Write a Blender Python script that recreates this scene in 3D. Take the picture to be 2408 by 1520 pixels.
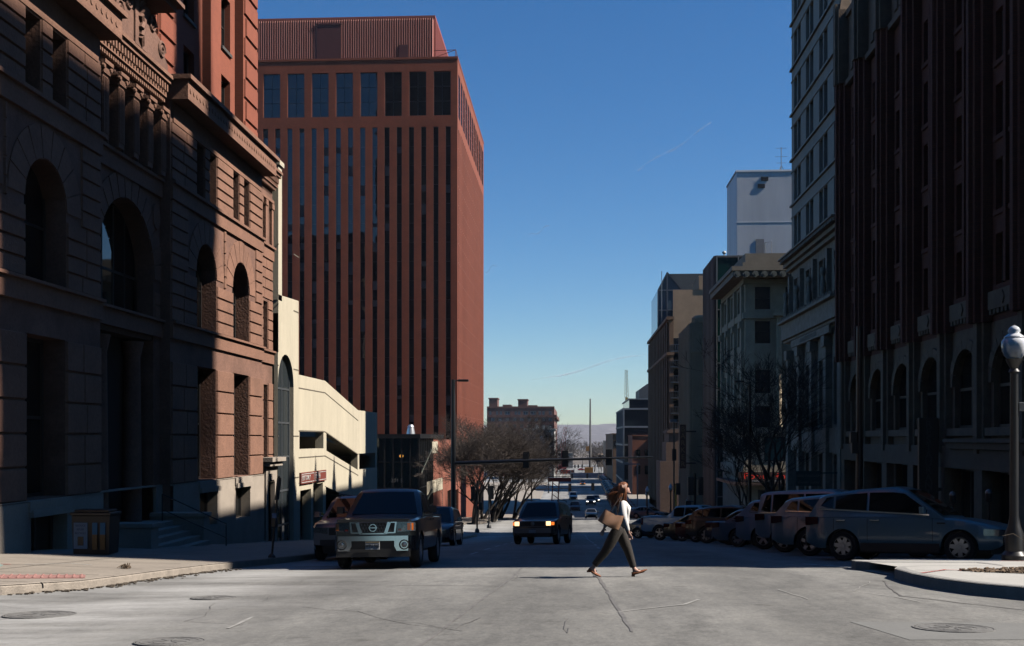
import bpy, bmesh, math, random
from mathutils import Vector, Matrix
for o in list(bpy.data.objects): bpy.data.objects.remove(o)
SC = bpy.context.scene
COL = SC.collection
R = math.radians
# ---------------- camera ----------------
FPX, HX, HY, CX, CY = 2660.0, 1348.0, 1032.0, 1204.0, 760.0     # in a 2408 px wide picture
YAW = math.atan((HX-CX)/FPX)
cd = bpy.data.cameras.new('camera'); cam = bpy.data.objects.new('camera', cd); COL.objects.link(cam)
cam.location = (0, 0, 0); cam.rotation_euler = (R(90), 0, YAW)
cd.sensor_width = 36; cd.lens = 36*FPX/2408; cd.shift_y = (HY-CY)/2408
cd.clip_start = .1; cd.clip_end = 30000
SC.camera = cam
# ---------------- world and sun ----------------
SUN_EL, SUN_AZ = 43.6, 95.5
w = bpy.data.worlds.new('World'); SC.world = w; w.use_nodes = True
nt = w.node_tree; bg = nt.nodes['Background']
sky = nt.nodes.new('ShaderNodeTexSky'); sky.sky_type = 'NISHITA'; sky.sun_disc = False
sky.sun_elevation = R(SUN_EL); sky.sun_rotation = R(SUN_AZ); sky.altitude = 300
sky.air_density = 1.0; sky.dust_density = .08; sky.ozone_density = 2.2
hs_ = nt.nodes.new('ShaderNodeHueSaturation'); hs_.inputs['Hue'].default_value = .5; hs_.inputs['Saturation'].default_value = 1.32
nt.links.new(sky.outputs[0], hs_.inputs['Color']); tn_ = nt.nodes.new('ShaderNodeVectorMath'); tn_.operation = 'MULTIPLY'; tn_.inputs[1].default_value = (.76, .92, 1.06); nt.links.new(hs_.outputs[0], tn_.inputs[0])
nt.links.new(tn_.outputs[0], bg.inputs[0]); bg.inputs[1].default_value = .056
sl = bpy.data.lights.new('sun', 'SUN'); sl.energy = 5.0; sl.angle = R(.5); sl.color = (1, .93, .84)
so = bpy.data.objects.new('sun', sl); COL.objects.link(so)
_d = Vector((math.sin(R(SUN_AZ))*math.cos(R(SUN_EL)), math.cos(R(SUN_AZ))*math.cos(R(SUN_EL)), math.sin(R(SUN_EL))))
so.rotation_euler = _d.to_track_quat('Z', 'Y').to_euler(); so.location = (60, -20, 80)
SC.view_settings.view_transform = 'Standard'; SC.view_settings.look = 'None'
SC.view_settings.exposure = .9; SC.view_settings.gamma = 1
SC.render.engine = 'CYCLES'
SC.cycles.max_bounces = 5; SC.cycles.diffuse_bounces = 0; SC.cycles.volume_bounces = 0

# ---------------- where a sight line meets a plane ----------------
def ray(px, py):
    x = (px-CX)/FPX; c, s = math.cos(YAW), math.sin(YAW)
    return (x*c-s, x*s+c, (HY-py)/FPX)
def onX(px, X, py=HY):
    d = ray(px, py); t = X/d[0]; return t*d[1], t*d[2]          # Y, Z
def onY(px, Y, py=HY):
    d = ray(px, py); t = Y/d[1]; return t*d[0], t*d[2]          # X, Z
def lerp(a, b, t): return a+(b-a)*t
def interp(tab, x):
    if x <= tab[0][0]: return tab[0][1]
    for (a, b), (c, d) in zip(tab, tab[1:]):
        if x <= c: return b+(d-b)*(x-a)/(c-a)
    return tab[-1][1]
GP = [(-200, 3), (-30, -1.05), (0, -1.6), (10, -1.92), (16, -2.22), (20, -2.44), (24, -2.70), (30, -3.12), (40, -3.85), (48, -4.45), (70, -6.2), (88, -7.45), (99, -7.66), (112, -7.95), (150, -10.55), (184, -12.9), (215, -13.6), (256, -13.95), (320, -14.6), (380, -15.2), (480, -17.0), (665, -19.2), (900, -20.6), (1400, -21.5), (9000, -22)]
def g(Y): return interp(GP, Y)
def drift(Y): return 0 if Y < 110 else .0095*(Y-110)
def gx(X, Y):
    x = X-drift(Y)
    return g(Y)+interp([(-13, .0), (-7.4, -.16), (2, 0), (8, .03), (11, .05)], x)*max(.3, min(1, 1-(Y-60)/200))

# ---------------- materials ----------------
MATS = {}
AF = .58
def M(name, col, rough=.8, var=.12, scale=2.0, bump=0.0, bscale=20, metal=0.0, spec=.5, coat=0.0, emit=None, es=0, stretch=None, trans=0, fine=0.0):
    if name in MATS: return MATS[name]
    col = tuple(c*(AF if metal < .7 and not es else 1) for c in col)
    m = bpy.data.materials.new(name); m.use_nodes = True; MATS[name] = m
    n = m.node_tree.nodes; l = m.node_tree.links; p = n['Principled BSDF']
    p.inputs['Roughness'].default_value = rough; p.inputs['Metallic'].default_value = metal
    p.inputs['Specular IOR Level'].default_value = spec
    if coat: p.inputs['Coat Weight'].default_value = coat; p.inputs['Coat Roughness'].default_value = .04
    if trans: p.inputs['Transmission Weight'].default_value = trans
    tc = n.new('ShaderNodeTexCoord'); src = tc.outputs['Object']
    if stretch:
        mp = n.new('ShaderNodeMapping'); mp.inputs['Scale'].default_value = stretch; l.new(src, mp.inputs[0]); src = mp.outputs[0]
    if var:
        nz = n.new('ShaderNodeTexNoise'); nz.inputs['Scale'].default_value = scale; nz.inputs['Detail'].default_value = 6; nz.inputs['Roughness'].default_value = .65
        l.new(src, nz.inputs['Vector'])
        cr = n.new('ShaderNodeValToRGB'); cr.color_ramp.elements[0].position = .3; cr.color_ramp.elements[1].position = .7
        cr.color_ramp.elements[0].color = [c*(1-var) for c in col]+[1]; cr.color_ramp.elements[1].color = [min(1, c*(1+var)) for c in col]+[1]
        l.new(nz.outputs[0], cr.inputs[0]); out = cr.outputs[0]
        if fine:
            n2 = n.new('ShaderNodeTexNoise'); n2.inputs['Scale'].default_value = scale*14; n2.inputs['Detail'].default_value = 4
            l.new(src, n2.inputs['Vector'])
            mr = n.new('ShaderNodeMapRange'); mr.inputs[1].default_value = .3; mr.inputs[2].default_value = .7; mr.inputs[3].default_value = 1-fine; mr.inputs[4].default_value = 1+fine
            l.new(n2.outputs[0], mr.inputs[0])
            mx = n.new('ShaderNodeVectorMath'); mx.operation = 'SCALE'; l.new(out, mx.inputs[0]); l.new(mr.outputs[0], mx.inputs['Scale']); out = mx.outputs[0]
        l.new(out, p.inputs['Base Color'])
    else: p.inputs['Base Color'].default_value = list(col)+[1]
    if bump:
        nb = n.new('ShaderNodeTexNoise'); nb.inputs['Scale'].default_value = bscale; nb.inputs['Detail'].default_value = 5
        l.new(src, nb.inputs['Vector'])
        b = n.new('ShaderNodeBump'); b.inputs['Strength'].default_value = min(1, bump); b.inputs['Distance'].default_value = .02*max(1, bump)
        l.new(nb.outputs[0], b.inputs['Height']); l.new(b.outputs[0], p.inputs['Normal'])
    if emit: p.inputs['Emission Color'].default_value = list(emit)+[1]; p.inputs['Emission Strength'].default_value = es
    return m
def BR(name, c1, c2, mort, bw=.24, bh=.08, ms=.012, rough=.9, var=.18, bump=.4):
    if name in MATS: return MATS[name]
    c1, c2, mort = [tuple(x*AF for x in c) for c in (c1, c2, mort)]
    m = M(name, c1, rough, 0)
    n = m.node_tree.nodes; l = m.node_tree.links; p = n['Principled BSDF']
    tc = n.new('ShaderNodeTexCoord'); sx = n.new('ShaderNodeSeparateXYZ'); cx = n.new('ShaderNodeCombineXYZ'); ad = n.new('ShaderNodeMath')
    l.new(tc.outputs['Object'], sx.inputs[0]); l.new(sx.outputs[0], ad.inputs[0]); l.new(sx.outputs[1], ad.inputs[1])
    l.new(ad.outputs[0], cx.inputs[0]); l.new(sx.outputs[2], cx.inputs[1])
    b = n.new('ShaderNodeTexBrick'); l.new(cx.outputs[0], b.inputs['Vector'])
    b.inputs['Color1'].default_value = list(c1)+[1]; b.inputs['Color2'].default_value = list(c2)+[1]; b.inputs['Mortar'].default_value = list(mort)+[1]
    b.inputs['Scale'].default_value = 1; b.inputs['Mortar Size'].default_value = ms; b.inputs['Brick Width'].default_value = bw; b.inputs['Row Height'].default_value = bh
    nz = n.new('ShaderNodeTexNoise'); nz.inputs['Scale'].default_value = .35; nz.inputs['Detail'].default_value = 7; nz.inputs['Roughness'].default_value = .7
    l.new(tc.outputs['Object'], nz.inputs['Vector'])
    mr = n.new('ShaderNodeMapRange'); mr.inputs[1].default_value = .3; mr.inputs[2].default_value = .7; mr.inputs[3].default_value = 1-var; mr.inputs[4].default_value = 1+var
    l.new(nz.outputs[0], mr.inputs[0])
    mx = n.new('ShaderNodeVectorMath'); mx.operation = 'SCALE'; l.new(b.outputs[0], mx.inputs[0]); l.new(mr.outputs[0], mx.inputs['Scale'])
    l.new(mx.outputs[0], p.inputs['Base Color'])
    if bump:
        bu = n.new('ShaderNodeBump'); bu.inputs['Strength'].default_value = bump; bu.inputs['Distance'].default_value = .01; bu.invert = True
        l.new(b.outputs['Fac'], bu.inputs['Height']); l.new(bu.outputs[0], p.inputs['Normal'])
    return m
def GL(name, col=(.012, .014, .016), rough=.03, ior=1.6, wob=.0):
    if name in MATS: return MATS[name]
    m = M(name, col, rough, 0); n = m.node_tree.nodes; l = m.node_tree.links; p = n['Principled BSDF']
    p.inputs['IOR'].default_value = ior
    if wob:
        tc = n.new('ShaderNodeTexCoord'); nz = n.new('ShaderNodeTexNoise'); nz.inputs['Scale'].default_value = .5; nz.inputs['Detail'].default_value = 1
        l.new(tc.outputs['Object'], nz.inputs['Vector'])
        b = n.new('ShaderNodeBump'); b.inputs['Strength'].default_value = wob; b.inputs['Distance'].default_value = .05
        l.new(nz.outputs[0], b.inputs['Height']); l.new(b.outputs[0], p.inputs['Normal'])
    return m

# ---------------- mesh builder ----------------
ORG = {}
def org(o): return ORG.get(o.name, Vector((0, 0, 0))) if o else Vector((0, 0, 0))
class MB:
    def __init__(s): s.v = []; s.f = []
    def add(s, vs, fs):
        k = len(s.v); s.v += [tuple(p) for p in vs]; s.f += [tuple(i+k for i in q) for q in fs]; return s
    def hexa(s, p):
        return s.add(p, [(0, 3, 2, 1), (4, 5, 6, 7), (0, 1, 5, 4), (1, 2, 6, 5), (2, 3, 7, 6), (3, 0, 4, 7)])
    def box(s, x0, x1, y0, y1, z0, z1):
        return s.hexa([(x0, y0, z0), (x1, y0, z0), (x1, y1, z0), (x0, y1, z0), (x0, y0, z1), (x1, y0, z1), (x1, y1, z1), (x0, y1, z1)])
    def fb(s, F, u0, u1, v0, v1, n0, n1, ch=0):
        c = ch
        return s.hexa([F(u0, v0, n0), F(u1, v0, n0), F(u1-c, v0+c, n1), F(u0+c, v0+c, n1), F(u0, v1, n0), F(u1, v1, n0), F(u1-c, v1-c, n1), F(u0+c, v1-c, n1)])
    def tube(s, pts, rad, n=6, cap=True):
        pts = [Vector(p) for p in pts]; rings = []
        if not isinstance(rad, (list, tuple)): rad = [rad]*len(pts)
        a = None
        for i, p in enumerate(pts):
            d = (pts[min(i+1, len(pts)-1)]-pts[max(i-1, 0)]).normalized()
            if a is None: a = d.orthogonal().normalized()
            a = (a-d*a.dot(d)); a = a.normalized() if a.length > 1e-5 else d.orthogonal().normalized()
            b = d.cross(a)
            rings.append([p+(a*math.cos(2*math.pi*k/n)+b*math.sin(2*math.pi*k/n))*rad[i] for k in range(n)])
        vs = [q for r_ in rings for q in r_]; fs = []
        for i in range(len(pts)-1):
            for k in range(n): fs.append((i*n+k, i*n+(k+1) % n, (i+1)*n+(k+1) % n, (i+1)*n+k))
        if cap: fs += [tuple(range(n))[::-1], tuple((len(pts)-1)*n+k for k in range(n))]
        return s.add(vs, fs)
    def lathe(s, c, prof, n=16, axis='z', closed=True):
        vs = []; fs = []
        for r_, z in prof:
            for k in range(n):
                a = 2*math.pi*k/n; x, y = r_*math.cos(a), r_*math.sin(a)
                q = (x, y, z) if axis == 'z' else ((x, z, y) if axis == 'y' else (z, x, y))
                vs.append((c[0]+q[0], c[1]+q[1], c[2]+q[2]))
        for i in range(len(prof)-1):
            for k in range(n): fs.append((i*n+k, i*n+(k+1) % n, (i+1)*n+(k+1) % n, (i+1)*n+k))
        if closed: fs += [tuple(range(n))[::-1], tuple((len(prof)-1)*n+k for k in range(n))]
        return s.add(vs, fs)
    def prism(s, P, a, b):          # P: list of 2D, a,b: functions mapping 2D -> 3D for both ends
        n = len(P); vs = [a(*p) for p in P]+[b(*p) for p in P]
        fs = [tuple(range(n))[::-1], tuple(range(n, 2*n))]+[(k, (k+1) % n, n+(k+1) % n, n+k) for k in range(n)]
        return s.add(vs, fs)
    def grid(s, fn, nu, nv):
        vs = [fn(i/nu, j/nv) for j in range(nv+1) for i in range(nu+1)]
        return s.add(vs, [(j*(nu+1)+i, j*(nu+1)+i+1, (j+1)*(nu+1)+i+1, (j+1)*(nu+1)+i) for j in range(nv) for i in range(nu)])
    def build(s, name, mat, parent=None, smooth=False, local=False, bevel=0, recalc=True, loc=None, auto=None):
        me = bpy.data.meshes.new(name)
        o_ = org(parent) if (parent and not local) else Vector((0, 0, 0))
        if loc is not None: o_ = Vector(loc)
        me.from_pydata([(a-o_.x, b-o_.y, c-o_.z) for a, b, c in s.v], [], s.f)
        if recalc:
            bm = bmesh.new(); bm.from_mesh(me); bmesh.ops.recalc_face_normals(bm, faces=bm.faces); bm.to_mesh(me); bm.free()
        me.materials.append(mat)
        if smooth: me.shade_smooth()
        if auto:
            me.shade_smooth(); me.set_sharp_from_angle(angle=R(auto))
        o = bpy.data.objects.new(name, me); COL.objects.link(o)
        if loc is not None and not parent: o.location = loc; ORG[o.name] = Vector(loc)
        if parent:
            o.parent = parent
            if not local: ORG[o.name] = org(parent)
        if bevel:
            b = o.modifiers.new('b', 'BEVEL'); b.width = bevel; b.segments = 2; b.limit_method = 'ANGLE'
        return o
def thing(name, label, cat, loc=(0, 0, 0), group=None):
    o = bpy.data.objects.new(name, None); COL.objects.link(o); o.location = loc; ORG[o.name] = Vector(loc)
    o.empty_display_size = .3
    return tag(o, label, cat, group)
def tag(o, label, cat, group=None):
    o['label'] = label; o['category'] = cat
    if group: o['group'] = group
    return o
def struct(o): o['kind'] = 'structure'; return o
def dup(r, loc=None, rot=None, label=None):
    c = r.copy(); COL.objects.link(c)
    for ch in r.children:
        d = ch.copy(); COL.objects.link(d); d.parent = c
        for e in ch.children:
            f = e.copy(); COL.objects.link(f); f.parent = d
    if loc is not None: c.location = loc
    if rot is not None: c.rotation_euler = rot
    if label: c['label'] = label
    return c
def FX(x, s): return lambda u, v, n: (x+s*n, u, v)      # wall running along the street
def FY(y, s=-1): return lambda u, v, n: (u, y+s*n, v)   # wall across the street
def wall(mb, F, u0, u1, v0, v1, holes, depth, face=True):
    us = sorted(set([u0, u1]+[h[0] for h in holes]+[h[1] for h in holes])); vs = sorted(set([v0, v1]+[h[2] for h in holes]+[h[3] for h in holes]))
    us = [u for u in us if u0 <= u <= u1]; vs = [v for v in vs if v0 <= v <= v1]
    for i in range(len(us)-1):
        j = 0
        while j < len(vs)-1:
            um = (us[i]+us[i+1])/2
            def inh(j):
                vm = (vs[j]+vs[j+1])/2
                return any(h[0] < um < h[1] and h[2] < vm < h[3] for h in holes)
            if inh(j): j += 1; continue
            k = j
            while k+1 < len(vs)-1 and not inh(k+1): k += 1
            mb.add([F(us[i], vs[j], 0), F(us[i+1], vs[j], 0), F(us[i+1], vs[k+1], 0), F(us[i], vs[k+1], 0)], [(0, 1, 2, 3)])
            j = k+1
    for a, b, c, d in [h[:4] for h in holes]:
        mb.add([F(a, c, 0), F(b, c, 0), F(b, d, 0), F(a, d, 0), F(a, c, -depth), F(b, c, -depth), F(b, d, -depth), F(a, d, -depth)], [(0, 1, 5, 4), (1, 2, 6, 5), (2, 3, 7, 6), (3, 0, 4, 7)])
def archfill(mb, F, a, b, top, depth, n=10):     # spandrels of a round-headed opening whose box hole ends at top
    r_ = (b-a)/2; c = (a+b)/2; sp = top-r_
    arc = [(c+r_*math.cos(math.pi*k/n), sp+r_*math.sin(math.pi*k/n)) for k in range(n+1)]
    for i in range(n):
        p, q = arc[i], arc[i+1]
        mb.add([F(p[0], p[1], .001), F(p[0], top, .001), F(q[0], top, .001), F(q[0], q[1], .001)], [(0, 1, 2, 3)])
        mb.add([F(p[0], p[1], 0), F(q[0], q[1], 0), F(q[0], q[1], -depth+.01), F(p[0], p[1], -depth+.01)], [(0, 1, 2, 3)])
def voussoirs(mb, F, a, b, top, w_, n0, n1, n=9):
    r_ = (b-a)/2; c = (a+b)/2; sp = top-r_
    for k in range(n):
        t0 = math.pi*k/n+.012; t1 = math.pi*(k+1)/n-.012; P = []
        for t in (t0, (t0+t1)/2, t1): P.append((c+(r_+.01)*math.cos(t), sp+(r_+.01)*math.sin(t)))
        for t in (t1, (t0+t1)/2, t0): P.append((c+(r_+w_)*math.cos(t), sp+(r_+w_)*math.sin(t)))
        mb.prism(P, lambda u, v: F(u, v, n0), lambda u, v: F(u, v, n1))
def courses(mb, F, u0, u1, v0, v1, h, n0, n1, holes=(), ch=.03, bl=1.4, seed=1):
    rnd = random.Random(seed); k = max(1, round((v1-v0)/h)); hh = (v1-v0)/k
    for i in range(k):
        a, b = v0+i*hh+.012, v0+(i+1)*hh-.012
        cut = sorted([(x[0], x[1]) for x in holes if x[2] < b-.02 and x[3] > a+.02]); cur = u0; segs = []
        for c, d in cut:
            if c > cur+.05: segs.append((cur, min(c, u1)))
            cur = max(cur, d)
        if cur < u1-.05: segs.append((cur, u1))
        for c, d in segs:
            m = max(1, round((d-c)/bl)); e = [c]+[c+(d-c)*(j+(rnd.random()-.5)*.3)/m for j in range(1, m)]+[d]
            for x, y in zip(e, e[1:]): mb.fb(F, x+.004, y-.004, a, b, n0, n1-rnd.random()*.008, ch)
def windows(F, holes, d, parent, gmat, fmat, mull=(1, 1), fw=.06, name='window', pane='pane'):
    for h in holes:
        a, b, c, e = h[:4]; m = MB(); t = fw
        m.fb(F, a, b, c, c+t, -d, -d+.07); m.fb(F, a, b, e-t, e, -d, -d+.07); m.fb(F, a, a+t, c+t, e-t, -d, -d+.07); m.fb(F, b-t, b, c+t, e-t, -d, -d+.07)
        for k in range(1, mull[0]): u = a+(b-a)*k/mull[0]; m.fb(F, u-t/2, u+t/2, c+t, e-t, -d+.002, -d+.055)
        for k in range(1, mull[1]): v = c+(e-c)*k/mull[1]; m.fb(F, a+t, b-t, v-t/2, v+t/2, -d+.004, -d+.05)
        o = m.build(name, fmat, parent)
        q = MB(); q.fb(F, a+.01, b-.01, c+.01, e-.01, -d-.03, -d+.02); q.build(pane, gmat, o)
def text(s, size, fn, mat, parent=None, name='lettering', depth=.01, font_sx=1.0, align='CENTER', shear=0):
    cu = bpy.data.curves.new('t', 'FONT'); cu.body = s; cu.size = size; cu.extrude = depth; cu.align_x = align; cu.align_y = 'CENTER'; cu.shear = shear
    cu.resolution_u = 2
    t = bpy.data.objects.new('t', cu); COL.objects.link(t); dg = bpy.context.evaluated_depsgraph_get()
    me = bpy.data.meshes.new_from_object(t.evaluated_get(dg)); bpy.data.objects.remove(t)
    o_ = org(parent)
    for v in me.vertices: v.co = Vector(fn(v.co.x*font_sx, v.co.y, v.co.z))-o_
    me.materials.clear(); me.materials.append(mat)
    o = bpy.data.objects.new(name, me); COL.objects.link(o)
    if parent: o.parent = parent; ORG[o.name] = o_
    return o
# ---------------- ground ----------------
def roadmat():
    m = M('worn_concrete_road', (.3, .3, .3), .85, 0)
    n = m.node_tree.nodes; l = m.node_tree.links; p = n['Principled BSDF']; tc = n.new('ShaderNodeTexCoord')
    def noise(scale, stretch=(1, 1, 1), det=6, ro=.65):
        mp = n.new('ShaderNodeMapping'); mp.inputs['Scale'].default_value = stretch; l.new(tc.outputs['Object'], mp.inputs[0])
        z = n.new('ShaderNodeTexNoise'); z.inputs['Scale'].default_value = scale; z.inputs['Detail'].default_value = det; z.inputs['Roughness'].default_value = ro; l.new(mp.outputs[0], z.inputs['Vector']); return z.outputs[0]
    def ramp(src, stops):
        c = n.new('ShaderNodeValToRGB'); l.new(src, c.inputs[0]); e = c.color_ramp.elements
        e[0].position, e[1].position = stops[0][0], stops[-1][0]; e[0].color = list(stops[0][1])+[1]; e[1].color = list(stops[-1][1])+[1]
        for q in stops[1:-1]: x = e.new(q[0]); x.color = list(q[1])+[1]
        return c.outputs[0]
    def mul(a, b):
        x = n.new('ShaderNodeMix'); x.data_type = 'RGBA'; x.blend_type = 'MULTIPLY'; x.inputs[0].default_value = 1; l.new(a, x.inputs[6]); l.new(b, x.inputs[7]); return x.outputs[2]
    base = ramp(noise(.16, (1, .5, 1)), [(.35, (.115, .113, .108)), (.5, (.165, .162, .154)), (.68, (.225, .22, .21))])
    streak = ramp(noise(.5, (3.0, .12, 1)), [(.3, (.84, .84, .84)), (.55, (1.01, 1.01, 1.0)), (.75, (1.08, 1.08, 1.07))])
    fine = ramp(noise(22, det=10, ro=.85), [(.32, (.62, .62, .62)), (.5, (1, 1, 1)), (.68, (1.32, 1.32, 1.3))])
    spots = ramp(noise(2.2, (1, 1, 1), 3, .5), [(.25, (.72, .71, .7)), (.36, (1, 1, 1)), (.8, (1.05, 1.05, 1.05))])
    pock = ramp(noise(5.5, (1, .7, 1), 5, .75), [(.30, (.70, .70, .69)), (.37, (1, 1, 1)), (.66, (1, 1, 1)), (.74, (1.25, 1.24, 1.2))])
    stain = ramp(noise(.9, (1.3, .5, 1), 10, .85), [(.38, (.74, .74, .74)), (.5, (1, 1, 1)), (.64, (1.2, 1.19, 1.17))])
    grain = ramp(noise(8, (1, .8, 1), 9, .9), [(.38, (.80, .80, .80)), (.5, (1, 1, 1)), (.62, (1.18, 1.17, 1.16))])
    out = mul(mul(mul(mul(mul(base, streak), fine), spots), stain), mul(pock, grain))
    sx = n.new('ShaderNodeSeparateXYZ'); l.new(tc.outputs['Object'], sx.inputs[0]); mr = n.new('ShaderNodeMapRange'); mr.inputs[1].default_value = -2.2; mr.inputs[2].default_value = -7.0; mr.inputs[3].default_value = 0; mr.inputs[4].default_value = 1; mr.interpolation_type = 'SMOOTHSTEP'; l.new(sx.outputs[0], mr.inputs[0])
    mask = n.new('ShaderNodeMath'); mask.operation = 'MULTIPLY'; l.new(mr.outputs[0], mask.inputs[0]); rr = n.new('ShaderNodeMapRange'); rr.inputs[1].default_value = .35; rr.inputs[2].default_value = .6; l.new(noise(.55, (.35, 1.6, 1), 7, .7), rr.inputs[0]); l.new(rr.outputs[0], mask.inputs[1])
    mx = n.new('ShaderNodeMix'); mx.data_type = 'RGBA'; l.new(mask.outputs[0], mx.inputs[0]); l.new(out, mx.inputs[6]); l.new(ramp(noise(9, det=6), [(.3, (.25, .247, .24)), (.7, (.33, .326, .316))]), mx.inputs[7]); out = mx.outputs[2]
    # darker worn wheel lanes along the street
    wv = n.new('ShaderNodeTexWave'); wv.inputs['Scale'].default_value = .085; wv.inputs['Distortion'].default_value = 1.2; wv.inputs['Detail'].default_value = 3; wv.inputs['Phase Offset'].default_value = 1.0; l.new(tc.outputs['Object'], wv.inputs[0])
    out = mul(out, ramp(wv.outputs[1], [(.2, (.84, .84, .84)), (.8, (1.06, 1.06, 1.06))]))
    # pale dusty apron toward the left of the crossing, darker wheel lanes
    l.new(out, p.inputs['Base Color'])
    b = n.new('ShaderNodeBump'); b.inputs['Strength'].default_value = .5; b.inputs['Distance'].default_value = .012; l.new(noise(45, det=6, ro=.7), b.inputs['Height']); l.new(b.outputs[0], p.inputs['Normal'])
    return m
ROAD = roadmat()
SIDE = M('sidewalk_concrete', (.40, .345, .285), .85, .14, 1.1, .4, 40, fine=.10)
SIDE2 = M('pale_new_concrete', (.62, .60, .56), .85, .08, 1.2, .3, 40, fine=.06)
KERB = M('kerb_stone', (.42, .36, .30), .85, .22, 3, .5, 30, fine=.15)
EARTH = M('far_ground', (.16, .13, .10), .95, .25, .01)
xs = [-60, -45, -30, -20, -13, -10, -7.4, -5, -2, 2, 5, 8, 11, 14, 18, 25, 40, 60]
ys = [-80+i*4 for i in range(20)]+[i*1.0 for i in range(0, 60)]+[60+i*4 for i in range(90)]+[420+i*20 for i in range(25)]
def sheet(name, xs, ys, fz, mat):
    m = MB(); nx = len(xs)
    m.v = [(x+drift(y), y, fz(x+drift(y), y)) for y in ys for x in xs]
    m.f = [(j*nx+i, j*nx+i+1, (j+1)*nx+i+1, (j+1)*nx+i) for j in range(len(ys)-1) for i in range(nx-1)]
    return struct(m.build(name, mat, smooth=True, recalc=False))
sheet('road', xs, ys, gx, ROAD)
sheet('ground', [-6000, -2500, -900, -300, -100, -40, 0, 40, 100, 300, 900, 2500, 6000], [-400, -200, -80, -30, 0, 20, 40, 70, 100, 150, 200, 300, 420, 600, 900, 1400, 2500, 4000, 9000], lambda x, y: g(y)-.6-(0 if abs(x) < 100 else .5), EARTH)
def slab(name, outline, mat, h=.15, kerbw=.16, kmat=KERB, off=0):
    # raised pavement: triangulated top following the ground, kerb ring around it
    def dens(P):
        o = []
        for a, b in zip(P, P[1:]+P[:1]):
            L_ = math.hypot(b[0]-a[0], b[1]-a[1]); k = max(1, int(L_/2.0)); o += [(lerp(a[0], b[0], i/k), lerp(a[1], b[1], i/k)) for i in range(k)]
        return o
    P = dens(outline); bm = bmesh.new(); vs = [bm.verts.new((x, y, 0)) for x, y in P]; f = bm.faces.new(vs)
    bmesh.ops.triangulate(bm, faces=[f])
    y = min(p[1] for p in P)+2; ym = max(p[1] for p in P)
    while y < ym:
        bmesh.ops.bisect_plane(bm, geom=bm.verts[:]+bm.edges[:]+bm.faces[:], plane_co=(0, y, 0), plane_no=(0, 1, 0)); y += 4
    for v in bm.verts: v.co.z = gx(v.co.x, v.co.y)+h+off
    bmesh.ops.recalc_face_normals(bm, faces=bm.faces)
    if sum(f.normal.z for f in bm.faces) < 0: bmesh.ops.reverse_faces(bm, faces=bm.faces)
    me = bpy.data.meshes.new(name); bm.to_mesh(me); bm.free(); me.materials.append(mat)
    o = bpy.data.objects.new(name, me); COL.objects.link(o); struct(o)
    k = MB(); n = len(P)
    A = sum(P[i][0]*P[(i+1) % n][1]-P[(i+1) % n][0]*P[i][1] for i in range(n)); s = 1 if A > 0 else -1
    def inn(i, d):
        a, b, c = Vector(P[i-1]), Vector(P[i]), Vector(P[(i+1) % n]); t = ((b-a).normalized()+(c-b).normalized())
        t = t.normalized() if t.length > 1e-4 else (c-b).normalized()
        return b+Vector((-t.y, t.x))*s*d
    rows = []
    for i in range(n):
        z = gx(*P[i]); q0, q1, q2 = Vector(P[i]), inn(i, .025), inn(i, kerbw)
        rows.append([(q0.x, q0.y, z-.2), (q0.x, q0.y, z+h-.03), (q1.x, q1.y, z+h+.006), (q2.x, q2.y, z+h+.006), (q2.x, q2.y, z+h-.1)])
    k.v = [p for r_ in rows for p in r_]
    k.f = [(i*5+j, ((i+1) % n)*5+j, ((i+1) % n)*5+j+1, i*5+j+1) for i in range(n) for j in range(4)]
    struct(k.build(name.replace('sidewalk', 'kerb') if 'sidewalk' in name else 'kerb', kmat))
    return o
left = [(-7.3, 86), (-7.2, 40), (-7.25, 30), (-7.8, 23.4), (-7.95, 19.5), (-8.1, 18.2), (-8.7, 16.8), (-9.8, 15.8), (-12, 15.2), (-60, 15.2), (-60, 86)]
slab('sidewalk', left, SIDE)
slab('sidewalk', [(11.6, 26.0), (11.6, 86), (60, 86), (60, 26.0)], SIDE)
# corner bulb on the right with a dropped ramp between its two noses
bulb = [(60, 25.98), (12.5, 25.9), (12.2, 24.0), (9.0, 23.9), (6.1, 23.6), (5.65, 23.35), (5.6, 22.8), (5.75, 22.35), (6.2, 22.2), (7.7, 22.1), (7.75, 20.95), (6.3, 20.9), (5.8, 20.6), (5.55, 19.9), (5.45, 18.5), (5.5, 17.4), (5.75, 16.3), (6.3, 15.3), (8.0, 14.4), (60, 14.2)]
slab('sidewalk_corner', bulb, SIDE2, h=.17, kerbw=.2, kmat=M('kerb_new', (.42, .41, .39), .85, .12, 3, .4, 30, fine=.1))
slab('sidewalk', [(-60, 101), (-60, 400), (-9, 400), (-7.5, 250), (-7.2, 112), (-8.5, 104), (-11, 101)], SIDE)
slab('sidewalk', [(60, 106), (15, 106), (12.5, 109), (11.8, 116), (12.5, 250), (17, 400), (60, 400)], SIDE)
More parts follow.
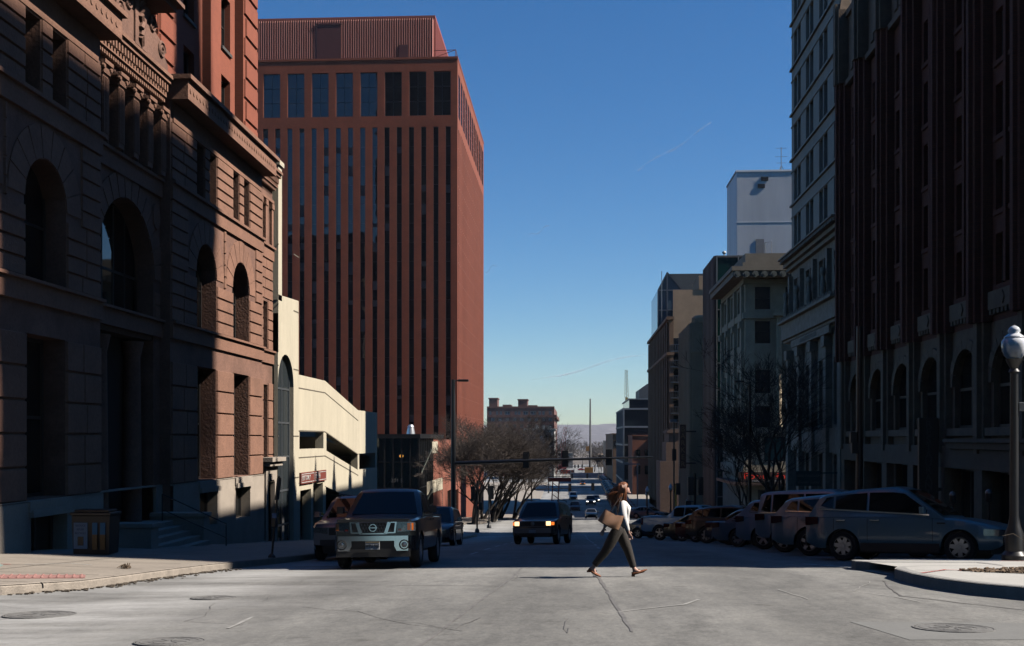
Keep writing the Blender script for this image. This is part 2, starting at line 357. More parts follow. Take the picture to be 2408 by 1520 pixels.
# ramp with tactile panel, right
m = MB(); P = [(5.62, 22.3), (7.75, 22.1), (7.75, 20.95), (5.75, 20.85)]
m.add([(x, y, gx(x, y)+(.012 if x < 6 else .15)) for x, y in P], [(0, 1, 2, 3)]); struct(m.build('ramp', SIDE2))
def tactile(name, quad, mat, nx, ny, label):
    m = MB(); (a, b, c, d) = [Vector(q) for q in quad]
    m.add([a, b, c, d, a-Vector((0, 0, .05)), b-Vector((0, 0, .05)), c-Vector((0, 0, .05)), d-Vector((0, 0, .05))], [(0, 1, 2, 3), (0, 1, 5, 4), (1, 2, 6, 5), (2, 3, 7, 6), (3, 0, 4, 7)])
    for i in range(nx):
        for j in range(ny):
            u, v = (i+.5)/nx, (j+.5)/ny; p = a.lerp(b, u).lerp(d.lerp(c, u), v)
            m.lathe(p, [(.028, -.01), (.024, .012), (.012, .016)], 6)
    return tag(m.build(name, mat, loc=tuple(a)), label, 'tactile paving')
def G3(x, y, o): return (x, y, gx(x, y)+o)
tactile('tactile_paving', [G3(6.05, 22.1, .055), G3(7.1, 22.1, .13), G3(7.1, 21.15, .13), G3(6.05, 21.15, .055)], M('brown_tactile', (.33, .24, .18), .8, .2, 4), 12, 10, 'brown ribbed tactile panel in the ramp between the two right kerb noses')
tactile('tactile_paving', [G3(-9.9, 17.6, .166), G3(-8.2, 18.6, .166), G3(-8.45, 19.2, .166), G3(-10.2, 18.3, .166)], M('red_tactile', (.46, .23, .2), .8, .2, 4), 16, 7, 'red domed tactile panel on the left pavement corner')
tactile('tactile_paving', [G3(-11.9, 20.0, .166), G3(-10.6, 20.3, .166), G3(-10.9, 21.1, .166), G3(-12.2, 20.8, .166)], M('pale_green_tactile', (.3, .4, .36), .8, .15, 4), 12, 7, 'pale green tactile panel at the far left edge of the pavement')
# pavement joints, cracks, road seams
def strip(name, pts, w_, mat, off, label=None, jitter=0, seed=0, kind='structure'):
    rnd = random.Random(seed); P = []
    for a, b in zip(pts, pts[1:]):
        k = max(1, int(math.hypot(b[0]-a[0], b[1]-a[1])/.35))
        P += [(lerp(a[0], b[0], i/k)+(rnd.random()-.5)*jitter, lerp(a[1], b[1], i/k)+(rnd.random()-.5)*jitter) for i in range(k)]
    P.append(pts[-1]); vs = []
    for i, p in enumerate(P):
        a = Vector(P[max(0, i-1)]); b = Vector(P[min(len(P)-1, i+1)]); t = (b-a).normalized(); w2 = w_*(.5+(rnd.random()-.5)*.4*(jitter > 0))
        for s in (-1, 1): x, y = p[0]-t.y*s*w2, p[1]+t.x*s*w2; vs.append((x, y, gx(x, y)+off))
    m = MB(); m.add(vs, [(2*i, 2*i+1, 2*i+3, 2*i+2) for i in range(len(P)-1)])
    return m
TAR = M('tar_seam', (.21, .2, .19), .7, .3, 3); PALE = M('pale_crack_fill', (.44, .43, .41), .85, .2, 3); WP = M('worn_white_paint', (.62, .62, .60), .7, .35, 6, fine=.3)
JO = M('joint_dirt', (.14, .12, .10), .9, .3, 4)
s = MB()
def addm(o): s.add(o.v, o.f)
addm(strip('s', [(.45, 20.4), (.62, 12)], .05, TAR, .006, jitter=.02, seed=1))
addm(strip('s', [(-1.1, 24), (-1.1, 20.4), (-1.45, 12), (-1.6, 9)], .035, TAR, .006, jitter=.02, seed=2))
addm(strip('s', [(.4, 20.4), (.3, 60), (0, 84)], .05, TAR, .006, jitter=.03, seed=3))
for y in (29.5, 35, 41, 47, 54, 61, 69, 77): addm(strip('s', [(-7, y), (9, y+.2)], .045, TAR, .006, jitter=.03, seed=int(y)))
addm(strip('s', [(-4.6, 15.2), (-3.6, 15.0), (-2.8, 14.4), (-2.1, 13.2), (-1.2, 12.2)], .014, TAR, .006, jitter=.09, seed=5)); addm(strip('s', [(-6, 19.5), (-1.1, 18.4)], .025, TAR, .006, jitter=.05, seed=6))
addm(strip('s', [(5.2, 19.3), (4.6, 16.2), (5.6, 14.2), (6.4, 11)], .035, TAR, .006, jitter=.06, seed=7))
rnd = random.Random(31)
for k in range(16):
    x0, y0 = rnd.uniform(-7, 5), rnd.uniform(10.5, 22); P_ = [(x0, y0)]
    for q in range(rnd.randint(2, 5)): P_.append((P_[-1][0]+rnd.gauss(0, .55), P_[-1][1]+rnd.gauss(0, .7)))
    addm(strip('s', P_, .010, TAR, .007, jitter=.06, seed=k+50))
struct(s.build('road_seam', TAR, recalc=False))
s = MB(); addm(strip('s', [(.55, 14.0), (1.0, 14.5), (1.45, 14.9), (1.72, 15.6)], .045, PALE, .008, jitter=.03, seed=1)); addm(strip('s', [(3.1, 17.3), (3.2, 15.6)], .018, PALE, .008, jitter=.03, seed=4))
addm(strip('s', [(-3.95, 13.8), (-3.9, 12.6)], .05, PALE, .008, jitter=.06, seed=3)); addm(strip('s', [(4.9, 19.0), (4.2, 17.1), (4.6, 15.3)], .02, PALE, .008, jitter=.09, seed=11))
struct(s.build('crack_filler', PALE, recalc=False))
s = MB()
for k in range(18):
    y = 26.2+k*3.25; addm(strip('s', [(6.0, y), (10.9, y-3.1)], .1, WP, .009, seed=k))
addm(strip('s', [(5.1, 25.4), (5.9, 22.9)], .14, WP, .009, seed=90))
for q in ((4.1, 20.7),): addm(strip('s', [q, (q[0]+.14, q[1]+.02)], .07, WP, .009))
for x in (-3.1, .9): 
    for k in range(10): addm(strip('s', [(x, 34+k*5.5), (x, 36.6+k*5.5)], .1, WP, .009))
for y in (23.6, 24.2): addm(strip('s', [(4.6, y+.55), (5.6, y+.5)], .1, WP, .009, jitter=.01))
for y in (83.5, 86): addm(strip('s', [(-6.8, y), (10, y)], .3, WP, .009))
struct(s.build('road_marking', WP, recalc=False))
s = MB()
for y in (17.5, 19.4, 21.4, 23.6, 26, 29, 32, 36, 40, 45, 50): addm(strip('s', [(-13.2, y), (-8.3 if y < 24 else -7.5, y)], .03, JO, .156))
addm(strip('s', [(-10.4, 16.4), (-10.2, 50)], .03, JO, .156))
addm(strip('s', [(5.9, 23.1), (16, 22.0)], .022, JO, .178)); addm(strip('s', [(5.75, 19.4), (6.8, 19.3), (7.6, 17.6), (9, 15.9)], .025, JO, .178, jitter=.02)); addm(strip('s', [(7.75, 21.5), (14, 20.6)], .02, JO, .178)); addm(strip('s', [(8.4, 23.9), (9.4, 21)], .02, JO, .178))
for y in (16.9, 17.9, 19.3, 20.8, 22.3, 23.8): x = interp([(16, -9.2), (18.2, -8.1), (19.5, -7.95), (23.4, -7.8), (30, -7.25)], y); addm(strip('s', [(x-.2, y), (x+.0, y+.01)], .02, JO, .158))
struct(s.build('pavement_joint', JO, recalc=False))
s = MB(); RP = M('red_marking_paint', (.62, .10, .08), .7, .3, 6)
addm(strip('s', [(6.3, 19.5), (5.6, 18.55)], .05, RP, .182, jitter=.02)); addm(strip('s', [(6.25, 19.5), (6.7, 19.0)], .05, RP, .182, jitter=.02)); addm(strip('s', [(-11.6, 20.8), (-10.9, 21.4)], .07, RP, .157, jitter=.1)); addm(strip('s', [(-12.4, 22.4), (-11.7, 22.5)], .06, RP, .157, jitter=.05))
addm(strip('s', [(8.4, 22.8), (9.6, 22.7)], .04, RP, .182, jitter=.02))
struct(s.build('utility_marking', RP, recalc=False))
s = MB(); addm(strip('s', [(-10.7, 21.5), (-10.1, 22.3), (-9.6, 22.1)], .05, WP, .158, jitter=.05)); struct(s.build('pavement_paint_marks', WP, recalc=False))
# manhole covers
IR = M('cast_iron', (.25, .245, .235), .7, .3, 8, .4, 40, metal=.1)
def manhole(x, y, r_, lb, mat=IR):
    z = gx(x, y); sl_ = (gx(x, y+.5)-gx(x, y-.5)); m = MB()
    for a, b, h in ((r_, r_*.95, .006), (r_*.84, r_*.79, .007), (r_*.6, r_*.55, .007)): 
        m.lathe((0, 0, 0), [(a, -.03), (a, h), (b, h), (b, .002)], 32, closed=False)
    m.lathe((0, 0, 0), [(r_*.93, -.03), (r_*.93, .004), (.001, .004)], 32, closed=False)
    for k in range(8): a = k*math.pi/4; m.hexa([(math.cos(a+d)*rr, math.sin(a+d)*rr, zz) for zz in (.003, .008) for rr, d in ((r_*.12, -.2), (r_*.5, -.06), (r_*.5, .06), (r_*.12, .2))])
    o = m.build('manhole_cover', mat); o.location = (x, y, z+.006); o.rotation_euler = (math.atan(sl_), 0, 0)
    tag(o, lb, 'manhole cover', 'manhole covers'); return o
manhole(-4.15, 11.45, .36, 'round cast iron manhole cover in the road at the bottom left of the crossing')
manhole(-6.9, 14.3, .45, 'manhole cover at the far left edge of the road'); manhole(-5.35, 16.6, .34, 'small worn manhole cover in the road just beyond the left pair')
manhole(4.05, 12.3, .42, 'pale manhole cover set in a concrete patch at the bottom right')
m = MB(); P = [(3.1, 12.9), (5.1, 12.8), (5.2, 11.4), (3.3, 11.3)]; m.add([G3(x, y, .004) for x, y in P], [(0, 1, 2, 3)]); struct(m.build('road_patch', M('smooth_patch', (.25, .25, .24), .85, .08, 2, fine=.08)))
# ---------------- shared materials ----------------
STONE = M('brownstone', (.34, .172, .112), .85, .2, .6, .8, 14, fine=.12)
STONE2 = M('brownstone_worn', (.27, .14, .098), .85, .3, .9, .8, 12, fine=.15)
BASEST = M('pale_base_stone', (.52, .44, .36), .8, .12, 1.2, .4, 20, fine=.08)
BRICKL = BR('red_brick_wing', (.42, .11, .055), (.37, .095, .048), (.34, .12, .075), .22, .08, .01)
DARKF = M('dark_metal_frame', (.02, .02, .022), .4, 0)
GREYF = M('grey_metal_frame', (.25, .27, .29), .35, .05, metal=.6)
WOODF = M('dark_painted_frame', (.035, .03, .028), .5, .1)
GLS = GL('window_glass')
GLT = GL('tower_glass', (.010, .014, .02), .015, 1.75, .12)
INSIDE = M('dark_interior', (.02, .02, .02), .9, .1)
CREAM = M('cream_precast', (.74, .66, .50), .8, .10, 1.1, .25, 30, fine=.05, stretch=(1, 1, .22))
TERRA = M('terracotta', (.24, .17, .12), .8, .2, 1.5, .3, 18)
BLACK = M('black_paint', (.012, .012, .013), .45, .1, 5)
LX = -13.4

# ---------------- left stone and brick office building ----------------
B = thing('stone_building', 'brown stone building with red brick upper wings, arched windows and an eagle over its entrance', 'building', (LX-8, 34, g(34)))
def zat(y, Y): return (HY-y)/FPX*(Y*math.cos(YAW)+13.4*math.sin(YAW))
Z0 = -1.55; ZL1a, ZL1b = 3.35, 3.95; ZL2a, ZL2b = 8.0, 8.65; ZC = 11.3
secs = [(17.9, 20.3, -.25), (20.3, 31.4, 0), (31.4, 37.0, -.35), (37.0, 48.1, 0), (48.1, 50.6, -.22)]
core = MB(); core.box(LX-30, LX-1.0, 18.2, 50.4, -6, 11.8); core.build('core', INSIDE, B)
W3 = []; WA = []; W1 = []; WB = []
for c in (23.9, 28.1, 40.7, 45.0):
    W3 += [(c-1.15, c-.3, 8.65, 10.55), (c+.3, c+1.15, 8.65, 10.55)]
    WA.append((c-1.15, c+1.15, 3.95, 7.1)); W1.append((c-1.1, c+1.1, -1.5, 2.6)); WB.append((c-1.0, c+1.0, -3.2, -1.95))
s4w = [(49.0, 49.8, 8.65, 10.3), (49.0, 49.8, 3.95, 6.1), (49.0, 49.8, -1.2, 2.4)]
s0w = [(68.5-b, 68.5-a, c, d) for a, b, c, d in s4w]
ent = (32.0, 36.4, -3.0, 7.4)
pil = [31.4+.5+i*1.15 for i in range(5)]
ew3 = [(p+.28, p+.87, 8.65, 10.6) for p in pil[:4]]
walls = MB(); blocks = MB(); trim = MB(); base = MB()
for i, (a, b, off) in enumerate(secs):
    F = FX(LX+off, 1)
    hs = [h for h in W3+WA+W1+s4w+s0w+ew3+[ent] if a < h[0] < b]
    wall(walls, F, a, b, Z0, ZC, hs, .75 if i != 2 else .6)
    lo = [h for h in hs if h[2] < 0]
    if i in (1, 3):
        for h in [x for x in hs if x in WA]:
            archfill(walls, F, h[0], h[1], h[3], .75); voussoirs(blocks, F, h[0], h[1], h[3], .85, 0, .035, 9)
        courses(blocks, F, a+.03, b-.03, Z0+.02, 2.6, .82, -.02, .07, lo, seed=i)
        ex = [(h[0]-.88, h[1]+.88, h[3]-1.2, h[3]+.9) for h in WA if a < h[0] < b]+[h for h in WA if a < h[0] < b]
        courses(blocks, F, a+.03, b-.03, ZL1b, ZL2a, .45, -.02, .06, ex, seed=i+5)
        courses(blocks, F, a+.03, b-.03, ZL2b, 10.6, .42, -.02, .06, [h for h in hs if h in W3], seed=i+9)
        trim.fb(F, a+.2, b-.2, 10.6, ZC-.02, -.02, .05)
        for e in (a, b): walls.fb(F, e-.02 if e == a else e-.3, e+.3 if e == a else e+.02, -6, ZC, -.7, -.003)
        trim.fb(F, a-.05, b+.05, ZC, 11.95, -.3, .62); trim.fb(F, a-.15, b+.15, 11.95, 12.1, -.3, .75)
        for k in range(int((b-a)/.33)):      # roundels along the fascia
            u = a+.2+k*.33; P = [(u+.085*math.cos(t*math.pi/4), 11.62+.085*math.sin(t*math.pi/4)) for t in range(8)]
            trim.prism(P, lambda x, y: F(x, y, .61), lambda x, y: F(x, y, .645))
    elif i in (0, 4):
        courses(blocks, F, a+.02, b-.02, Z0+.02, 2.5, .8, -.02, .06, lo, seed=i)
        courses(blocks, F, a+.02, b-.02, ZL1b, ZL2a, .45, -.02, .05, [h for h in hs if 0 < h[2] < 8], seed=i+5)
        for p in (a+.15, a+1.0, a+2.0): trim.fb(F, p, p+.28, ZL2b, 10.3, -.02, .12); trim.fb(F, p-.05, p+.33, 10.3, 10.55, -.02, .16)
        trim.fb(F, a, b, 10.62, 10.75, -.02, .1)
    if i in (0, 2, 4):
        for k in range(int((b-a)/.16)): trim.fb(F, a+k*.16, a+k*.16+.09, 11.18, 11.32, -.02, .2)
        for k in range(int((b-a)/.22)): trim.fb(F, a+k*.22, a+k*.22+.1, 11.48, 11.72, .2, .36)
        trim.fb(F, a, b, 11.34, 11.48, -.02, .26); trim.fb(F, a, b, 11.46, 11.76, -.02, .25); trim.fb(F, a, b, 11.76, 11.9, -.3, .42); trim.fb(F, a, b, 11.9, 12.02, -.3, .5)
    for z0, z1, p in ((ZL1a, ZL1b-.08, .1), (ZL1b-.1, ZL1b, .2), (ZL2a, ZL2b-.12, .1), (ZL2b-.14, ZL2b-.02, .19)):
        trim.fb(F, a-(.02 if off == 0 else -.0), b, z0, z1, -.02, p, .01)
    # pale base
    hb = [h for h in WB if a < h[0] < b]+([(48.85, 49.95, -6, -1.9)] if i == 4 else [])+([(32.0, 36.4, -6, Z0)] if i == 2 else [])
    us = sorted(hb)
    wall(base, FX(LX+off+.1, 1), a, b, -6, Z0, hb, .5)
    base.fb(F, a, b, Z0-.02, Z0+.02, -.1, .1)
    base.fb(F, a, b, -6, -4.4, -.05, .2) if i != 4 and i != 2 else None
F = FX(LX-.35, 1)
for k, p in enumerate(pil):
    trim.fb(F, p-.2, p+.2, ZL2b, 10.5, -.02, .3)
    for q in range(4): trim.fb(F, p-.16+q*.095, p-.11+q*.095, ZL2b+.15, 10.4, .3, .33)
    trim.fb(F, p-.24, p+.24, 10.5, 10.62, -.02, .35); trim.fb(F, p-.3, p+.3, 10.75, 10.86, -.02, .42); trim.fb(F, p-.22, p+.22, 10.62, 10.75, -.02, .34)
    for e in (-.24, .24): trim.lathe(F(p+e, 10.68, .34), [(.07, -.05), (.09, 0), (.07, .05)], 8, 'x')
archfill(walls, F, ent[0], ent[1], ent[3], .6, 16); voussoirs(blocks, F, ent[0], ent[1], ent[3], .75, 0, .05, 15)
courses(blocks, F, 31.43, 36.97, ZL1b, ZL2a, .45, -.02, .04, [(31.4, 37, ent[3]-2.4, 8.1), (ent[0]-.1, ent[1]+.1, 0, 8)], seed=3)
for u in (31.9, 36.5):     # roundels beside the arch
    P = [(u+(0 if u > 34 else 0)+.3*math.cos(t*math.pi/8), 7.3+.42*math.sin(t*math.pi/8)) for t in range(16)]
    trim.prism(P, lambda x, y: F(x, y, 0), lambda x, y: F(x, y, .09))
# deep entrance porch
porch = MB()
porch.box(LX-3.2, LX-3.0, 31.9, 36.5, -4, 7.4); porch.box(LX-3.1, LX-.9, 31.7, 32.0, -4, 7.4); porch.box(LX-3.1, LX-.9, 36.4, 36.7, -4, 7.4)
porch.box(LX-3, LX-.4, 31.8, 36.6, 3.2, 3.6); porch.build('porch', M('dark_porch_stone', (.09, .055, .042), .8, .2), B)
ed = MB()
for u in (33.2, 34.25, 35.3): ed.box(LX-2.98, LX-2.9, u-.04, u+.04, -2.7, 3.2)
for z in (-2.7, -.1, .6, 3.1): ed.box(LX-2.98, LX-2.9, 33.2, 35.3, z, z+.1)
for k in range(6): ed.box(LX-1.02, LX-.96, 32.0+k*.88, 32.06+k*.88, 3.6, 7.3)
ed.box(LX-1.02, LX-.96, 32, 36.4, 5.2, 5.28)
ed = ed.build('entrance_door', WOODF, B); eg = MB(); eg.box(LX-2.97, LX-2.94, 33.2, 35.3, -2.7, 3.2); eg.box(LX-1.01, LX-.99, 32, 36.4, 3.6, 7.35); eg.build('pane', GLS, ed)
cols = MB()
for u in (32.9, 35.5): cols.lathe((LX-.7, u, -3.0), [(.38, 0), (.34, .2), (.3, .3), (.28, 3), (.25, 5.6), (.3, 5.8), (.36, 6.1)], 14)
cols.build('entrance_column', STONE2, B, auto=40)
walls.build('wall', STONE2, B); blocks.build('stone_courses', STONE, B); trim.build('cornice', STONE, B); base.build('stone_base', BASEST, B)
for h in W1+s4w[2:]: MB().fb(FX(LX, 1), h[0]-.05, h[1]+.05, Z0-.28, Z0+.02, -.6, .16, .01).build('sill', BASEST, B)
for h in WB: MB().fb(FX(LX+.1, 1), h[0]-.1, h[1]+.1, -1.95, -1.75, -.1, .12, .01).build('sill', BASEST, B)
F = FX(LX, 1)
windows(F, W3+WA, .62, B, GLS, WOODF, (1, 2), .07)
windows(F, W1, .66, B, GLS, WOODF, (2, 2), .09)
windows(FX(LX-.22, 1), s4w, .55, B, GLS, WOODF, (1, 2), .07); windows(FX(LX-.25, 1), s0w, .55, B, GLS, WOODF, (1, 2), .07)
windows(FX(LX-.35, 1), ew3, .5, B, GLS, WOODF, (1, 2), .06)
windows(FX(LX+.1, 1), WB, .45, B, GLS, WOODF, (2, 1), .06)
# side door in the pale surround at the far end
sd = MB(); F4 = FX(LX-.12, 1)
sd.fb(F4, 48.5, 48.85, -6, -1.9, -.1, .2); sd.fb(F4, 49.95, 50.3, -6, -1.9, -.1, .2); sd.fb(F4, 48.5, 50.3, -1.9, -1.2, -.1, .2)
sd.fb(F4, 48.35, 50.45, -1.2, -1.0, -.1, .42); sd.fb(F4, 48.25, 50.55, -1.0, -.82, -.1, .55); sd.build('door_surround', BASEST, B)
dr = MB(); dr.fb(F4, 48.85, 49.95, -5, -1.95, -.4, -.3); dr = dr.build('door', WOODF, B)
dg = MB(); dg.fb(F4, 49.0, 49.8, -4.0, -2.9, -.3, -.27); dg.fb(F4, 49.0, 49.8, -2.7, -2.1, -.3, -.27); dg.build('pane', GLS, dr)
# steps and railing in front of the porch
st = MB()
for k in range(6): st.box(LX-.9, LX+1.9-k*.3, 32.2, 36.2, -4.6, -3.62+.16*(k+1)-.0)
for u in (31.6, 36.2):
    st.box(LX-.4, LX+1.4, u, u+.6, -4.8, -2.55); st.box(LX-.4, LX+1.45, u-.05, u+.65, -2.55, -2.42)
st.build('steps', BASEST, B, bevel=.015)
rl = MB()
for u in (36.0,):
    rl.tube([(LX+.1, u, -1.8), (LX+2.2, u, -2.75), (LX+2.2, u, -3.75)], .022); rl.tube([(LX+.1, u, -1.8), (LX+.1, u, -2.7)], .02); rl.tube([(LX+.1, u, -2.3), (LX+2.2, u, -3.2)], .015)
rl.build('handrail', BLACK, B)
# brick wing
def wing(y0, mir=False):
    mm = (lambda a, b: (a, b)) if not mir else (lambda a, b: (68.4-b, 68.4-a))
    wl = MB(); q = MB(); ws = []
    for a, b, X in ((37.4, 41.9, -13.95), (41.9, 44.9, -13.62), (44.9, 46.9, -13.27)):
        Fq = FX(X, 1); c, d = mm(a, b); hs = []
        if X < -13.3:
            u = 39.85 if X < -13.9 else 43.15
            for k in range(7): x, y = mm(u, u+1.15); hs.append((x, y, 12.1+3.15*k, 14.15+3.15*k))
        wall(wl, Fq, c, d, 11.8, 34, hs, .4); ws.append((Fq, hs))
        e = a if X > -13.3 else a
        if X < -13.9 or X > -13.3:
            w_ = 1.55 if X < -13.9 else 1.9
            for k in range(26):
                z = 12.1+k*.84; a1, b1 = (mm(a+.03, a+w_) if X < -13.9 else mm(a+.06, a+w_))
                k2 = .2 if k % 2 else 0
                q.fb(Fq, a1+(k2 if X > 0-13.9 and not mir else 0), b1-(k2 if X < -13.9 else 0), z, z+.74, -.02, .07, .03)
    c, d = mm(37.4, 46.9)
    wl.box(-40, -14.5, c, d, 11.8, 34)
    Fw = FY(c if not mir else c, -1)
    wall(wl, Fw, -20, -13.95, 11.8, 34, [], .1)
    for Xa, Xb, yy in ((-13.95, -13.62, 41.9), (-13.62, -13.27, 44.9)):
        e = yy if not mir else 68.4-yy
        wl.add([(Xa, e, 11.8), (Xb, e, 11.8), (Xb, e, 34), (Xa, e, 34)], [(0, 1, 2, 3)])
    if not mir:
        for k in range(26):
            z = 12.1+k*.84; q.fb(Fw, -20, -13.98, z, z+.5, -.02, .08, .03); q.fb(Fw, -20, -13.96, z+.58, z+.7, -.02, .03, .01)
    for yy in (mm(46.9, 46.9)[0],): wl.add([(-20, yy, 11.8), (-13.27, yy, 11.8), (-13.27, yy, 34), (-20, yy, 34)], [(0, 1, 2, 3)])
    wl.build('brick_wing', BRICKL, B); q.build('brick_quoins', BRICKL, B)
    sl_ = MB()
    for Fq, hs in ws:
        windows(Fq, hs, .3, B, GLS, WOODF, (1, 2), .06)
        for h in hs: MB().fb(Fq, h[0]-.06, h[1]+.06, h[2]-.14, h[2], -.2, .08, .01).build('sill', M('slate_sill', (.12, .11, .1), .7), B)
wing(37.4); wing(0, True)
# scrolled cartouche above the entrance cornice
ct = MB(); Xc = LX+.0
prof = [(31.9, 12.02), (31.9, 12.25), (32.3, 12.55), (32.45, 12.9), (32.9, 12.95), (33.15, 13.3), (33.4, 13.5), (34.9, 13.5), (35.1, 13.25), (35.4, 12.95), (35.9, 12.85), (36.1, 12.5), (36.5, 12.25), (36.5, 12.02)]
ct.prism(prof, lambda u, v: (Xc-.5, u, v), lambda u, v: (Xc+.1, u, v))
for u, z, r_ in ((32.5, 12.6, .3), (35.9, 12.55, .3), (33.2, 13.1, .3), (35.1, 13.1, .3)):
    pts = [(Xc+.12, u+r_*(1-t/26)*math.cos(t*.55), z+r_*(1-t/26)*math.sin(t*.55)) for t in range(24)]
    ct.tube(pts, .05, 6)
for k in range(7): ct.tube([(Xc+.14+.08*math.sin(k), 34.0+.12*math.cos(k*2), 12.1+k*.22), (Xc+.22, 34.0-.1*math.cos(k*2), 12.3+k*.22)], .1, 6)
ct.fb(FX(Xc, 1), 33.6, 34.5, 12.0, 13.6, 0, .16); ct.fb(FX(Xc, 1), 32.7, 35.5, 13.6, 13.78, -.6, .75); ct.fb(FX(Xc, 1), 32.5, 35.7, 13.78, 13.9, -.6, .95)
ct.build('cartouche', STONE2, B, auto=50)

# bronze eagle standing on the shelf
E = thing('eagle_statue', 'dark bronze eagle statue on the shelf above the stone building entrance', 'statue', (LX+.1, 34.1, 13.9))
BRZ = M('weathered_bronze', (.05, .075, .065), .55, .4, 4, .5, 12, metal=.5)
e = MB()
e.lathe((LX+.2, 34.1, 13.9), [(.9, 0), (.95, .12), (.6, .3), (.35, .4)], 10)
for s in (-1, 1): e.tube([(LX+.2, 34.1+s*.22, 14.1), (LX+.25, 34.1+s*.2, 14.5), (LX+.1, 34.1+s*.18, 14.9)], [.08, .1, .2], 8)
e.tube([(LX-.3, 34.1, 14.35), (LX-.05, 34.1, 14.8), (LX+.15, 34.1, 15.4), (LX+.3, 34.1, 15.9), (LX+.42, 34.1, 16.2), (LX+.6, 34.1, 16.25)], [.12, .4, .5, .3, .2, .08], 12)
e.build('body', BRZ, E, auto=60)
for s in (-1, 1):
    m = MB()
    for k in range(9):
        t = k/8; m.tube([(LX, 34.1+s*(.35+t*1.6), 15.6+t*.5), (LX-.15, 34.1+s*(.4+t*1.9), 14.7+t*.3), (LX-.25, 34.1+s*(.5+t*2.1), 14.0+t*.6)], [.12, .1, .04], 6)
    m.tube([(LX+.1, 34.1+s*.2, 15.5), (LX+.05, 34.1+s*1.2, 16.1), (LX, 34.1+s*2.2, 16.2)], [.3, .22, .1], 8)
    m.build('wing', BRZ, E, auto=60)

# ---------------- cream parking garage with stair tower ----------------
G = thing('parking_garage', 'cream concrete parking garage with tall arched stair tower window and sloping deck openings', 'parking garage', (-17, 62, g(62)))
def gz(px, py, X=LX): return onX(px, X, py)
m = MB(); grv = MB(); F = FX(LX+.05, 1)
ya = 50.65; yb = gz(700, 900)[0]; yc = gz(762, 900)[0]; yd = gz(885, 900)[0]
zt = gz(645, 702)[1]
aw = (gz(651, 0)[0], gz(688, 0)[0]); atop = gz(669, 834)[1]
# stair tower: outer strip rises taller at its left
wall(m, F, ya, yb, -6.3, zt-.6, [(aw[0], aw[1], -5.6, atop)], .5); archfill(m, F, aw[0], aw[1], atop, .5, 14)
pr = [(ya, zt-.6), (yb, zt-.6), (yb, gz(700, 730)[1]+.45), (ya+.3, zt+.25), (ya, zt+.25)]
m.prism(pr, lambda u, v: F(u, v, 0), lambda u, v: F(u, v, -8))
m.box(LX-8, LX-.6, yb-.4, yb, -6.3, zt-.6)
zz = gz(641, 378)[1]
m.box(LX-3, LX+.05, ya-.02, ya+.62, zt, zz); m.box(LX-3.1, LX+.14, ya-.1, ya+.7, zz, zz+.22)
# low flat bay with sign band and entries, then the sloping bay
zf = 3.0
fl = [(yb+.15, yc-.35, gz(700, 1057)[1], gz(700, 1012)[1])]
dr_ = [(yb+.3, yb+2.6, -6.2, -2.55), (yb+3.1, yc-.5, -6.2, -2.35)]
wall(m, F, yb, yc, -6.4, zf+.12, fl+dr_, .45)
z1, z2 = zf+.12, gz(840, 965)[1]; ym = gz(840, 0)[0]
def sl(u): return (u-yc)/(ym-yc)*(z2-z1)
def band(u0, u1, a, b, n0=0, n1=-.45):
    m.hexa([F(u0, a+sl(u0), n1), F(u1, a+sl(u1), n1), F(u1, a+sl(u1), n0), F(u0, a+sl(u0), n0), F(u0, b+sl(u0), n1), F(u1, b+sl(u1), n1), F(u1, b+sl(u1), n0), F(u0, b+sl(u0), n0)])
zo0 = gz(762, 1058)[1]; zo1 = gz(762, 1014)[1]
band(yc, ym, zo1, z1); band(yc, ym, -2.55, zo0); band(yc-.01, yc+.35, zo0, zo1)
def sl2(u): return sl(ym)+(u-ym)*.02
zt2 = z1+sl(ym)
for a, b in ((zo1, z1), (-2.5, zo0)): m.fb(F, ym, yd, a+sl(ym), b+sl(ym), -.45, 0)
for u in (ym, yd-.5): m.fb(F, u, u+.5, zo0+sl(ym), zo1+sl(ym), -.45, -.02)
for u in (yc, yc+4.5, yc+9, ym, yd-.5): m.fb(F, u, u+.35, -8.5, -2.4+sl(min(u, ym)), -.45, -.03)
m.box(LX-9, LX-.4, yd-.4, yd, -9, zt2)     # east end
# decks and inside
for z in (zf-2.9, -2.9):
    m.add([F(yb, z, -.45), F(yc, z, -.45), F(yd, z+sl(ym), -.45), F(yd, z+sl(ym), -14), F(yc, z, -14), F(yb, z, -14)], [(0, 1, 2, 3, 4, 5)])
m.build('concrete_wall', CREAM, G)
for z, n1 in ((zt-2.5, .0), ):
    pass
for z in (8.8, 6.1, 3.3, .1, -1.9): grv.fb(F, ya, aw[0], z, z+.05, -.01, .015); grv.fb(F, aw[1], yb, z, z+.05, -.01, .015)
for z in (2.45, .35, -.95, -2.2):
    grv.fb(F, yb, yc, z, z+.05, -.01, .015)
    grv.hexa([F(yc, z+0, -.01), F(ym, z+sl(ym), -.01), F(ym, z+sl(ym), .015), F(yc, z, .015), F(yc, z+.05, -.01), F(ym, z+.05+sl(ym), -.01), F(ym, z+.05+sl(ym), .015), F(yc, z+.05, .015)]) if z > -2 else None
grv.build('joints', M('joint_dark_grey', (.18, .15, .11), .9), G)  # thin dark grey strips drawn as the panel joint lines
windows(F, [(aw[0], aw[1], -5.6, atop)], .25, G, GL('stair_glass', (.05, .06, .065), .06, 1.5), GREYF, (2, 6), .09)
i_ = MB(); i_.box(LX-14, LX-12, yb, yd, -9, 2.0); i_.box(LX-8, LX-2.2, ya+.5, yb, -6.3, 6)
for u in (yb+1, yb+9, yb+16): i_.box(LX-5, LX-4.6, u, u+.5, -8, 2.0)
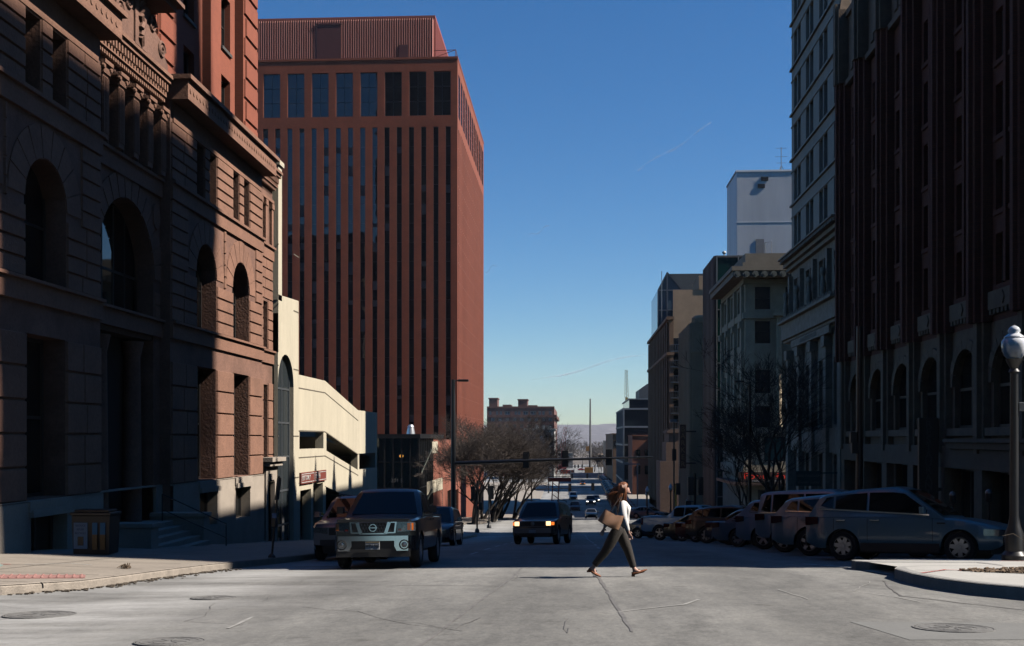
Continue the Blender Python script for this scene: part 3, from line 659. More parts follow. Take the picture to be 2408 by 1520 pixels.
i_.build('interior', M('shaded_concrete', (.12, .11, .1), .9), G)
sr = MB()
for k in range(9):
    z = -5.0+k*.95; sr.hexa([F(ya+1, z, -1.6), F(yb-.6, z+.5, -1.6), F(yb-.6, z+.5, -1.2), F(ya+1, z, -1.2), F(ya+1, z+.18, -1.6), F(yb-.6, z+.68, -1.6), F(yb-.6, z+.68, -1.2), F(ya+1, z+.18, -1.2)])
sr.build('stair', CREAM, G)
RS = M('maroon_sign', (.28, .07, .05), .5, .08, 3); WH = M('white_lettering', (.8, .78, .74), .5, 0)
for (a, b, s, s2) in ((yb+.1, yb+2.95, 'EXIT ONLY', '2415'), (yb+3.05, yc-.1, 'ENTER', '')):
    sg = MB(); z = -1.95; sg.fb(F, a, b, z-.28, z+.28, 0, .1); sg = sg.build('sign', RS, G)
    fr = MB(); Fs = FX(LX+.15, 1)
    fr.fb(Fs, a+.08, b-.08, z+.19, z+.22, 0, .012); fr.fb(Fs, a+.08, b-.08, z-.22, z-.19, 0, .012); fr.fb(Fs, a+.08, a+.11, z-.19, z+.19, 0, .011); fr.fb(Fs, b-.11, b-.08, z-.19, z+.19, 0, .011)
    fr.build('border', WH, sg)
    text(s, .34, lambda x, y, q, a=a, z=z: Fs(a+.2+x, z+y, .005+q), WH, sg, align='LEFT')
for u in (yb+2.75, yb+4.1): pass
YEL = M('yellow_paint', (.5, .33, .03), .6, .15, 4)
for k, (u, x, lb) in enumerate(((yb+1.4, -12.5, 'yellow bollard at the garage exit, the one nearer the stair tower'), (yb+4.2, -12.3, 'yellow bollard at the garage entry lane beside the dark opening'))):
    b_ = MB(); z = gx(x, u); b_.lathe((x, u, z+.15), [(.11, 0), (.11, 1.15), (.07, 1.22), (0.01, 1.24)], 12); tag(b_.build('bollard', YEL, loc=(x, u, z+.15), auto=40), lb, 'bollard', 'yellow bollards at the garage entrance')
hd = MB(); hd.box(LX-1.2, LX-.9, yb+.9, yb+1.5, -2.95+3.2, -2.88+3.2)
# a lit lamp hangs inside the upper deck
lm = MB(); y_, z_ = gz(723, 1035, LX-2.5); lm.lathe((LX-2.5, y_, z_), [(.12, 0), (.2, .06), (.05, .12)], 8)
tag(lm.build('deck_lamp', M('sodium_lamp', (.6, .25, .05), .5, 0, emit=(1, .35, .05), es=3), loc=(LX-2.5, y_, z_)), 'small orange lamp glowing inside the upper opening of the cream garage', 'lamp')

# ---------------- red brick tower ----------------
T = thing('brick_tower', 'tall red brick office tower with dark vertical window strips and ribbed metal penthouse', 'tower', (-36, 180, -12))
TB = BR('tower_brick', (.36, .082, .034), (.32, .07, .03), (.28, .10, .06), .3, .12, .012, var=.17, bump=.2)
PH = M('red_corrugated_metal', (.52, .13, .085), .55, .06, 1.5)
TX, TY, TE = -16.1, 157.0, 203.0
zr = onY(1077, TY, 138)[1]
m = MB(); hw = []; ht = []
for k in range(23): r_ = TX-.95-k*1.72; hw.append((r_-.74, r_, onY(800, TY, 1022)[1]-8, onY(1000, TY, 298)[1]))
for k in range(11): r_ = TX-.95-k*3.44; ht.append((r_-2.42, r_, onY(1000, TY, 272)[1], onY(1000, TY, 168)[1]))
wall(m, FY(TY), TX-41, TX, -13, zr, hw+ht, .35)
sw = [(TY+1.2+k*1.72, TY+1.94+k*1.72, hw[0][2], hw[0][3]) for k in range(26)]; st_ = [(TY+1.2+k*3.44, TY+3.6+k*3.44, ht[0][2], ht[0][3]) for k in range(13)]
wall(m, FX(TX, 1), TY, TE, -13, zr, sw+st_, .09)
m.box(TX-41, TX-.2, TY+.6, TE, -13, zr-.05); m.fb(FY(TY), TX-41, TX+.06, zr, zr+.3, -46, .06)
m.build('wall', TB, T)
for hs, F_, n_ in ((hw, FY(TY), 23), (sw, FX(TX, 1), 26)): windows(F_, hs, .28 if n_ == 23 else .085, T, GLT, DARKF, (1, 19), .05)
rb_ = random.Random(6); BLD = M('window_blind', (.13, .12, .11), .8, .1)
for o_ in [c for c in T.children if c.name.startswith('window')][:23]:
    k_ = [c for c in T.children if c.name.startswith('window')].index(o_); a_, b_, c_, e_ = hw[k_]
    for j in range(19):
        if rb_.random() < .2: z_ = c_+(e_-c_)*(j+1)/19; MB().fb(FY(TY), a_+.07, b_-.07, z_-rb_.uniform(.4, 1.8), z_-.06, -.265, -.255).build('blind', BLD, o_)
for hs, F_ in ((ht, FY(TY)), (st_, FX(TX, 1))): windows(F_, hs, .28 if hs is ht else .085, T, GLT, DARKF, (2, 3), .07)
m = MB(); px_ = onY(1022, TY+1.5)[0]; zp = onY(1022, TY+1.5, 42)[1]
m.box(TX-41, px_, TY+1.5, TY+19, zr, zp); m.box(TX-41.1, px_+.1, TY+1.4, TY+19.1, zp, zp+.3)
ddx0, ddx1 = onY(747, TY+1.5)[0], onY(802, TY+1.5)[0]; ddz = onY(760, TY+1.5, 60)[1]
k = px_-.15
while k > TX-41:
    in_d = ddx0 < k < ddx1
    z_0 = zr+.1 if not in_d else ddz; m.prism([(k, TY+1.5), (k-.15, TY+1.34), (k-.30, TY+1.5)], lambda a, b: (a, b, z_0), lambda a, b: (a, b, zp-.05)); k -= .33
k = TY+1.7
while k < TY+19: m.box(px_, px_+.12, k, k+.13, zr+.1, zp-.05); k += .33
m.build('penthouse', PH, T)
m = MB(); m.box(ddx0, ddx1, TY+1.3, TY+1.45, zr, ddz); m.box(ddx0-.15, ddx1+.15, TY+1.25, TY+1.5, ddz, ddz+.2); m.build('penthouse_door', M('dark_red_door', (.13, .03, .025), .6, .08), T); m = MB(); x0, x1 = onY(939, TY+1.5)[0], onY(960, TY+1.5)[0]; m.box(x0, x1, TY+1.3, TY+1.42, zr, onY(950, TY+1.5, 107)[1])
m.build('penthouse_door', M('dark_red_door', (.13, .03, .025), .6, .08), T)
m = MB()
for Y_ in (TY+.4, TY+6, TY+12): m.tube([(TX-.3, Y_, zr+.2), (TX-.3, Y_, zr+1.4)], .05)
m.tube([(px_, TY+.4, zr+1.3), (TX-.3, TY+.4, zr+1.35), (TX-.3, TY+14, zr+1.35)], .05); m.tube([(px_, TY+.4, zr+.3), (TX-.3, TY+.4, zr+1.35)], .04); m.tube([(TX-.3, TY+.4, zr+.8), (TX-.3, TY+14, zr+.8)], .04)
m.build('roof_railing', M('red_rail', (.25, .06, .05), .5), T)

# ---------------- glazed brick lobby building at the foot of the tower ----------------
L = thing('lobby_building', 'low red brick building with a dark glazed corner at the foot of the tower', 'building', (-18, 115, -9))
RB = BR('orange_red_brick', (.38, .105, .06), (.33, .09, .05), (.34, .15, .1), .3, .1, .012)
Y0 = 103.0; X1 = onY(985, Y0)[0]; X0 = onY(884, Y0)[0]; zt_ = onY(985, Y0, 1021)[1]; Y1 = onX(1040, X1)[0]
m = MB(); m.box(X0-8, X1-.5, Y0+7, Y1, -11, zt_-.4); ybr = onX(1018, X1)[0]; m.box(X1-3, X1, ybr, Y1, -11, zt_-.35); m.box(X0-8, X0, Y0+.5, Y0+8, -11, zt_-.4)
m.build('brick_wall', RB, L)
m = MB(); m.box(X0-8.2, X1+.15, Y0-.15, Y1+.1, zt_-.4, zt_); m.build('roof', BLACK, L)
F = FY(Y0); hs = [(X0, X1, -10.5, zt_-.4)]
m = MB(); n = 5
for k in range(n+1): u = X0+(X1-X0)*k/n; m.fb(F, u-.07, u+.07, -10.5, zt_-.4, -.1, .05)
for z in (-9, -6.6, -4.9, -4.6, -2.2): m.fb(F, X0, X1, z, z+.1, -.08, .03)
FS = FX(X1, 1)
for k in range(9): u = Y0+(ybr-Y0)*k/8; m.fb(FS, u-.06, u+.06, -10.5, zt_-.4, -.08, .04)
for z in (-6.6, -4.6, -2.2): m.fb(FS, Y0, ybr, z, z+.1, -.08, .03)
m.build('mullions', BLACK, L)
m = MB(); m.fb(FS, Y0, ybr, -10.5, zt_-.4, -.1, -.06); m.build('side_glass', GL('dark_side_glass', (.02, .025, .03), .1, 1.5), L)
m = MB(); m.fb(F, X0, X1, -10.5, zt_-.4, -.1, -.06); gm = GL('clear_glass', (.8, .9, .85), .02, 1.45); gm.node_tree.nodes['Principled BSDF'].inputs['Transmission Weight'].default_value = .95
m.build('front_glass', gm, L)
m = MB(); m.box(X0-.2, X1-.5, Y0+6.8, Y0+7, -10, zt_-.4); m.box(X0, X0+.2, Y0+.3, Y0+7, -10, zt_-.4); m.build('inner_wall', M('pale_green_wall', (.25, .3, .25), .8), L)
m = MB()
for a, b, c, d in ((.5, -4.6, 3.2, -1.4), (3.2, -4.6, 4.8, -1.0), (.5, -7.6, 3.0, -4.7), (3, -7.6, 1.2, -4.7), (3.4, -7.6, 4.9, -4.7)): m.tube([(X0+a, Y0+2.5, b), (X0+c, Y0+2.5, d)], .12, 6)
m.box(X0+3.0, X0+3.3, Y0+2.3, Y0+2.6, -10, zt_-.4); m.build('stair_brace', M('grey_green_steel', (.3, .33, .28), .6), L)
m = MB(); zb = onX(1030, X1, 1143)[1]; m.fb(FS, ybr-5, Y1+.02, zb-.5, zb+.75, -.1, .06); m.fb(FS, ybr-1.0, Y1-4.6, zt_-1.9, zt_-.7, -.1, .07); m.build('stone_band', CREAM, L)
m = MB(); x_, z_ = onY(944, Y0+3, 1073); m.lathe((x_, Y0+3, z_), [(.06, -.15), (.18, -.08), (.22, .04), (.1, .15), (.03, .18)], 10)
m.build('lamp_globe', M('amber_lamp', (.9, .4, .1), .4, 0, emit=(1, .4, .08), es=.8), L, auto=60)
text('201 S.', .5, lambda x, y, q: F(X0+2.0+x, -3.85+y, .06+q), M('dim_letter', (.3, .28, .25), .5, 0), L)
m = MB(); x_, z_ = onY(966, Y0+4, 1016); m.lathe((x_, Y0+4, zt_-.05), [(.42, 0), (.38, .3), (.3, .7), (.34, .75), (.2, .95)], 12)
tag(m.build('roof_vent', M('galvanised', (.6, .6, .6), .35, .05, metal=.8), loc=(x_, Y0+4, zt_), auto=40), 'small silver roof vent on the flat roof of the glazed corner building', 'roof vent')
# long low brick wall running on down the hill
LW = thing('brick_annex', 'low red brick annex with louvre strips and dark windows below the tower', 'building', (-17, 130, -11))
m = MB(); ye = 157.0; Xw = -14.9
za, zb_ = onX(1042, Xw, 1104)[1], onX(1042, Xw, 1104)[1]-1.4
hs = [(Y1+3, Y1+4, -9.5, -5.6), (Y1+6, Y1+7.2, -9.5, -5.6), (Y1+12, Y1+17, -10.5, -6.2), (Y1+20, Y1+25, -10.5, -6.5)]
wall(m, FX(Xw, 1), Y1, ye, -13, za, hs, .4); m.box(Xw-14, Xw-.5, Y1, ye, -13, za-.02); m.fb(FX(Xw, 1), Y1, ye, za, za+.35, -.5, .12); m.box(Xw-12, Xw-1.4, Y1+1, TY-.2, za, za+3.4)
m.build('wall', RB, LW)
windows(FX(Xw, 1), hs[2:], .3, LW, GLS, DARKF, (3, 2), .08)
m = MB()
for h in hs[:2]:
    z = h[2]
    while z < h[3]-.1: m.hexa([FX(Xw, 1)(u, z+dz, n_) for (u, dz, n_) in ((h[0], 0, -.3), (h[1], 0, -.3), (h[1], -.06, -.02), (h[0], -.06, -.02), (h[0], .16, -.3), (h[1], .16, -.3), (h[1], .03, -.02), (h[0], .03, -.02))]); z += .22
m.build('louvre', M('louvre_metal', (.35, .3, .26), .5), LW)
# ---------------- right side ----------------
RX = 16.5
F = FX(RX, -1)
K = thing('arcade_building', 'dark red brick building with tall piers, stone arcade and pinnacled parapet', 'building', (RX+10, 46, g(46)))
DB = BR('dark_brick', (.24, .075, .045), (.17, .055, .035), (.12, .06, .045), .22, .08, .012, var=.25)
GS = M('dark_limestone', (.30, .21, .14), .85, .25, 1.2, .5, 14, fine=.1)
KY0, KY1 = 23.1, 69.2
zpar = 25.1; zterra = onX(1978, RX, 214)[1]
bays = [66.6-i*4.55 for i in range(9)]       # bay centres
arches = []; ups = []; shop = []
for i, c in enumerate(bays):
    arches.append((c-1.55, c+1.55, .45, 3.75))
    for k in range(5): ups += [(c-1.35, c-.25, 6.0+k*2.9, 8.0+k*2.9), (c+.25, c+1.35, 6.0+k*2.9, 8.0+k*2.9)]
    shop.append((c-1.8, c+1.8, -5.6, -1.3))
shop[2] = (bays[2]-1.5, bays[2]+1.5, -5.6, -1.25)
w_ = MB(); s_ = MB()
wall(w_, F, KY0, KY1, 4.6, 21.2, ups, .35)
wall(s_, F, KY0, KY1, -7, 4.6, arches+shop, .5)
for a in arches: archfill(s_, F, a[0], a[1], a[3], .5); voussoirs(s_, F, a[0], a[1], a[3], .42, 0, .12, 9)
w_.box(RX+.9, RX+32, KY0, KY1, -7, 22.6)
w_.fb(FY(KY0), RX, RX+32, -7, 21.2, -.4, 0)
for i, c in enumerate(bays+[bays[-1]-4.55]):
    u = c+2.28
    if u < KY0: u = KY0+.45
    w_.fb(F, u-.62, u+.62, 4.6, 21.2, -.1, .38); w_.fb(F, u-.36, u+.36, 4.6, 21.2, -.1, .62); w_.fb(F, u-.14, u+.14, 4.6, 21.2, -.1, .78)
    s_.fb(F, u-.42, u+.42, -.6, 4.6, -.1, .3); s_.fb(F, u-.2, u+.2, -.6, 4.6, -.1, .48); s_.fb(F, u-.45, u+.45, -7, -.6, -.1, .36)
    # pinnacle and pier cap
    s_.fb(F, u-.5, u+.5, 21.2, zpar+.5, -.3, .7); s_.fb(F, u-.25, u+.25, 21.2, zpar+.9, -.1, .86)
    MB().hexa([F(u-.36, zpar+.5, -.1), F(u+.36, zpar+.5, -.1), F(u+.36, zpar+.5, .6), F(u-.36, zpar+.5, .6), F(u-.05, zpar+2.3, .2), F(u+.05, zpar+2.3, .2), F(u+.05, zpar+2.3, .3), F(u-.05, zpar+2.3, .3)]).build('pinnacle', GS, K)
for c in bays:
    w_.fb(F, c-.13, c+.13, 6.0, 20.9, -.1, .18)
    s_.fb(F, c-1.6, c+1.6, 5.05, 5.75, -.1, .22)
    for k in range(8): s_.fb(F, c-1.5+k*.4, c-1.3+k*.4, 4.85, 5.05, -.1, .2)
    P = [(c+.18*math.cos(t*1.57), 5.4+.26*math.sin(t*1.57)) for t in range(4)]; s_.prism(P, lambda x, y: F(x, y, .2), lambda x, y: F(x, y, .27))
    s_.fb(F, c-1.75, c+1.75, .1, .45, -.1, .3, .02)
    for k in range(5): w_.fb(F, c-1.4, c+1.4, 5.8+k*2.9, 5.98+k*2.9, -.05, .1)
par = MB(); par.fb(F, KY0, KY1, 21.0, zpar, -.5, .12); par.fb(F, KY0, KY1, zpar, zpar+.35, -.6, .3); par.fb(F, KY0, KY1, 21.0, 21.3, -.1, .34)
for c in bays:
    for k in range(3): par.fb(F, c-1.2+k*.85, c-.6+k*.85, 21.7, 23.1, .1, .2, .03)
par.box(RX+.5, RX+32, KY0, KY0+.5, 21.2, zpar); par.box(RX+.5, RX+32, KY1-.5, KY1, 21.2, zpar)
w_.build('brick_wall', DB, K); s_.build('stone_arcade', GS, K)
par.build('parapet', TERRA, K)
windows(F, arches, .26, K, GL('arcade_glass', (.012, .013, .016), .02, 2.2, .12), WOODF, (2, 2), .12)
windows(F, ups, .3, K, GLS, DARKF, (1, 2), .06)
windows(F, shop, .4, K, GLS, DARKF, (3, 2), .1, 'shopfront')
m = MB(); m.fb(F, KY0, bays[4]+1, -.45, -.15, -.1, .55, .03); m.fb(F, KY0, bays[4]+1, -.15, 0, -.1, .7); m.fb(F, KY0, bays[4]+1, -1.25, -.45, -.1, .38)
m.fb(F, bays[4]+1, KY1, -1.25, -.3, -.05, .38)
m.build('shopfront_cornice', M('dark_tan_stone', (.2, .16, .115), .8, .2, 1.5, .3, 16), K)
# arched shop door
d = MB(); c = bays[6]; voussoirs(d, F, c-.8, c+.8, -2.3, .25, .25, .45, 9); d.fb(F, c-1.05, c-.8, -6, -3.1, .1, .45); d.fb(F, c+.8, c+1.05, -6, -3.1, .1, .45)
d.build('door_arch', GS, K)
# blade sign
S = thing('blade_sign', 'black vertical blade sign lettered RESTAURANT on the brick arcade building', 'sign', (RX-1, 52, 0))
y_ = onX(2178, RX-1.0)[0]; zt1 = onX(2178, RX-1, 983)[1]; zb1 = onX(2178, RX-1, 1182)[1]
m = MB(); m.box(RX-1.35, RX-.5, y_-.12, y_+.12, zb1, zt1-.0); m.box(RX-.5, RX, y_-.05, y_+.05, zt1-.5, zt1-.35); m.box(RX-.5, RX, y_-.05, y_+.05, zb1+.5, zb1+.65); m.build('sign_box', BLACK, S, bevel=.03)
for k, ch in enumerate('RESTAURANT'): text(ch, .46, lambda x, y, q, k=k: (RX-.93+x, y_-.13-q, zt1-.3-k*(zt1-zb1-.5)/9.6+y), M('dull_sign_letter', (.09, .09, .095), .5, 0), S)
S = thing('banner_sign', 'dark green banner sign lettered 1600 FARNAM beside the grey building', 'sign', (15, 70, -4))
y_ = 69.9; m = MB(); x0, z0 = onY(1872, y_, 1108); x1, z1_ = onY(1930, y_, 1143); m.box(x0, x1, y_-.04, y_+.04, z1_, z0); m.box(x1, RX+.2, y_-.03, y_+.03, z0-.15, z0-.08); m.build('banner', M('dark_teal', (.02, .11, .11), .7), S)
tl = M('pale_letter', (.28, .3, .3), .6, 0)
text('1600 FARNAM', .24, lambda x, y, q: ((x0+x1)/2+x, y_-.05-q, z0-.3+y), tl, S)
text('Events Suites', .24, lambda x, y, q: ((x0+x1)/2+x, y_-.05-q, z0-.68+y), tl, S, shear=.3)

# grey-white tall building next door
Wb = thing('grey_office_building', 'tall grey stone office building with paired windows and carved lower cornices', 'building', (RX+8, 79, g(79)))
GW = M('grey_stone', (.60, .52, .44), .8, .12, 1.0, .2, 20, fine=.05)
GW2 = M('carved_grey_stone', (.46, .385, .31), .8, .3, 2.5, .6, 16, fine=.15)
Y0, Y1 = 69.25, 86.6; n = 4; bw = (Y1-Y0)/n; hs = []
for i in range(n):
    c = Y0+bw*(i+.5)
    for k in range(11): z = 14.2+3.42*k; hs += [(c-1.25, c-.12, z, z+2.35), (c+.12, c+1.25, z, z+2.35)]
low = []
for i in range(n):
    c = Y0+bw*(i+.5); low += [(c-1.3, c-.1, 9.1, 11.9), (c+.1, c+1.3, 9.1, 11.9), (c-1.35, c+1.35, .9, 5.2), (c-1.35, c+1.35, -6.0, -1.0)]
m = MB(); wall(m, F, Y0, Y1, 12.6, 52, hs, .35); m.box(RX+.5, RX+34, Y0, Y1, -7, 51.9); m.fb(FY(Y0), RX, RX+34, -7, 52, -.4, 0)
for k in range(11): z = 14.2+3.42*k; m.fb(F, Y0-.02, Y1+.12, z-.16, z-.02, -.05, .16); m.fb(F, Y0, Y1+.05, z+2.4, z+2.5, -.02, .06)
m.build('upper_wall', GW, Wb)
m = MB(); wall(m, F, Y0, Y1+.02, -7, 12.6, low, .6)
for z0, z1_, p in ((12.6, 12.9, .3), (12.9, 13.2, .55), (13.2, 13.45, .8), (13.45, 13.6, .95), (8.6, 8.8, 1.0), (7.4, 8.6, .7), (7.2, 7.4, .5), (-.9, .7, .2), (-7, -6, .25)): m.fb(F, Y0+.05, Y1+(.6 if z0 > 7 else .1), z0, z1_, -.1, p, .02)
for i in range(n+1):
    u = min(max(Y0+bw*i, Y0+.4), Y1-.3); m.fb(F, u-.4, u+.4, -6.2, 5.9, -.1, .42); m.fb(F, u-.5, u+.5, 5.9, 6.6, -.1, .55); m.fb(F, u-.25, u+.25, 8.8, 12.2, -.1, .3)
    m.lathe(F(u, 9.0, .5), [(.16, 0), (.2, .8), (.12, 1.4), (.2, 1.7), (.14, 2.0)], 8)
for k in range(40): u = Y0+.3+k*.42; m.fb(F, u, u+.2, 8.8, 8.95+.12*(k % 2), .75, .9); m.fb(F, u, u+.2, 13.2, 13.4, .8, .9)
m.fb(F, Y0+bw*.55, Y1-bw*.6, 6.65, 7.15, .4, .56)
m.build('carved_base', GW2, Wb)
text('FIRST NATIONAL BANK', .42, lambda x, y, q: F((Y0+Y1)/2-x, 6.9+y, .58+q), GW, Wb, font_sx=1.25)
windows(F, hs, .3, Wb, GLS, DARKF, (1, 2), .06); windows(F, low, .5, Wb, GLS, DARKF, (1, 3), .08)

# ---- across the side street: tan building with bracketed cornice ----
TAN = M('tan_stone', (.70, .57, .40), .8, .14, 1.0, .35, 18, fine=.08)
N = thing('tan_corner_building', 'tan stone corner building with heavy bracketed cornice, columns and a restaurant below', 'building', (22, 118, -9))
Y0, Y1 = 110.0, 126.5; X0, X1 = 16.55, 36; FW = FY(Y0); FN = FX(X0, -1)
def zy(py, Y=Y0): return onY(1746, Y, py)[1]
zc = zy(655); rows = [(zy(1015), zy(915)), (zy(873), zy(806)), (zy(809), zy(748))]
rows = [(zy(945), zy(880)), (zy(866), zy(813)), (zy(809), zy(762)), (zy(730), zy(675))]
rows = [(zy(1005), zy(955)), (zy(925), zy(870)), (zy(808), zy(755)), (zy(728), zy(675))]
hs = []
for i in range(4):
    c = X0+1.5+i*3.25
    for a, b in rows: hs.append((c-.92, c+.92, a, b))
hn = []
for i in range(3):
    c = Y0+3.6+i*4.9
    for a, b in rows: hn += [(c-1.5, c-.15, a, b), (c+.15, c+1.5, a, b)]
sh = [(X0+1.2, X0+6.5, -7.9, -4.9), (X0+7.4, X0+12, -7.9, -4.9)]; mz = [(X0+1.8, X0+5.6, zy(1085), zy(1028))]
m = MB(); wall(m, FW, X0, X1, -9, zc, hs+sh+mz, .4); wall(m, FN, Y0, Y1, -9, zc, hn, .4); m.box(X0+.6, X1, Y0+.6, Y1, -9, zc)
for z0, z1_, p in ((zy(1115), zy(1095), .25), (zy(1022), zy(1010), .2), (zy(750), zy(735), .25), (zy(668), zy(655), .2)):
    m.fb(FW, X0-p, X1, z0, z1_, -.1, p); m.fb(FN, Y0-p+.01, Y1, z0, z1_, -.1, p-.01)
for i in range(4):
    c = X0+2.1+4.5*i+ (0 if i else -1.2)
for i in range(4):
    c = X0+3.15+i*3.25; m.lathe((c, Y0-.3, zy(1005)), [(.36, 0), (.36, .3), (.28, .4), (.25, 9.0), (.22, 10.6), (.34, 10.8), (.4, 11.3)], 12)
    m.fb(FW, c-.6, c+.6, zy(745), zy(738), -.1, .9)
for i in range(4):
    u = Y0+1.2+i*4.9; m.fb(FN, u-.45, u+.45, zy(1005), zy(670), -.1, .3); m.fb(FN, u-.55, u+.55, zy(770), zy(755), -.1, .5)
m.fb(FW, X0, X0+.9, zy(1005), zy(670), -.1, .12)
m.build('wall', TAN, N)
m = MB(); m.box(X0-1.35, X1, Y0-1.35, Y1, zc, zc+.55); m.box(X0-1.5, X1, Y0-1.5, Y1, zc+.55, zc+.95); m.box(X0-.3, X1, Y0-.3, Y1, zc+.95, zc+1.5); m.box(X0, X1, Y0, Y1, zc+1.5, zc+2.4)
m.build('cornice', M('grey_tan_cornice', (.42, .36, .28), .8, .15, 1.5), N)
m = MB()
for k in range(24): m.lathe((X0-1.0+k*.86, Y0-1.35, zc+.2), [(.3, -.16), (.33, -.05), (.28, .05)], 10, 'y'); m.lathe((X0-1.0+k*.86, Y0-1.5, zc+.2), [(.12, -.08), (.14, .05)], 8, 'y')
m.build('roundel', M('verdigris_roundel', (.18, .2, .18), .6), N)
windows(FW, hs, .3, N, GLS, DARKF, (1, 2), .08); windows(FN, hn, .3, N, GLS, DARKF, (1, 2), .07)
windows(FW, sh, .3, N, GLS, DARKF, (3, 1), .1, 'shopfront'); windows(FW, mz, .2, N, GL('teal_glass', (.10, .2, .18), .15, 1.5), DARKF, (2, 1), .1, 'mezzanine_window')
m = MB(); m.box(X0-1.0, X0+9.5, Y0-1.1, Y0-.1, zy(1141), zy(1136)); m.box(X0-.7, X0+9.3, Y0-.5, Y0-.1, zy(1134), zy(1110)); m.box(X0-1.2, X0-.1, Y0-1, Y1-4, zy(1141), zy(1134)); m.build('canopy', M('dark_red_canopy', (.05, .025, .02), .6), N)
text('Food House', .82, lambda x, y, q: (X0+2.5+x, Y0-.56-q, zy(1120)+y), M('red_letters', (.55, .03, .02), .4, 0, emit=(1, .06, .03), es=.12), N, font_sx=1.35)
text('CHINESE RESTAURANT  342-1818', .27, lambda x, y, q: (X0+2.6+x, Y0-.62-q, zy(1131.5)+y), WH, N, font_sx=1.05, shear=.2)
for a in (X0+.3, X0+6.55): MB().fb(FW, a, a+.8, -9, -5, -.1, .05).build('pilaster', TAN, N)

# dark glass slab behind it
D = thing('dark_glass_building', 'dark metal clad building with a grid of green glass on its end', 'building', (22, 134, -10))
Y0 = 128.0; X0 = onY(1680, Y0)[0]; Y1 = onX(1653, X0)[0]; zt_ = onY(1680, Y0, 601)[1]
DM = M('dark_cladding', (.055, .06, .07), .5, .15, .6)
m = MB(); m.box(X0, X0+24, Y0+.2, Y1, -12, zt_)
for k in range(9): u = Y0+.6+k*(Y1-Y0)/9; m.box(X0-.08, X0, u, u+.12, -12, zt_)
m.build('wall', DM, D)
m = MB(); m.box(X0+.3, X0+24, Y0+.02, Y0+.2, -10, zt_-.3); m.build('glass', GL('green_glass', (.012, .06, .055), .08, 1.5), D)
m = MB()
for k in range(9): m.box(X0+k*2.4+.2, X0+k*2.4+.34, Y0-.08, Y0+.05, -10, zt_)
z = zt_-.15
while z > -9: m.box(X0+.2, X0+24, Y0-.06, Y0+.04, z, z+.13); z -= 3.0
m.build('mullions', M('pale_mullion', (.28, .3, .3), .4), D)
m = MB(); x_, z_ = onY(1703, Y0+2, 601); m.tube([(x_, Y0+2, zt_), (x_, Y0+2, zt_+.5)], .07); m.lathe((x_, Y0+2, zt_+.45), [(.1, 0), (.25, .15), (.2, .3), (.05, .36)], 8)
tag(m.build('roof_vent', WH, loc=(x_, Y0+2, zt_)), 'small white vent cap on top of the dark glass building', 'roof vent')
# white corrugated elevator tower
V = thing('metal_clad_tower', 'windowless white corrugated metal tower rising behind the tan building', 'tower', (24, 150, -10))
Y0 = 146.0; X0 = onY(1732, Y0)[0]; zt_ = onY(1732, Y0, 405)[1]; X1 = onY(1870, Y0)[0]
CW = M('white_corrugated', (1.25, 1.27, 1.3), .5, .08, .5, stretch=(1, 1, .12))
m = MB(); m.box(X0, X1, Y0, Y0+9, -11, zt_); m.box(X0-.1, X1, Y0-.1, Y0+9.1, zt_, zt_+.22); zb = onY(1732, Y0, 524)[1]; m.box(X0-.02, X1, Y0-.06, Y0, zb, zb+.1)
k = X0+.05
while k < X1-.3: m.prism([(k, Y0), (k+.03, Y0-.03), (k+.06, Y0)], lambda a, b: (a, b, -11), lambda a, b: (a, b, zt_-.02)); k += .06
m.build('cladding', CW, V)
m = MB(); a, b = onY(1777, Y0)[0], onY(1796, Y0)[0]; z0, z1_ = onY(1777, Y0, 598)[1], onY(1777, Y0, 563)[1]; m.box(a, b, Y0-.1, Y0-.05, z0, z1_); m.tube([(b+.1, Y0-.4, z0), (b+.1, Y0-.4, z1_-.5), (b+.9, Y0-.4, z1_-.4), (b+.9, Y0-.4, z0)], .05); m.build('door', M('grey_door', (.3, .3, .31), .5), V)
m = MB()
for px, py in ((1798, 421), (1790, 438)): x_, z_ = onY(px, Y0, py); m.box(x_-.45, x_+.45, Y0-.12, Y0-.03, z_-.25, z_+.25)
m.build('vent', DARKF, V)
A = thing('antenna', 'thin rooftop antenna mast on top of the white corrugated tower', 'antenna', (X1-1, Y0+1, zt_))
x_ = onY(1837, Y0+1)[0]; za = onY(1837, Y0+1, 347)[1]; m = MB(); m.tube([(x_, Y0+1, zt_+.2), (x_, Y0+1, za)], .05, 5)
for a in range(3): m.tube([(x_+.5*math.cos(a*2.1), Y0+1+.5*math.sin(a*2.1), zt_+.2), (x_, Y0+1, zt_+1.0)], .04, 4)
for dz, w_ in ((.1, .7), (1.2, .8), (2.0, .6)): m.tube([(x_-w_, Y0+1, za-dz), (x_+w_, Y0+1, za-dz)], .025, 4)
m.build('mast', GREYF, A)

# brown and tan buildings further down
def block(name, label, px_c, px_f, X, Ytop_px, wm, west_h, north_h, zg, depthx=22, gm=GLS, cat='building'):
    Y0 = onX(px_c, X)[0]; Y1 = onX(px_f, X)[0]; zt_ = onY(px_c, Y0, Ytop_px)[1]
    o = thing(name, label, cat, (X+(depthx/2 if X > 0 else -depthx/2), (Y0+Y1)/2, zg))
    return o, Y0, Y1, zt_
BT = M('tan_brick', (.62, .42, .26), .85, .12, .5, fine=.06); BD = M('brown_brick', (.30, .17, .095), .85, .15, .5, fine=.06)
P, Y0, Y1, zt_ = block('tan_ribbed_building', 'tan building with vertical ribbed corner and a vertical BARKER sign', 1634, 1608, 16.3, 750, BT, 0, 0, -12)
X0 = 16.3; m = MB(); m.box(X0, X0+20, Y0, Y1, -13, zt_); m.box(X0-.3, X0+3, Y0-.3, Y1, -13, zt_-1.5)
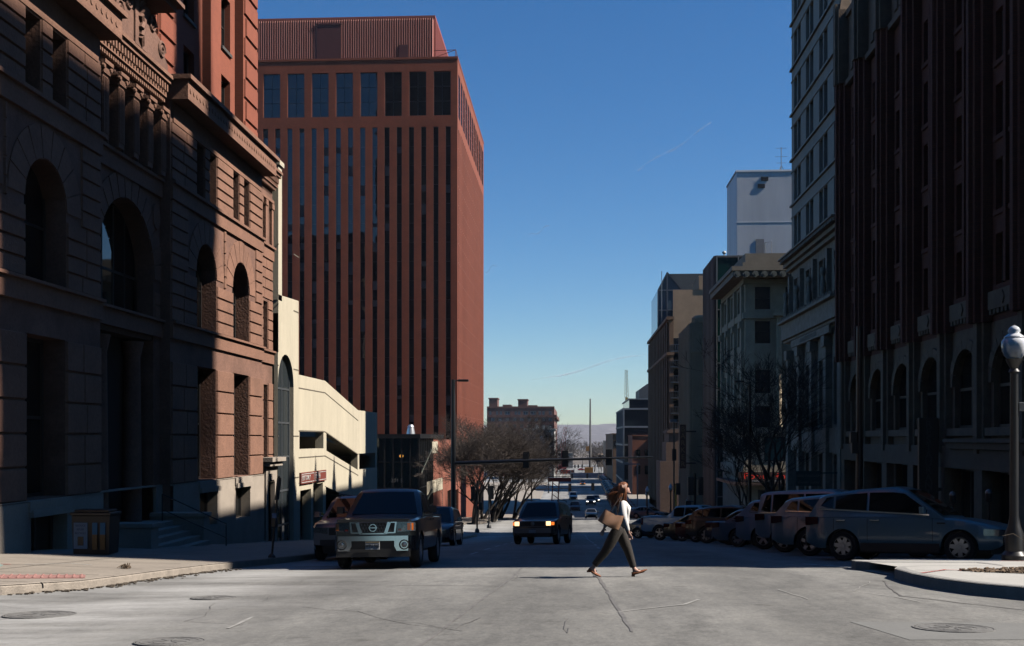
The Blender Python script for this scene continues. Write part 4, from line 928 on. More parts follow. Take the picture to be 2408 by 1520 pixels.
m.lathe((X0+1.2, Y0+1.2, zt_-.5), [(1.5, 0), (1.5, .7), (1.1, 1.0)], 12)
for k in range(9): u = Y0+.4+k*(Y1-Y0-.6)/8; m.box(X0-.75, X0, u-.35, u+.35, -10, zt_-.6)
m.box(X0-.5, X0+1, Y0-.5, Y1, zt_-4.6, zt_-4.2)
m.build('wall', BT, P)
m = MB(); w2 = [(Y0+1.0+k*(Y1-Y0-.6)/8, Y0+1.8+k*(Y1-Y0-.6)/8) for k in range(8)]
for a, b in w2: m.box(X0-.36, X0-.31, a, b, -10, zt_-3)
m.build('window_strip', GLS, P)
S = thing('vertical_sign', 'dark vertical sign lettered BARKER on the tan ribbed building', 'sign', (15, Y0-1, -2))
y_ = Y0-1.5; x0, z0 = onY(1598, y_, 999); x1, z1_ = onY(1613, y_, 1102); m = MB(); m.box(x0, x1, y_-.2, y_+.2, z1_, z0); m.box(x1, X0, y_-.1, y_+.1, z0-1, z0-.8); m.box(x1, X0, y_-.1, y_+.1, z1_+.6, z1_+.8); m.build('sign_box', M('maroon_dark', (.06, .02, .015), .5), S)
for k, ch in enumerate('BARKER'): text(ch, .95, lambda x, y, q, k=k: ((x0+x1)/2+x, y_-.21-q, z0-.6-k*.93+y), M('tan_letter', (.35, .22, .12), .5, 0), S)
Q, Y0, Y1, zt_ = block('balcony_building', 'brown brick apartment building with balconies and a gabled glass penthouse', 1574, 1527, 16.2, 745, BD, 0, 0, -14)
X0 = 16.2; m = MB(); zw = onY(1600, Y0, 680)[1]
m.box(X0, X0+.7, Y0, Y1, -15, zt_); m.box(X0, X0+3, Y0+1.1, Y1, -15, zt_)
for k in range(13): u = Y0+2+k*(Y1-Y0-4)/12; m.box(X0-.35, X0, u-.7, u+.7, -12, zt_-.8)
for z in (zt_-6.5, zt_-.5): m.box(X0-.5, X0+.8, Y0-.2, Y1, z, z+.5)
m.build('wall', BD, Q)
m = MB(); wall(m, FY(Y0+1), X0+.7, X0+26, -15, zw, [], .1); m.box(X0+3, X0+26, Y0+1.2, Y1, -15, zw); m.box(onY(1645, Y0)[0], X0+26, Y0+.9, Y0+12, zw, onY(1645, Y0, 683)[1]+2.6)
m.build('pale_wall', BT, Q)
zz = onY(1590, Y0, 825)[1]
xa, xb = onY(1574, Y0)[0]+.2, onY(1609, Y0)[0]
for k in range(7):
    z = zz-k*2.62; m = MB(); m.box(xa, xb, Y0-.1, Y0+1, z-.2, z); 
    for j in range(9): x = xa+j*(xb-xa)/8; m.tube([(x, Y0-.05, z), (x, Y0-.05, z+1.0)], .03, 4)
    m.tube([(xa, Y0-.05, z+1.0), (xb, Y0-.05, z+1.0)], .05, 4); o = m.build('balcony', GREYF, Q)
    m = MB(); m.box(xa+.3, xb-.2, Y0+.88, Y0+.97, z, z+2.2); m.build('balcony_door', GLS, o)
# gabled glass penthouse
m = MB(); gy = 218.0; a, _ = onY(1533, gy); b, _ = onY(1605, gy); pk, zpk = onY(1569, gy, 641); ze = onY(1569, gy, 668)[1]; zb = zt_-1
a2 = X0; zq = onY(1600, gy, 683)[1]
P5 = [(a2, zb), (b, zb), (b, zq), (pk, zpk), (a2, ze-1.2)]
m.prism(P5, lambda x, z: (x, gy, z), lambda x, z: (x, gy+18, z)); m.build('glass_penthouse', GL('sky_glass', (.12, .17, .2), .12, 1.6), Q)
m = MB(); m.box(pk+.0, X0+16, gy+.2, gy+30, zq, zq+.05)
m.hexa([(b+.2, gy+.5, zq), (X0+18, gy+.5, zq), (X0+18, gy+20, zq), (b+.2, gy+20, zq), (pk+.4, gy+.5, zpk-.2), (X0+18, gy+.5, zpk-.2), (X0+18, gy+20, zpk-.2), (pk+.4, gy+20, zpk-.2)]); m.build('metal_roof', M('slate_metal', (.09, .105, .11), .5), Q)
m = MB()
for p_, q_ in (((a2, zb), (a2, ze-1.2)), ((a2, ze-1.2), (pk, zpk)), ((pk, zpk), (b, zq)), ((b, zq), (b, zb)), ((pk, zb), (pk, zpk)), ((a2, lerp(zb, ze, .5)), (b, lerp(zb, ze, .5))), ((a2, ze-1.2), (b, ze-1.2))): m.tube([(p_[0], gy-.1, p_[1]), (q_[0], gy-.1, q_[1])], .14, 4)
x_, zA = onY(1556, gy-2, 638); m.build('glazing_bars', GREYF, Q)
m = MB(); m.tube([(x_, gy-2, zt_), (x_, gy-2, zA)], .07, 5); tag(m.build('flagpole', GREYF, loc=(x_, gy-2, zt_)), 'thin bare flagpole on the roof of the balcony building', 'flagpole')
# tan wing low in front
U = thing('stepped_tan_building', 'low tan stepped building front below the balcony building', 'building', (16, Y0-6, -13))
m = MB(); yy = Y0-8; xa, za = onY(1573, yy, 1010); xb, _ = onY(1612, yy); m.box(xa, xb, yy, yy+8, -13.5, za); xc, zc_ = onY(1566, yy, 1040); m.box(xc, xb, yy-.3, yy+8, -13.5, zc_); xe, ze_ = onY(1552, yy, 1085); m.box(xe, xb, yy-.6, yy+8, -13.5, ze_); m.box(xa-.3, xb, yy-.2, yy+8, za-.6, za-.2); m.build('wall', M('pink_tan', (.32, .2, .14), .85, .12), U)

# far glass office on the right, orange brick block in front of it
Hh = thing('glass_office', 'dark blue glass office block with white frame bands far down the street', 'building', (25, 350, -16))
Y0 = 310.0; X0 = onY(1467, Y0)[0]; Y1 = 358; xl = onY(1450, Y0)[0]
m = MB(); zt_ = onY(1467, Y0, 960)[1]; z2_ = onY(1480, Y0, 935)[1]; DG = GL('blue_dark_glass', (.03, .045, .055), .1, 1.6)
m.box(X0, X0+34, Y0, Y0+50, -18, zt_); m.box(onY(1483, Y0)[0], X0+34, Y0+8, Y0+50, zt_, z2_); m.build('glass_wall', DG, Hh)
m = MB()
for k in range(6): z = zt_-k*4.9; m.box(X0-.3, X0+34, Y0-.3, Y0+50, z-.45, z)
for k in range(4): x = X0-.2+k*7.3; m.box(x, x+.35, Y0-.35, Y0, -18, zt_)
for k in range(8): u = Y0+k*6.4; m.box(X0-.35, X0, u, u+.4, -18, zt_)
m.box(onY(1481, Y0)[0], X0+34, Y0+7.6, Y0+50, z2_-.3, z2_)
xg, zg_ = onY(1503, Y0+12, 908)
m.build('frame', M('pale_frame', (.33, .36, .38), .5), Hh)
m = MB(); P5 = [(xg, z2_), (xg, zg_-1), (xg+2.3, zg_+.6), (X0+30, zg_-2), (X0+30, z2_)]; m.prism(P5, lambda x, z: (x, Y0+12, z), lambda x, z: (x, Y0+30, z)); m.build('roof_house', M('roof_grey', (.13, .14, .15), .6), Hh)
Or = thing('orange_brick_block', 'orange brick block in front of the dark glass office', 'building', (20, 250, -15))
Y0 = 287.0; m = MB(); x0, z0 = onY(1487, Y0, 1026); m.box(x0, x0+16, Y0, Y0+22, -16, z0); m.box(x0-.1, x0+16, Y0-.1, Y0+22, z0, z0+.3); m.build('wall', BR('orange_brick', (.38, .13, .07), (.33, .11, .06), (.3, .15, .1), .4, .15), Or)
hs = [(x0+.9+2.2*k, x0+2.0+2.2*k, -9+j*4, -6.8+j*4) for k in range(2) for j in range(2)]; m = MB()
for a, b, c, d in hs: q = MB(); q.box(a, b, Y0-.06, Y0-.02, c, d); q.build('window', GLS, Or)
m = MB(); m.box(x0+4.2, x0+5.2, Y0-.3, Y0, -16, z0-.5); m.build('downpipe', DARKF, Or)

# ---- far left: old brick hotel and white building with painted name ----
O = thing('brick_hotel', 'old flat roofed red brick hotel block with rooftop chimneys far down the street', 'building', (-25, 540, -18))
HB = BR('hotel_brick', (.24, .10, .075), (.2, .085, .065), (.2, .12, .1), 1.2, .5, .04)
Y0 = 520.0; xa = onY(1145, Y0)[0]; xb, zt_ = onY(1303, Y0, 958); Y1 = 620
m = MB(); hs = []
def hx(px): return onY(px, Y0)[0]
def hz(py): return onY(1200, Y0, py)[1]
for px, w_ in ((1153, 5), (1169, 5), (1178, 5), (1193, 13), (1213, 6), (1221, 6), (1236, 12), (1254, 14), (1269, 6), (1278, 6), (1294, 6)): hs.append((hx(px-w_/2), hx(px+w_/2), hz(976), hz(967.5)))
for r in range(1, 8):
    for k in range(9): px = 1159+k*17; hs.append((hx(px-4), hx(px+4), hz(991+15.5*(r-1)), hz(983+15.5*(r-1))))
wall(m, FY(Y0), xa, xb, -19, zt_, hs, .5); m.box(xa, xb-.3, Y0+.6, Y1, -19, zt_-.5); m.fb(FX(xb, 1), Y0, Y1, -19, zt_, -.3, 0)
m.box(xa, xb+.15, Y0-.15, Y0+.3, zt_-.4, zt_+.4); m.box(xb-.2, xb+1.2, Y0, Y1, hz(984), hz(976)); m.fb(FY(Y0), xa, xb+.1, hz(981.5), hz(980), -.1, .2)
for a, b, t in ((1148, 1168, 938), (1217, 1239, 941)): m.box(hx(a), hx(b), Y0+5, Y0+16, zt_-1, hz(t)); m.box(hx(a)-.3, hx(b)+.3, Y0+4.8, Y0+16, hz(t), hz(t)+.6)
m.box(hx(1180), hx(1200), Y0+6, Y0+18, zt_-1, hz(951)); m.box(hx(1240), hx(1262), Y0+8, Y0+18, zt_-1, hz(952))
m.build('wall', HB, O)
windows(FY(Y0), hs, .4, O, GLS, M('white_frame', (.55, .55, .52), .6, 0), (2, 2), .28)
Bw = thing('white_painted_building', 'white painted building with its name lettered near the roof, in front of the brick hotel', 'building', (-20, 480, -17))
Y0 = 470.0; xb, zt_ = onY(1303, Y0, 1011); xa = onY(1230, Y0)[0]
m = MB(); m.box(xa, xb, Y0, Y0+40, -18, zt_); m.box(xa, xb+.5, Y0-.5, Y0+40, zt_, zt_+.5)
for px in (1262, 1276, 1290): x, _ = onY(px, Y0+4); m.box(x-1, x+1, Y0+3, Y0+6, zt_, zt_+1.8)
m.build('wall', M('white_wall', (.62, .62, .58), .8, .08), Bw)
text('Burlington', 1.9, lambda x, y, q: (onY(1281, Y0)[0]+x, Y0-.1-q, onY(1281, Y0, 1017)[1]+y), BLACK, Bw, font_sx=.9)
for px in (1264, 1284):
    for r in range(3): x, z = onY(px, Y0, 1030+r*18); q = MB(); P_ = [(x-.7, z-1.6), (x+.7, z-1.6), (x+.7, z+.6)]+[(x+.7*math.cos(t), z+.6+.7*math.sin(t)) for t in (.5, 1.0, 1.57, 2.1, 2.6)]+[(x-.7, z+.6)]; q.prism(P_, lambda a, b: (a, Y0-.05, b), lambda a, b: (a, Y0-.15, b)); q.build('window', GLS, Bw)
# other far blocks
rnd = random.Random(4)
for i, (nm, lb, px0, px1, py, Y_, dx, mt) in enumerate((
    ('stone_store', 'small brick store with dark upper box beside the glass office', 1441, 1452, 1022, 386, 82, BD),
    ('dark_store', 'dark flat roofed block just beyond the brick store', 1437, 1447, 1040, 488, 128, DM),
    ('depot_building', 'distant pale low building at the foot of the street, left side', 1316, 1326, 1066, 760, 14, M('pale_tan', (.4, .36, .3), .85)),
    ('warehouse', 'distant small brown warehouse right of the street end', 1405, 1420, 1070, 800, 20, BT))):
    o = thing(nm, lb, 'building', (0, Y_, -18)); x0, z0 = onY(px0, Y_, py); x1 = onY(px1, Y_)[0]
    m = MB(); m.box(x0, x1+6, Y_, Y_+max(20, dx), -24, z0); m.box(x0-.2, x1+6, Y_-.2, Y_+max(20, dx), z0, z0+.4); m.build('wall', mt, o)
    for k in range(3): q = MB(); a = lerp(x0, x1+4, (k+.3)/3); q.box(a, a+1.2, Y_-.08, Y_-.02, z0-4, z0-2); q.build('window', GLS, o)

# ---- tall buildings out of the picture that cast the long shade, block sky light and fill the window reflections ----
def bulk(name, label, x0, x1, y0, y1, z0, z1, mt):
    o = thing(name, label, 'building', ((x0+x1)/2, (y0+y1)/2, z0)); m = MB(); m.box(x0, x1, y0, y1, z0, z1)
    k = z0+3
    while k < z1-1: m.box(x0-.15, x1+.15, y0-.15, y1+.15, k, k+.5); k += 3.6
    m.box(x0-.3, x1+.3, y0-.3, y1+.3, z1, z1+1); m.build('wall', mt, o)
    return o
CB = M('brown_tower_stone', (.16, .13, .11), .8, .1, .3)
bulk('side_street_block', 'plain brown block behind the balcony building, out of view', 19, 50, 239, 258.5, -16, 14, BD)
bulk('office_block', 'brown office block behind the arcade building, out of view to the right', 46, 60, 19.8, 32.7, -5, 66, CB)
bulk('slim_office_tower', 'slim taller brown tower behind the arcade building, out of view to the right', 46, 52, 33.1, 35.4, -5, 75, CB)
bulk('dark_tower_behind', 'dark high-rise behind the camera on the left side', -62, -22, -75, -40, -4, 118, CB)
bulk('stone_block_behind', 'stone office block behind the camera on the far left', -130, -64, -75, -30, -4, 62, CB)
bulk('brick_sky_blocker', 'unseen brick block behind the camera on the right, raised to block sky light', 17, 60, -75, -14, -4, 88, M('bulk_brick', (.2, .08, .06), .8))  # unseen block, made this tall to cut sky fill on the street
bulk('corner_block_behind', 'tan corner block behind the camera on the left kerb', -50, -15, -36, -8, -3, 20, TAN)
# ---------------- vehicles ----------------
def paint(name, col, metal=.1, rough=.3): return M(name, tuple(c*1.25 for c in col), rough, .03, 1, metal=min(metal, .15), coat=.5)
TYRE = M('tyre_rubber', (.016, .016, .017), .85, .15, 8, .2, 40); RIM = M('alloy_rim', (.42, .43, .45), .3, .05, metal=.85)
PLAS = M('black_plastic', (.014, .014, .015), .6, .1); CHR = M('chrome', (.48, .48, .49), .10, 0, metal=1.0)
CGL = GL('car_glass', (.006, .007, .008), .02, 1.38); LENS = M('headlight_lens', (.20, .20, .21), .1, .5, 30, metal=.4, coat=.8); REDL = M('red_lens', (.25, .008, .008), .15, 0, coat=.7)
AMB = M('amber_lens', (.7, .16, .02), .2, 0, coat=.6); ONL = M('headlight_on', (1, .9, .7), .3, 0, emit=(1, .62, .28), es=1.3); AMBON = M('amber_on', (1, .4, .05), .3, 0, emit=(1, .22, .03), es=.55)
WHL = M('headlight_white_on', (1, 1, 1), .3, 0, emit=(1, .95, .85), es=2.2)
PLATE = M('plate_white', (.55, .56, .58), .5, .05)
SUVT = dict(L=4.6, W=1.88, H=1.70, wb=2.72, fo=.90, wr=.36, sill=.30, belt=1.06, nose=.86, hood=1.02, ws=(1.22, 1.95), rf=(2.4, 3.95), tail=4.48, rise=.10, drop=.07, th=1.04, kick=True)
SPEC = {
 'suv': SUVT,
 'bigsuv': dict(SUVT, rise=.0, drop=.02, L=5.2, W=2.0, H=1.93, wb=3.02, fo=.98, wr=.41, sill=.42, belt=1.25, nose=1.0, hood=1.17, ws=(1.45, 2.15), rf=(2.3, 4.75), tail=5.12),
 'sedan': dict(SUVT, rise=.02, drop=0, L=4.75, W=1.82, H=1.45, wb=2.76, fo=.93, wr=.33, sill=.24, belt=.92, nose=.70, hood=.88, ws=(1.35, 2.1), rf=(2.25, 3.4), tail=4.2, th=.95),
 'van': dict(SUVT, rise=.03, drop=.02, L=5.1, W=1.98, H=1.72, wb=3.0, fo=.97, wr=.35, sill=.24, belt=1.02, nose=.80, hood=.98, ws=(.95, 1.9), rf=(2.0, 4.6), tail=5.0),
 'pickup': dict(SUVT, rise=0, drop=0, L=5.25, W=1.86, H=1.78, wb=3.2, fo=.92, wr=.385, sill=.40, belt=1.18, nose=1.02, hood=1.12, ws=(1.42, 2.1), rf=(2.25, 3.1), tail=3.42, th=1.15),
 'truck': dict(SUVT, rise=0, drop=0, L=5.8, W=2.0, H=1.92, wb=3.65, fo=.95, wr=.41, sill=.48, belt=1.28, nose=1.12, hood=1.22, ws=(1.5, 2.2), rf=(2.35, 3.7), tail=4.05, th=1.25)}
def sm(t): t = max(0, min(1, t)); return t*t*(3-2*t)
def car(name, label, cat, kind, pm, detail=1, group=None, lights=None, over=None, lower=None, rimstyle=5):
    S = dict(SPEC[kind]); S.update(over or {})
    L_, W, H, wb, fo, wr = S['L'], S['W'], S['H'], S['wb'], S['fo'], S['wr']
    T = thing(name, label, cat, (0, 0, 0), group)
    pk = kind in ('pickup', 'truck'); ax = (fo, fo+wb); Ra = wr*1.16; h = W/2
    X = lambda s: L_/2-s           # s measured back from the nose
    def hw(s): return h*(1-.13*(1-sm(s/.55))-.08*(1-sm((L_-s)/.45)))
    cowl, tail = S['ws'][0], S['tail']
    def top(s):
        if s < .12: return lerp(S['nose']-.10, S['nose'], sm(s/.12))
        if s < cowl: return lerp(S['nose'], S['hood'], math.sin(min(1, (s-.12)/(cowl-.12)*1.0)*math.pi/2))
        if s < tail-.2: return lerp(S['hood'], S['belt'], sm((s-cowl)/.6))
        return lerp(S['belt'], S['th'], sm((s-tail+.2)/.3)) if not pk else S['th']+.02
    def bot(s):
        z = S['sill']
        for a in ax:
            d = abs(s-a)
            if d < Ra: z = max(z, wr+math.sqrt(max(0, Ra*Ra-d*d))-.0)
        if s < .3: z = max(z, S['sill']-.0+(.12)*(1-s/.3)**2)
        if L_-s < .35: z = max(z, S['sill']+.15*(1-(L_-s)/.35)**2)
        return z
    st = set([0, .04, .12, .3, .5, L_-.35, L_-.12, L_-.04, L_, cowl, tail-.2])
    for a in ax:
        for k in range(13): st.add(a-Ra*math.cos(math.pi*k/12))
        st.add(a-Ra-.01); st.add(a+Ra+.01)
    k = .25
    while k < L_: st.add(round(k, 3)); k += .25
    st = sorted(x for x in st if 0 <= x <= L_); rows = []
    for s in st:
        w_, zt, zb = hw(s), top(s), bot(s); zb = min(zb, zt-.12)
        zs = [S['sill'], .5*S['sill']+.5*S['belt']*.72, S['belt']*.8]
        r_ = [(w_*.95, zb), (w_*.985, max(zb, zs[1]*.72)), (w_, max(zb, zs[1])), (w_*.985, max(zb, min(zs[2], zt-.09))), (w_*.955, max(zb+.02, zt-.045)), (w_*.90, zt-.008), (w_*.5, zt+.012*(s < cowl)), (0, zt+.02*(s < cowl))]
        rows.append([(X(s), y, z) for y, z in r_]+[(X(s), -y, z) for y, z in r_[-2::-1]])
    m = MB(); n = len(rows[0]); m.v = [p for r_ in rows for p in r_]
    m.f = [(i*n+j, i*n+j+1, (i+1)*n+j+1, (i+1)*n+j) for i in range(len(rows)-1) for j in range(n-1)]+[tuple(range(n)), tuple((len(rows)-1)*n+j for j in range(n))]
    # wheel arch lips
    zr = H; B0 = S['belt']; w0, w1 = S['ws'][0], S['ws'][1]; r0, r1 = S['rf'][0], S['rf'][1]
    rfl = [(w0, top(w0)), (w1, H-.07), (r0, H), (lerp(r0, r1, .6), H-.01-S['drop']*.5), (r1, H-.05-S['drop']), (tail, top(tail)+.0)]
    if kind == 'suv' or kind == 'bigsuv' or kind == 'van': rfl = rfl[:-1]+[(r1+.15, H-.12-S['drop']), (L_-.10, B0+.05), (L_-.08, top(L_-.1)-.02)]
    def rz(s): return interp(rfl, s)
    def gy(s, z): # half width of the cabin at height z
        b = hw(min(max(s, .6), L_-.3))*.95; t = (z-B0)/(H-B0); return b*(1-.20*max(0, t)) - (0 if t < .9 else .02)
    cs = sorted(set([p[0] for p in rfl]+[lerp(w0, w1, k/3) for k in (1, 2)]+[lerp(r1, rfl[-1][0], k/4) for k in (1, 2, 3)]+[lerp(r0, r1, k/4) for k in range(5)])); rows = []
    for s in cs:
        z = rz(s); zb = top(s)-.03; z = max(z, zb+.001); y1 = gy(s, z)
        yb = gy(s, zb)
        r_ = [(yb, zb), (lerp(yb, y1, .9), lerp(zb, z, .9)), (y1*.94, z-.012), (y1*.6, z+.012), (0, z+.02)]
        rows.append([(X(s), y, zz) for y, zz in r_]+[(X(s), -y, zz) for y, zz in r_[-2::-1]])
    n = len(rows[0]); k0 = len(m.v); m.v += [p for r_ in rows for p in r_]
    m.f += [(k0+i*n+j, k0+i*n+j+1, k0+(i+1)*n+j+1, k0+(i+1)*n+j) for i in range(len(rows)-1) for j in range(n-1)]+[tuple(k0+j for j in range(n)), tuple(k0+(len(rows)-1)*n+j for j in range(n))]
    if pk:   # open bed: tailgate and rails stay, floor sunk
        s0 = tail+.08
        for sy in (-1, 1): m.box(X(L_-.02), X(s0), sy*h*.80, sy*h*.93, S['belt']-.3, S['th']+.05)
        m.box(X(L_-.01), X(L_-.08), -h*.8, h*.8, S['belt']-.3, S['th']+.05)
    body = m.build('body', pm, T, local=True, auto=32)
    m = MB(); m.box(X(L_-.35), X(.3), -h+.32, h-.32, S['sill']-.1, S['belt']*.8)
    for a in ax: m.box(X(a+Ra+.05), X(a-Ra-.05), -h+.06, h-.06, wr+.12, wr*2+.16) if False else None
    for a in ax:
        for sy in (-1, 1): m.add([(X(a+Ra*math.cos(t)), sy*(h-.30), wr+Ra*math.sin(t)) for t in [math.pi*q/10 for q in range(11)]]+[(X(a+Ra*math.cos(t)), sy*(h*.955), wr+Ra*math.sin(t)) for t in [math.pi*q/10 for q in range(11)]], [(q, q+1, q+12, q+11) for q in range(10)])
    if lower: 
        for sy in (-1, 1): m.box(X(fo+wb-Ra-.02), X(fo+Ra+.02), sy*h*.90, sy*(h*.99), S['sill']-.06, S['sill']+.14)
    m.build('underbody', PLAS, T, local=True)
    if pk:
        m = MB(); m.box(X(L_-.09), X(tail+.1), -h*.79, h*.79, S['th']-.02, S['th']+.024); m.build('bed', PLAS, T, local=True)
    # glass
    def quadpatch(P, nm, mat=CGL, par=None):
        m = MB(); m.add(P, [tuple(range(len(P)))]); return m.build(nm, mat, par or T, local=True)
    m = MB()
    for i in range(6):
        for j in range(5):
            pass
    def wpt(u, v):
        s = lerp(w0+.06, w1-.015, v); z = rz(s); return (X(s)+.012, lerp(-1, 1, u)*(gy(s, z)*.94-.07-.02*v), z+.022-.012*abs(lerp(-1, 1, u)))
    m.grid(wpt, 6, 4); m.build('windshield', CGL, T, local=True, smooth=True)
    def side(P, sy):  # polygon in (s,z)
        return [(X(s), sy*(gy(s, z)*(1-.0)+.012), z) for s, z in P]
    zl = B0+.035; zh = H-.13
    def fz(s, d=.10): return min(zh, rz(s)-d)
    splits = S.get('pillars') or ([w1+.05+(r1-w1)*.42, r1-.25] if not pk else [w1+.05+(r1-w1)*.55])
    s_a = w0+(w1-w0)*.42; edges = [s_a]+splits
    endS = rfl[-3][0]-.05 if kind in ('suv', 'bigsuv', 'van') else (tail-.28 if kind == 'sedan' else r1+.05)
    segs = []; cur = s_a
    for sp in splits+[endS]:
        if sp-cur > .18: segs.append((cur, sp-.03)); cur = sp+.03
    for i, (a, b) in enumerate(segs):
        zr_ = lambda s: zl+S['rise']*max(0, (s-s_a)/(endS-s_a)); P = [(a, zr_(a)), (b, zr_(b))]; k = 5
        topz = [(lerp(b, a, q/k), fz(lerp(b, a, q/k))) for q in range(k+1)]
        if i == len(segs)-1 and not pk: 
            b2 = b-.02; topz = [(lerp(b-.12, a, q/k), fz(lerp(b-.12, a, q/k))) for q in range(k+1)]; P = [(a, zr_(a)), (b+.02, zr_(b)+.05)]
        P += [p for p in topz if p[1] > zr_(p[0])+.04]
        for sy in (-1, 1): quadpatch(side(P, sy), 'side_window')
    if kind in ('suv', 'bigsuv', 'van'):
        yb = gy(L_-.1, B0+.1)*.86; za, zb = B0+.08, H-.19-S['drop']; sa = interp([(z, s) for s, z in sorted([(p[0], p[1]) for p in rfl[-3:]], key=lambda q: q[1])], za); sb = interp([(z, s) for s, z in sorted([(p[0], p[1]) for p in rfl[-3:]], key=lambda q: q[1])], zb)
        quadpatch([(X(sa)-.02, -yb, za), (X(sa)-.02, yb, za), (X(sb)-.02, yb*.86, zb), (X(sb)-.02, -yb*.86, zb)], 'rear_window')
    else:
        sa, sb = (tail-.04, r1+.06); quadpatch([(X(sa)-.015, -h*.66, rz(sa)+.03), (X(sa)-.015, h*.66, rz(sa)+.03), (X(sb)-.015, h*.6, rz(sb)+.0), (X(sb)-.015, -h*.6, rz(sb)+.0)], 'rear_window')
    # wheels
    for a in ax:
        for sy in (-1, 1):
            c = (X(a), sy*(h-.125), wr); m = MB()
            m.lathe(c, [(wr*.62, -.105), (wr*.9, -.115), (wr*.985, -.08), (wr, -.03), (wr, .03), (wr*.985, .08), (wr*.9, .115), (wr*.62, .105)], 24, 'y', closed=False)
            m.lathe(c, [(wr*.64, -.1), (wr*.64, .1)], 20, 'y', closed=False); m.lathe(c, [(.01, -.02*sy), (wr*.64, -.02*sy)], 20, 'y', closed=False)
            wh = m.build('wheel', TYRE, T, local=True, auto=40)
            m = MB(); o_ = sy*.085
            m.lathe((c[0], c[1]+o_, c[2]), [(wr*.66, -.03), (wr*.68, .012*sy), (wr*.6, .012*sy), (wr*.58, -.03)], 24, 'y', closed=False)
            if detail:
                for q in range(rimstyle):
                    t = 2*math.pi*q/rimstyle+.3; ct, sn = math.cos(t), math.sin(t)
                    for d in (-1, 1) if rimstyle > 5 else (0,):
                        def pt(r_, w_): return (c[0]+ct*r_-sn*(w_+d*.022), c[2]+sn*r_+ct*(w_+d*.022))
                        P = [pt(.03, -.035), pt(wr*.62, -.018 if rimstyle > 5 else -.05), pt(wr*.62, .018 if rimstyle > 5 else .05), pt(.03, .035)]
                        m.prism(P, lambda a_, b_: (a_, c[1]+o_-.02*sy, b_), lambda a_, b_: (a_, c[1]+o_+.012*sy, b_))
                m.lathe((c[0], c[1]+o_, c[2]), [(.06, -.02*sy), (.055, .02*sy), (.01, .022*sy)], 10, 'y')
            m.build('rim', RIM, wh, local=True)
    # wraps: shells that follow the nose or tail in plan
    def plan(y, front, off):
        ay = abs(y); s = 0
        for q in range(60):
            s_ = q*.012
            if hw(s_ if front else L_-s_) >= ay: s = s_; break
        return (X(s)+off if front else X(L_-s)-off)
    def wrap(nm, y0, y1, zf, mat, par=T, front=True, off=.012, th=.04, n=8, side_s=0, sl=0, so_=None):
        m = MB(); P = []
        for k in range(n+1):
            y = lerp(y0, y1, k/n); z0, z1 = zf(k/n); x = plan(y, front, off); sg = 1 if front else -1
            P.append([(x, y, z0), (x, y+sl, z1), (x-sg*th, y+sl, z1), (x-sg*th, y, z0)])
        if side_s:
            sy = 1 if y1 > 0 else -1
            for k in range(1, 6):
                s = .05+side_s*k/5; w_ = hw(s if front else L_-s)+(off if so_ is None else so_); z0, z1 = zf(1+k/5.0); x = X(s) if front else X(L_-s)
                P.append([(x, sy*w_, z0), (x, sy*w_, z1), (x, sy*(w_-th), z1), (x, sy*(w_-th), z0)])
        m.v = [p for q in P for p in q]
        m.f = [(i*4+j, i*4+(j+1) % 4, (i+1)*4+(j+1) % 4, (i+1)*4+j) for i in range(len(P)-1) for j in range(4)]+[(0, 1, 2, 3), tuple(len(m.v)-4+j for j in range(4))]
        return m.build(nm, mat, par, local=True, auto=40)
    info = dict(T=T, S=S, X=X, hw=hw, plan=plan, wrap=wrap, top=top, gy=gy, rz=rz, h=h, quad=quadpatch)
    nz = S['nose']
    if detail >= 1 and not S.get('custom'):
        hm_ = lights or LENS
        for sy in (-1, 1):
            wrap('headlight', sy*h*.50, sy*h*.86, lambda t: (nz-.27+.05*min(t, 1), nz-.10+.015*min(t, 2)), hm_, side_s=.32 if not lights else .12, off=.014)
            if kind in ('suv', 'bigsuv', 'van', 'sedan'): wrap('taillight', sy*h*.55, sy*h*.91, lambda t: (S['belt']-.25+.03*t, S['belt']-.02+.0*t), REDL, front=False, side_s=.28, off=.014)
            else: wrap('taillight', sy*h*.82, sy*h*.91, lambda t: (S['belt']-.42, S['belt']-.04), REDL, front=False, side_s=.1, off=.014)
        wrap('grille', -h*.46, h*.46, lambda t: (nz-.30, nz-.11), PLAS, off=.01)
        wrap('lower_grille', -h*.7, h*.7, lambda t: (S['sill']+.10, S['sill']+.26), PLAS, off=.012)
        wrap('rear_bumper', -h*.90, h*.90, lambda t: (S['sill']+.05, S['sill']+.30), PLAS if kind != 'sedan' else pm, front=False, off=.03, n=12)
        m = MB(); x = X(L_)-.035; m.box(x-.01, x+.02, -.16, .16, S['sill']+.36, S['sill']+.50); m.build('licence_plate', PLATE, T, local=True)
    if detail >= 1:
        for sy in (-1, 1):
            m = MB(); s = w0+(w1-w0)*.45; y = sy*(gy(s, B0)+.0); m.tube([(X(s), y, B0+.06), (X(s), y+sy*.12, B0+.1)], .025, 6)
            m.hexa([(X(s)+a, y+sy*b, B0+c) for c in (.04, .20) for a, b in ((-.07, .09), (.05, .11), (.03, .27), (-.07, .28))]);
            m.build('mirror', pm if kind not in ('pickup',) else PLAS, T, local=True, bevel=.025)
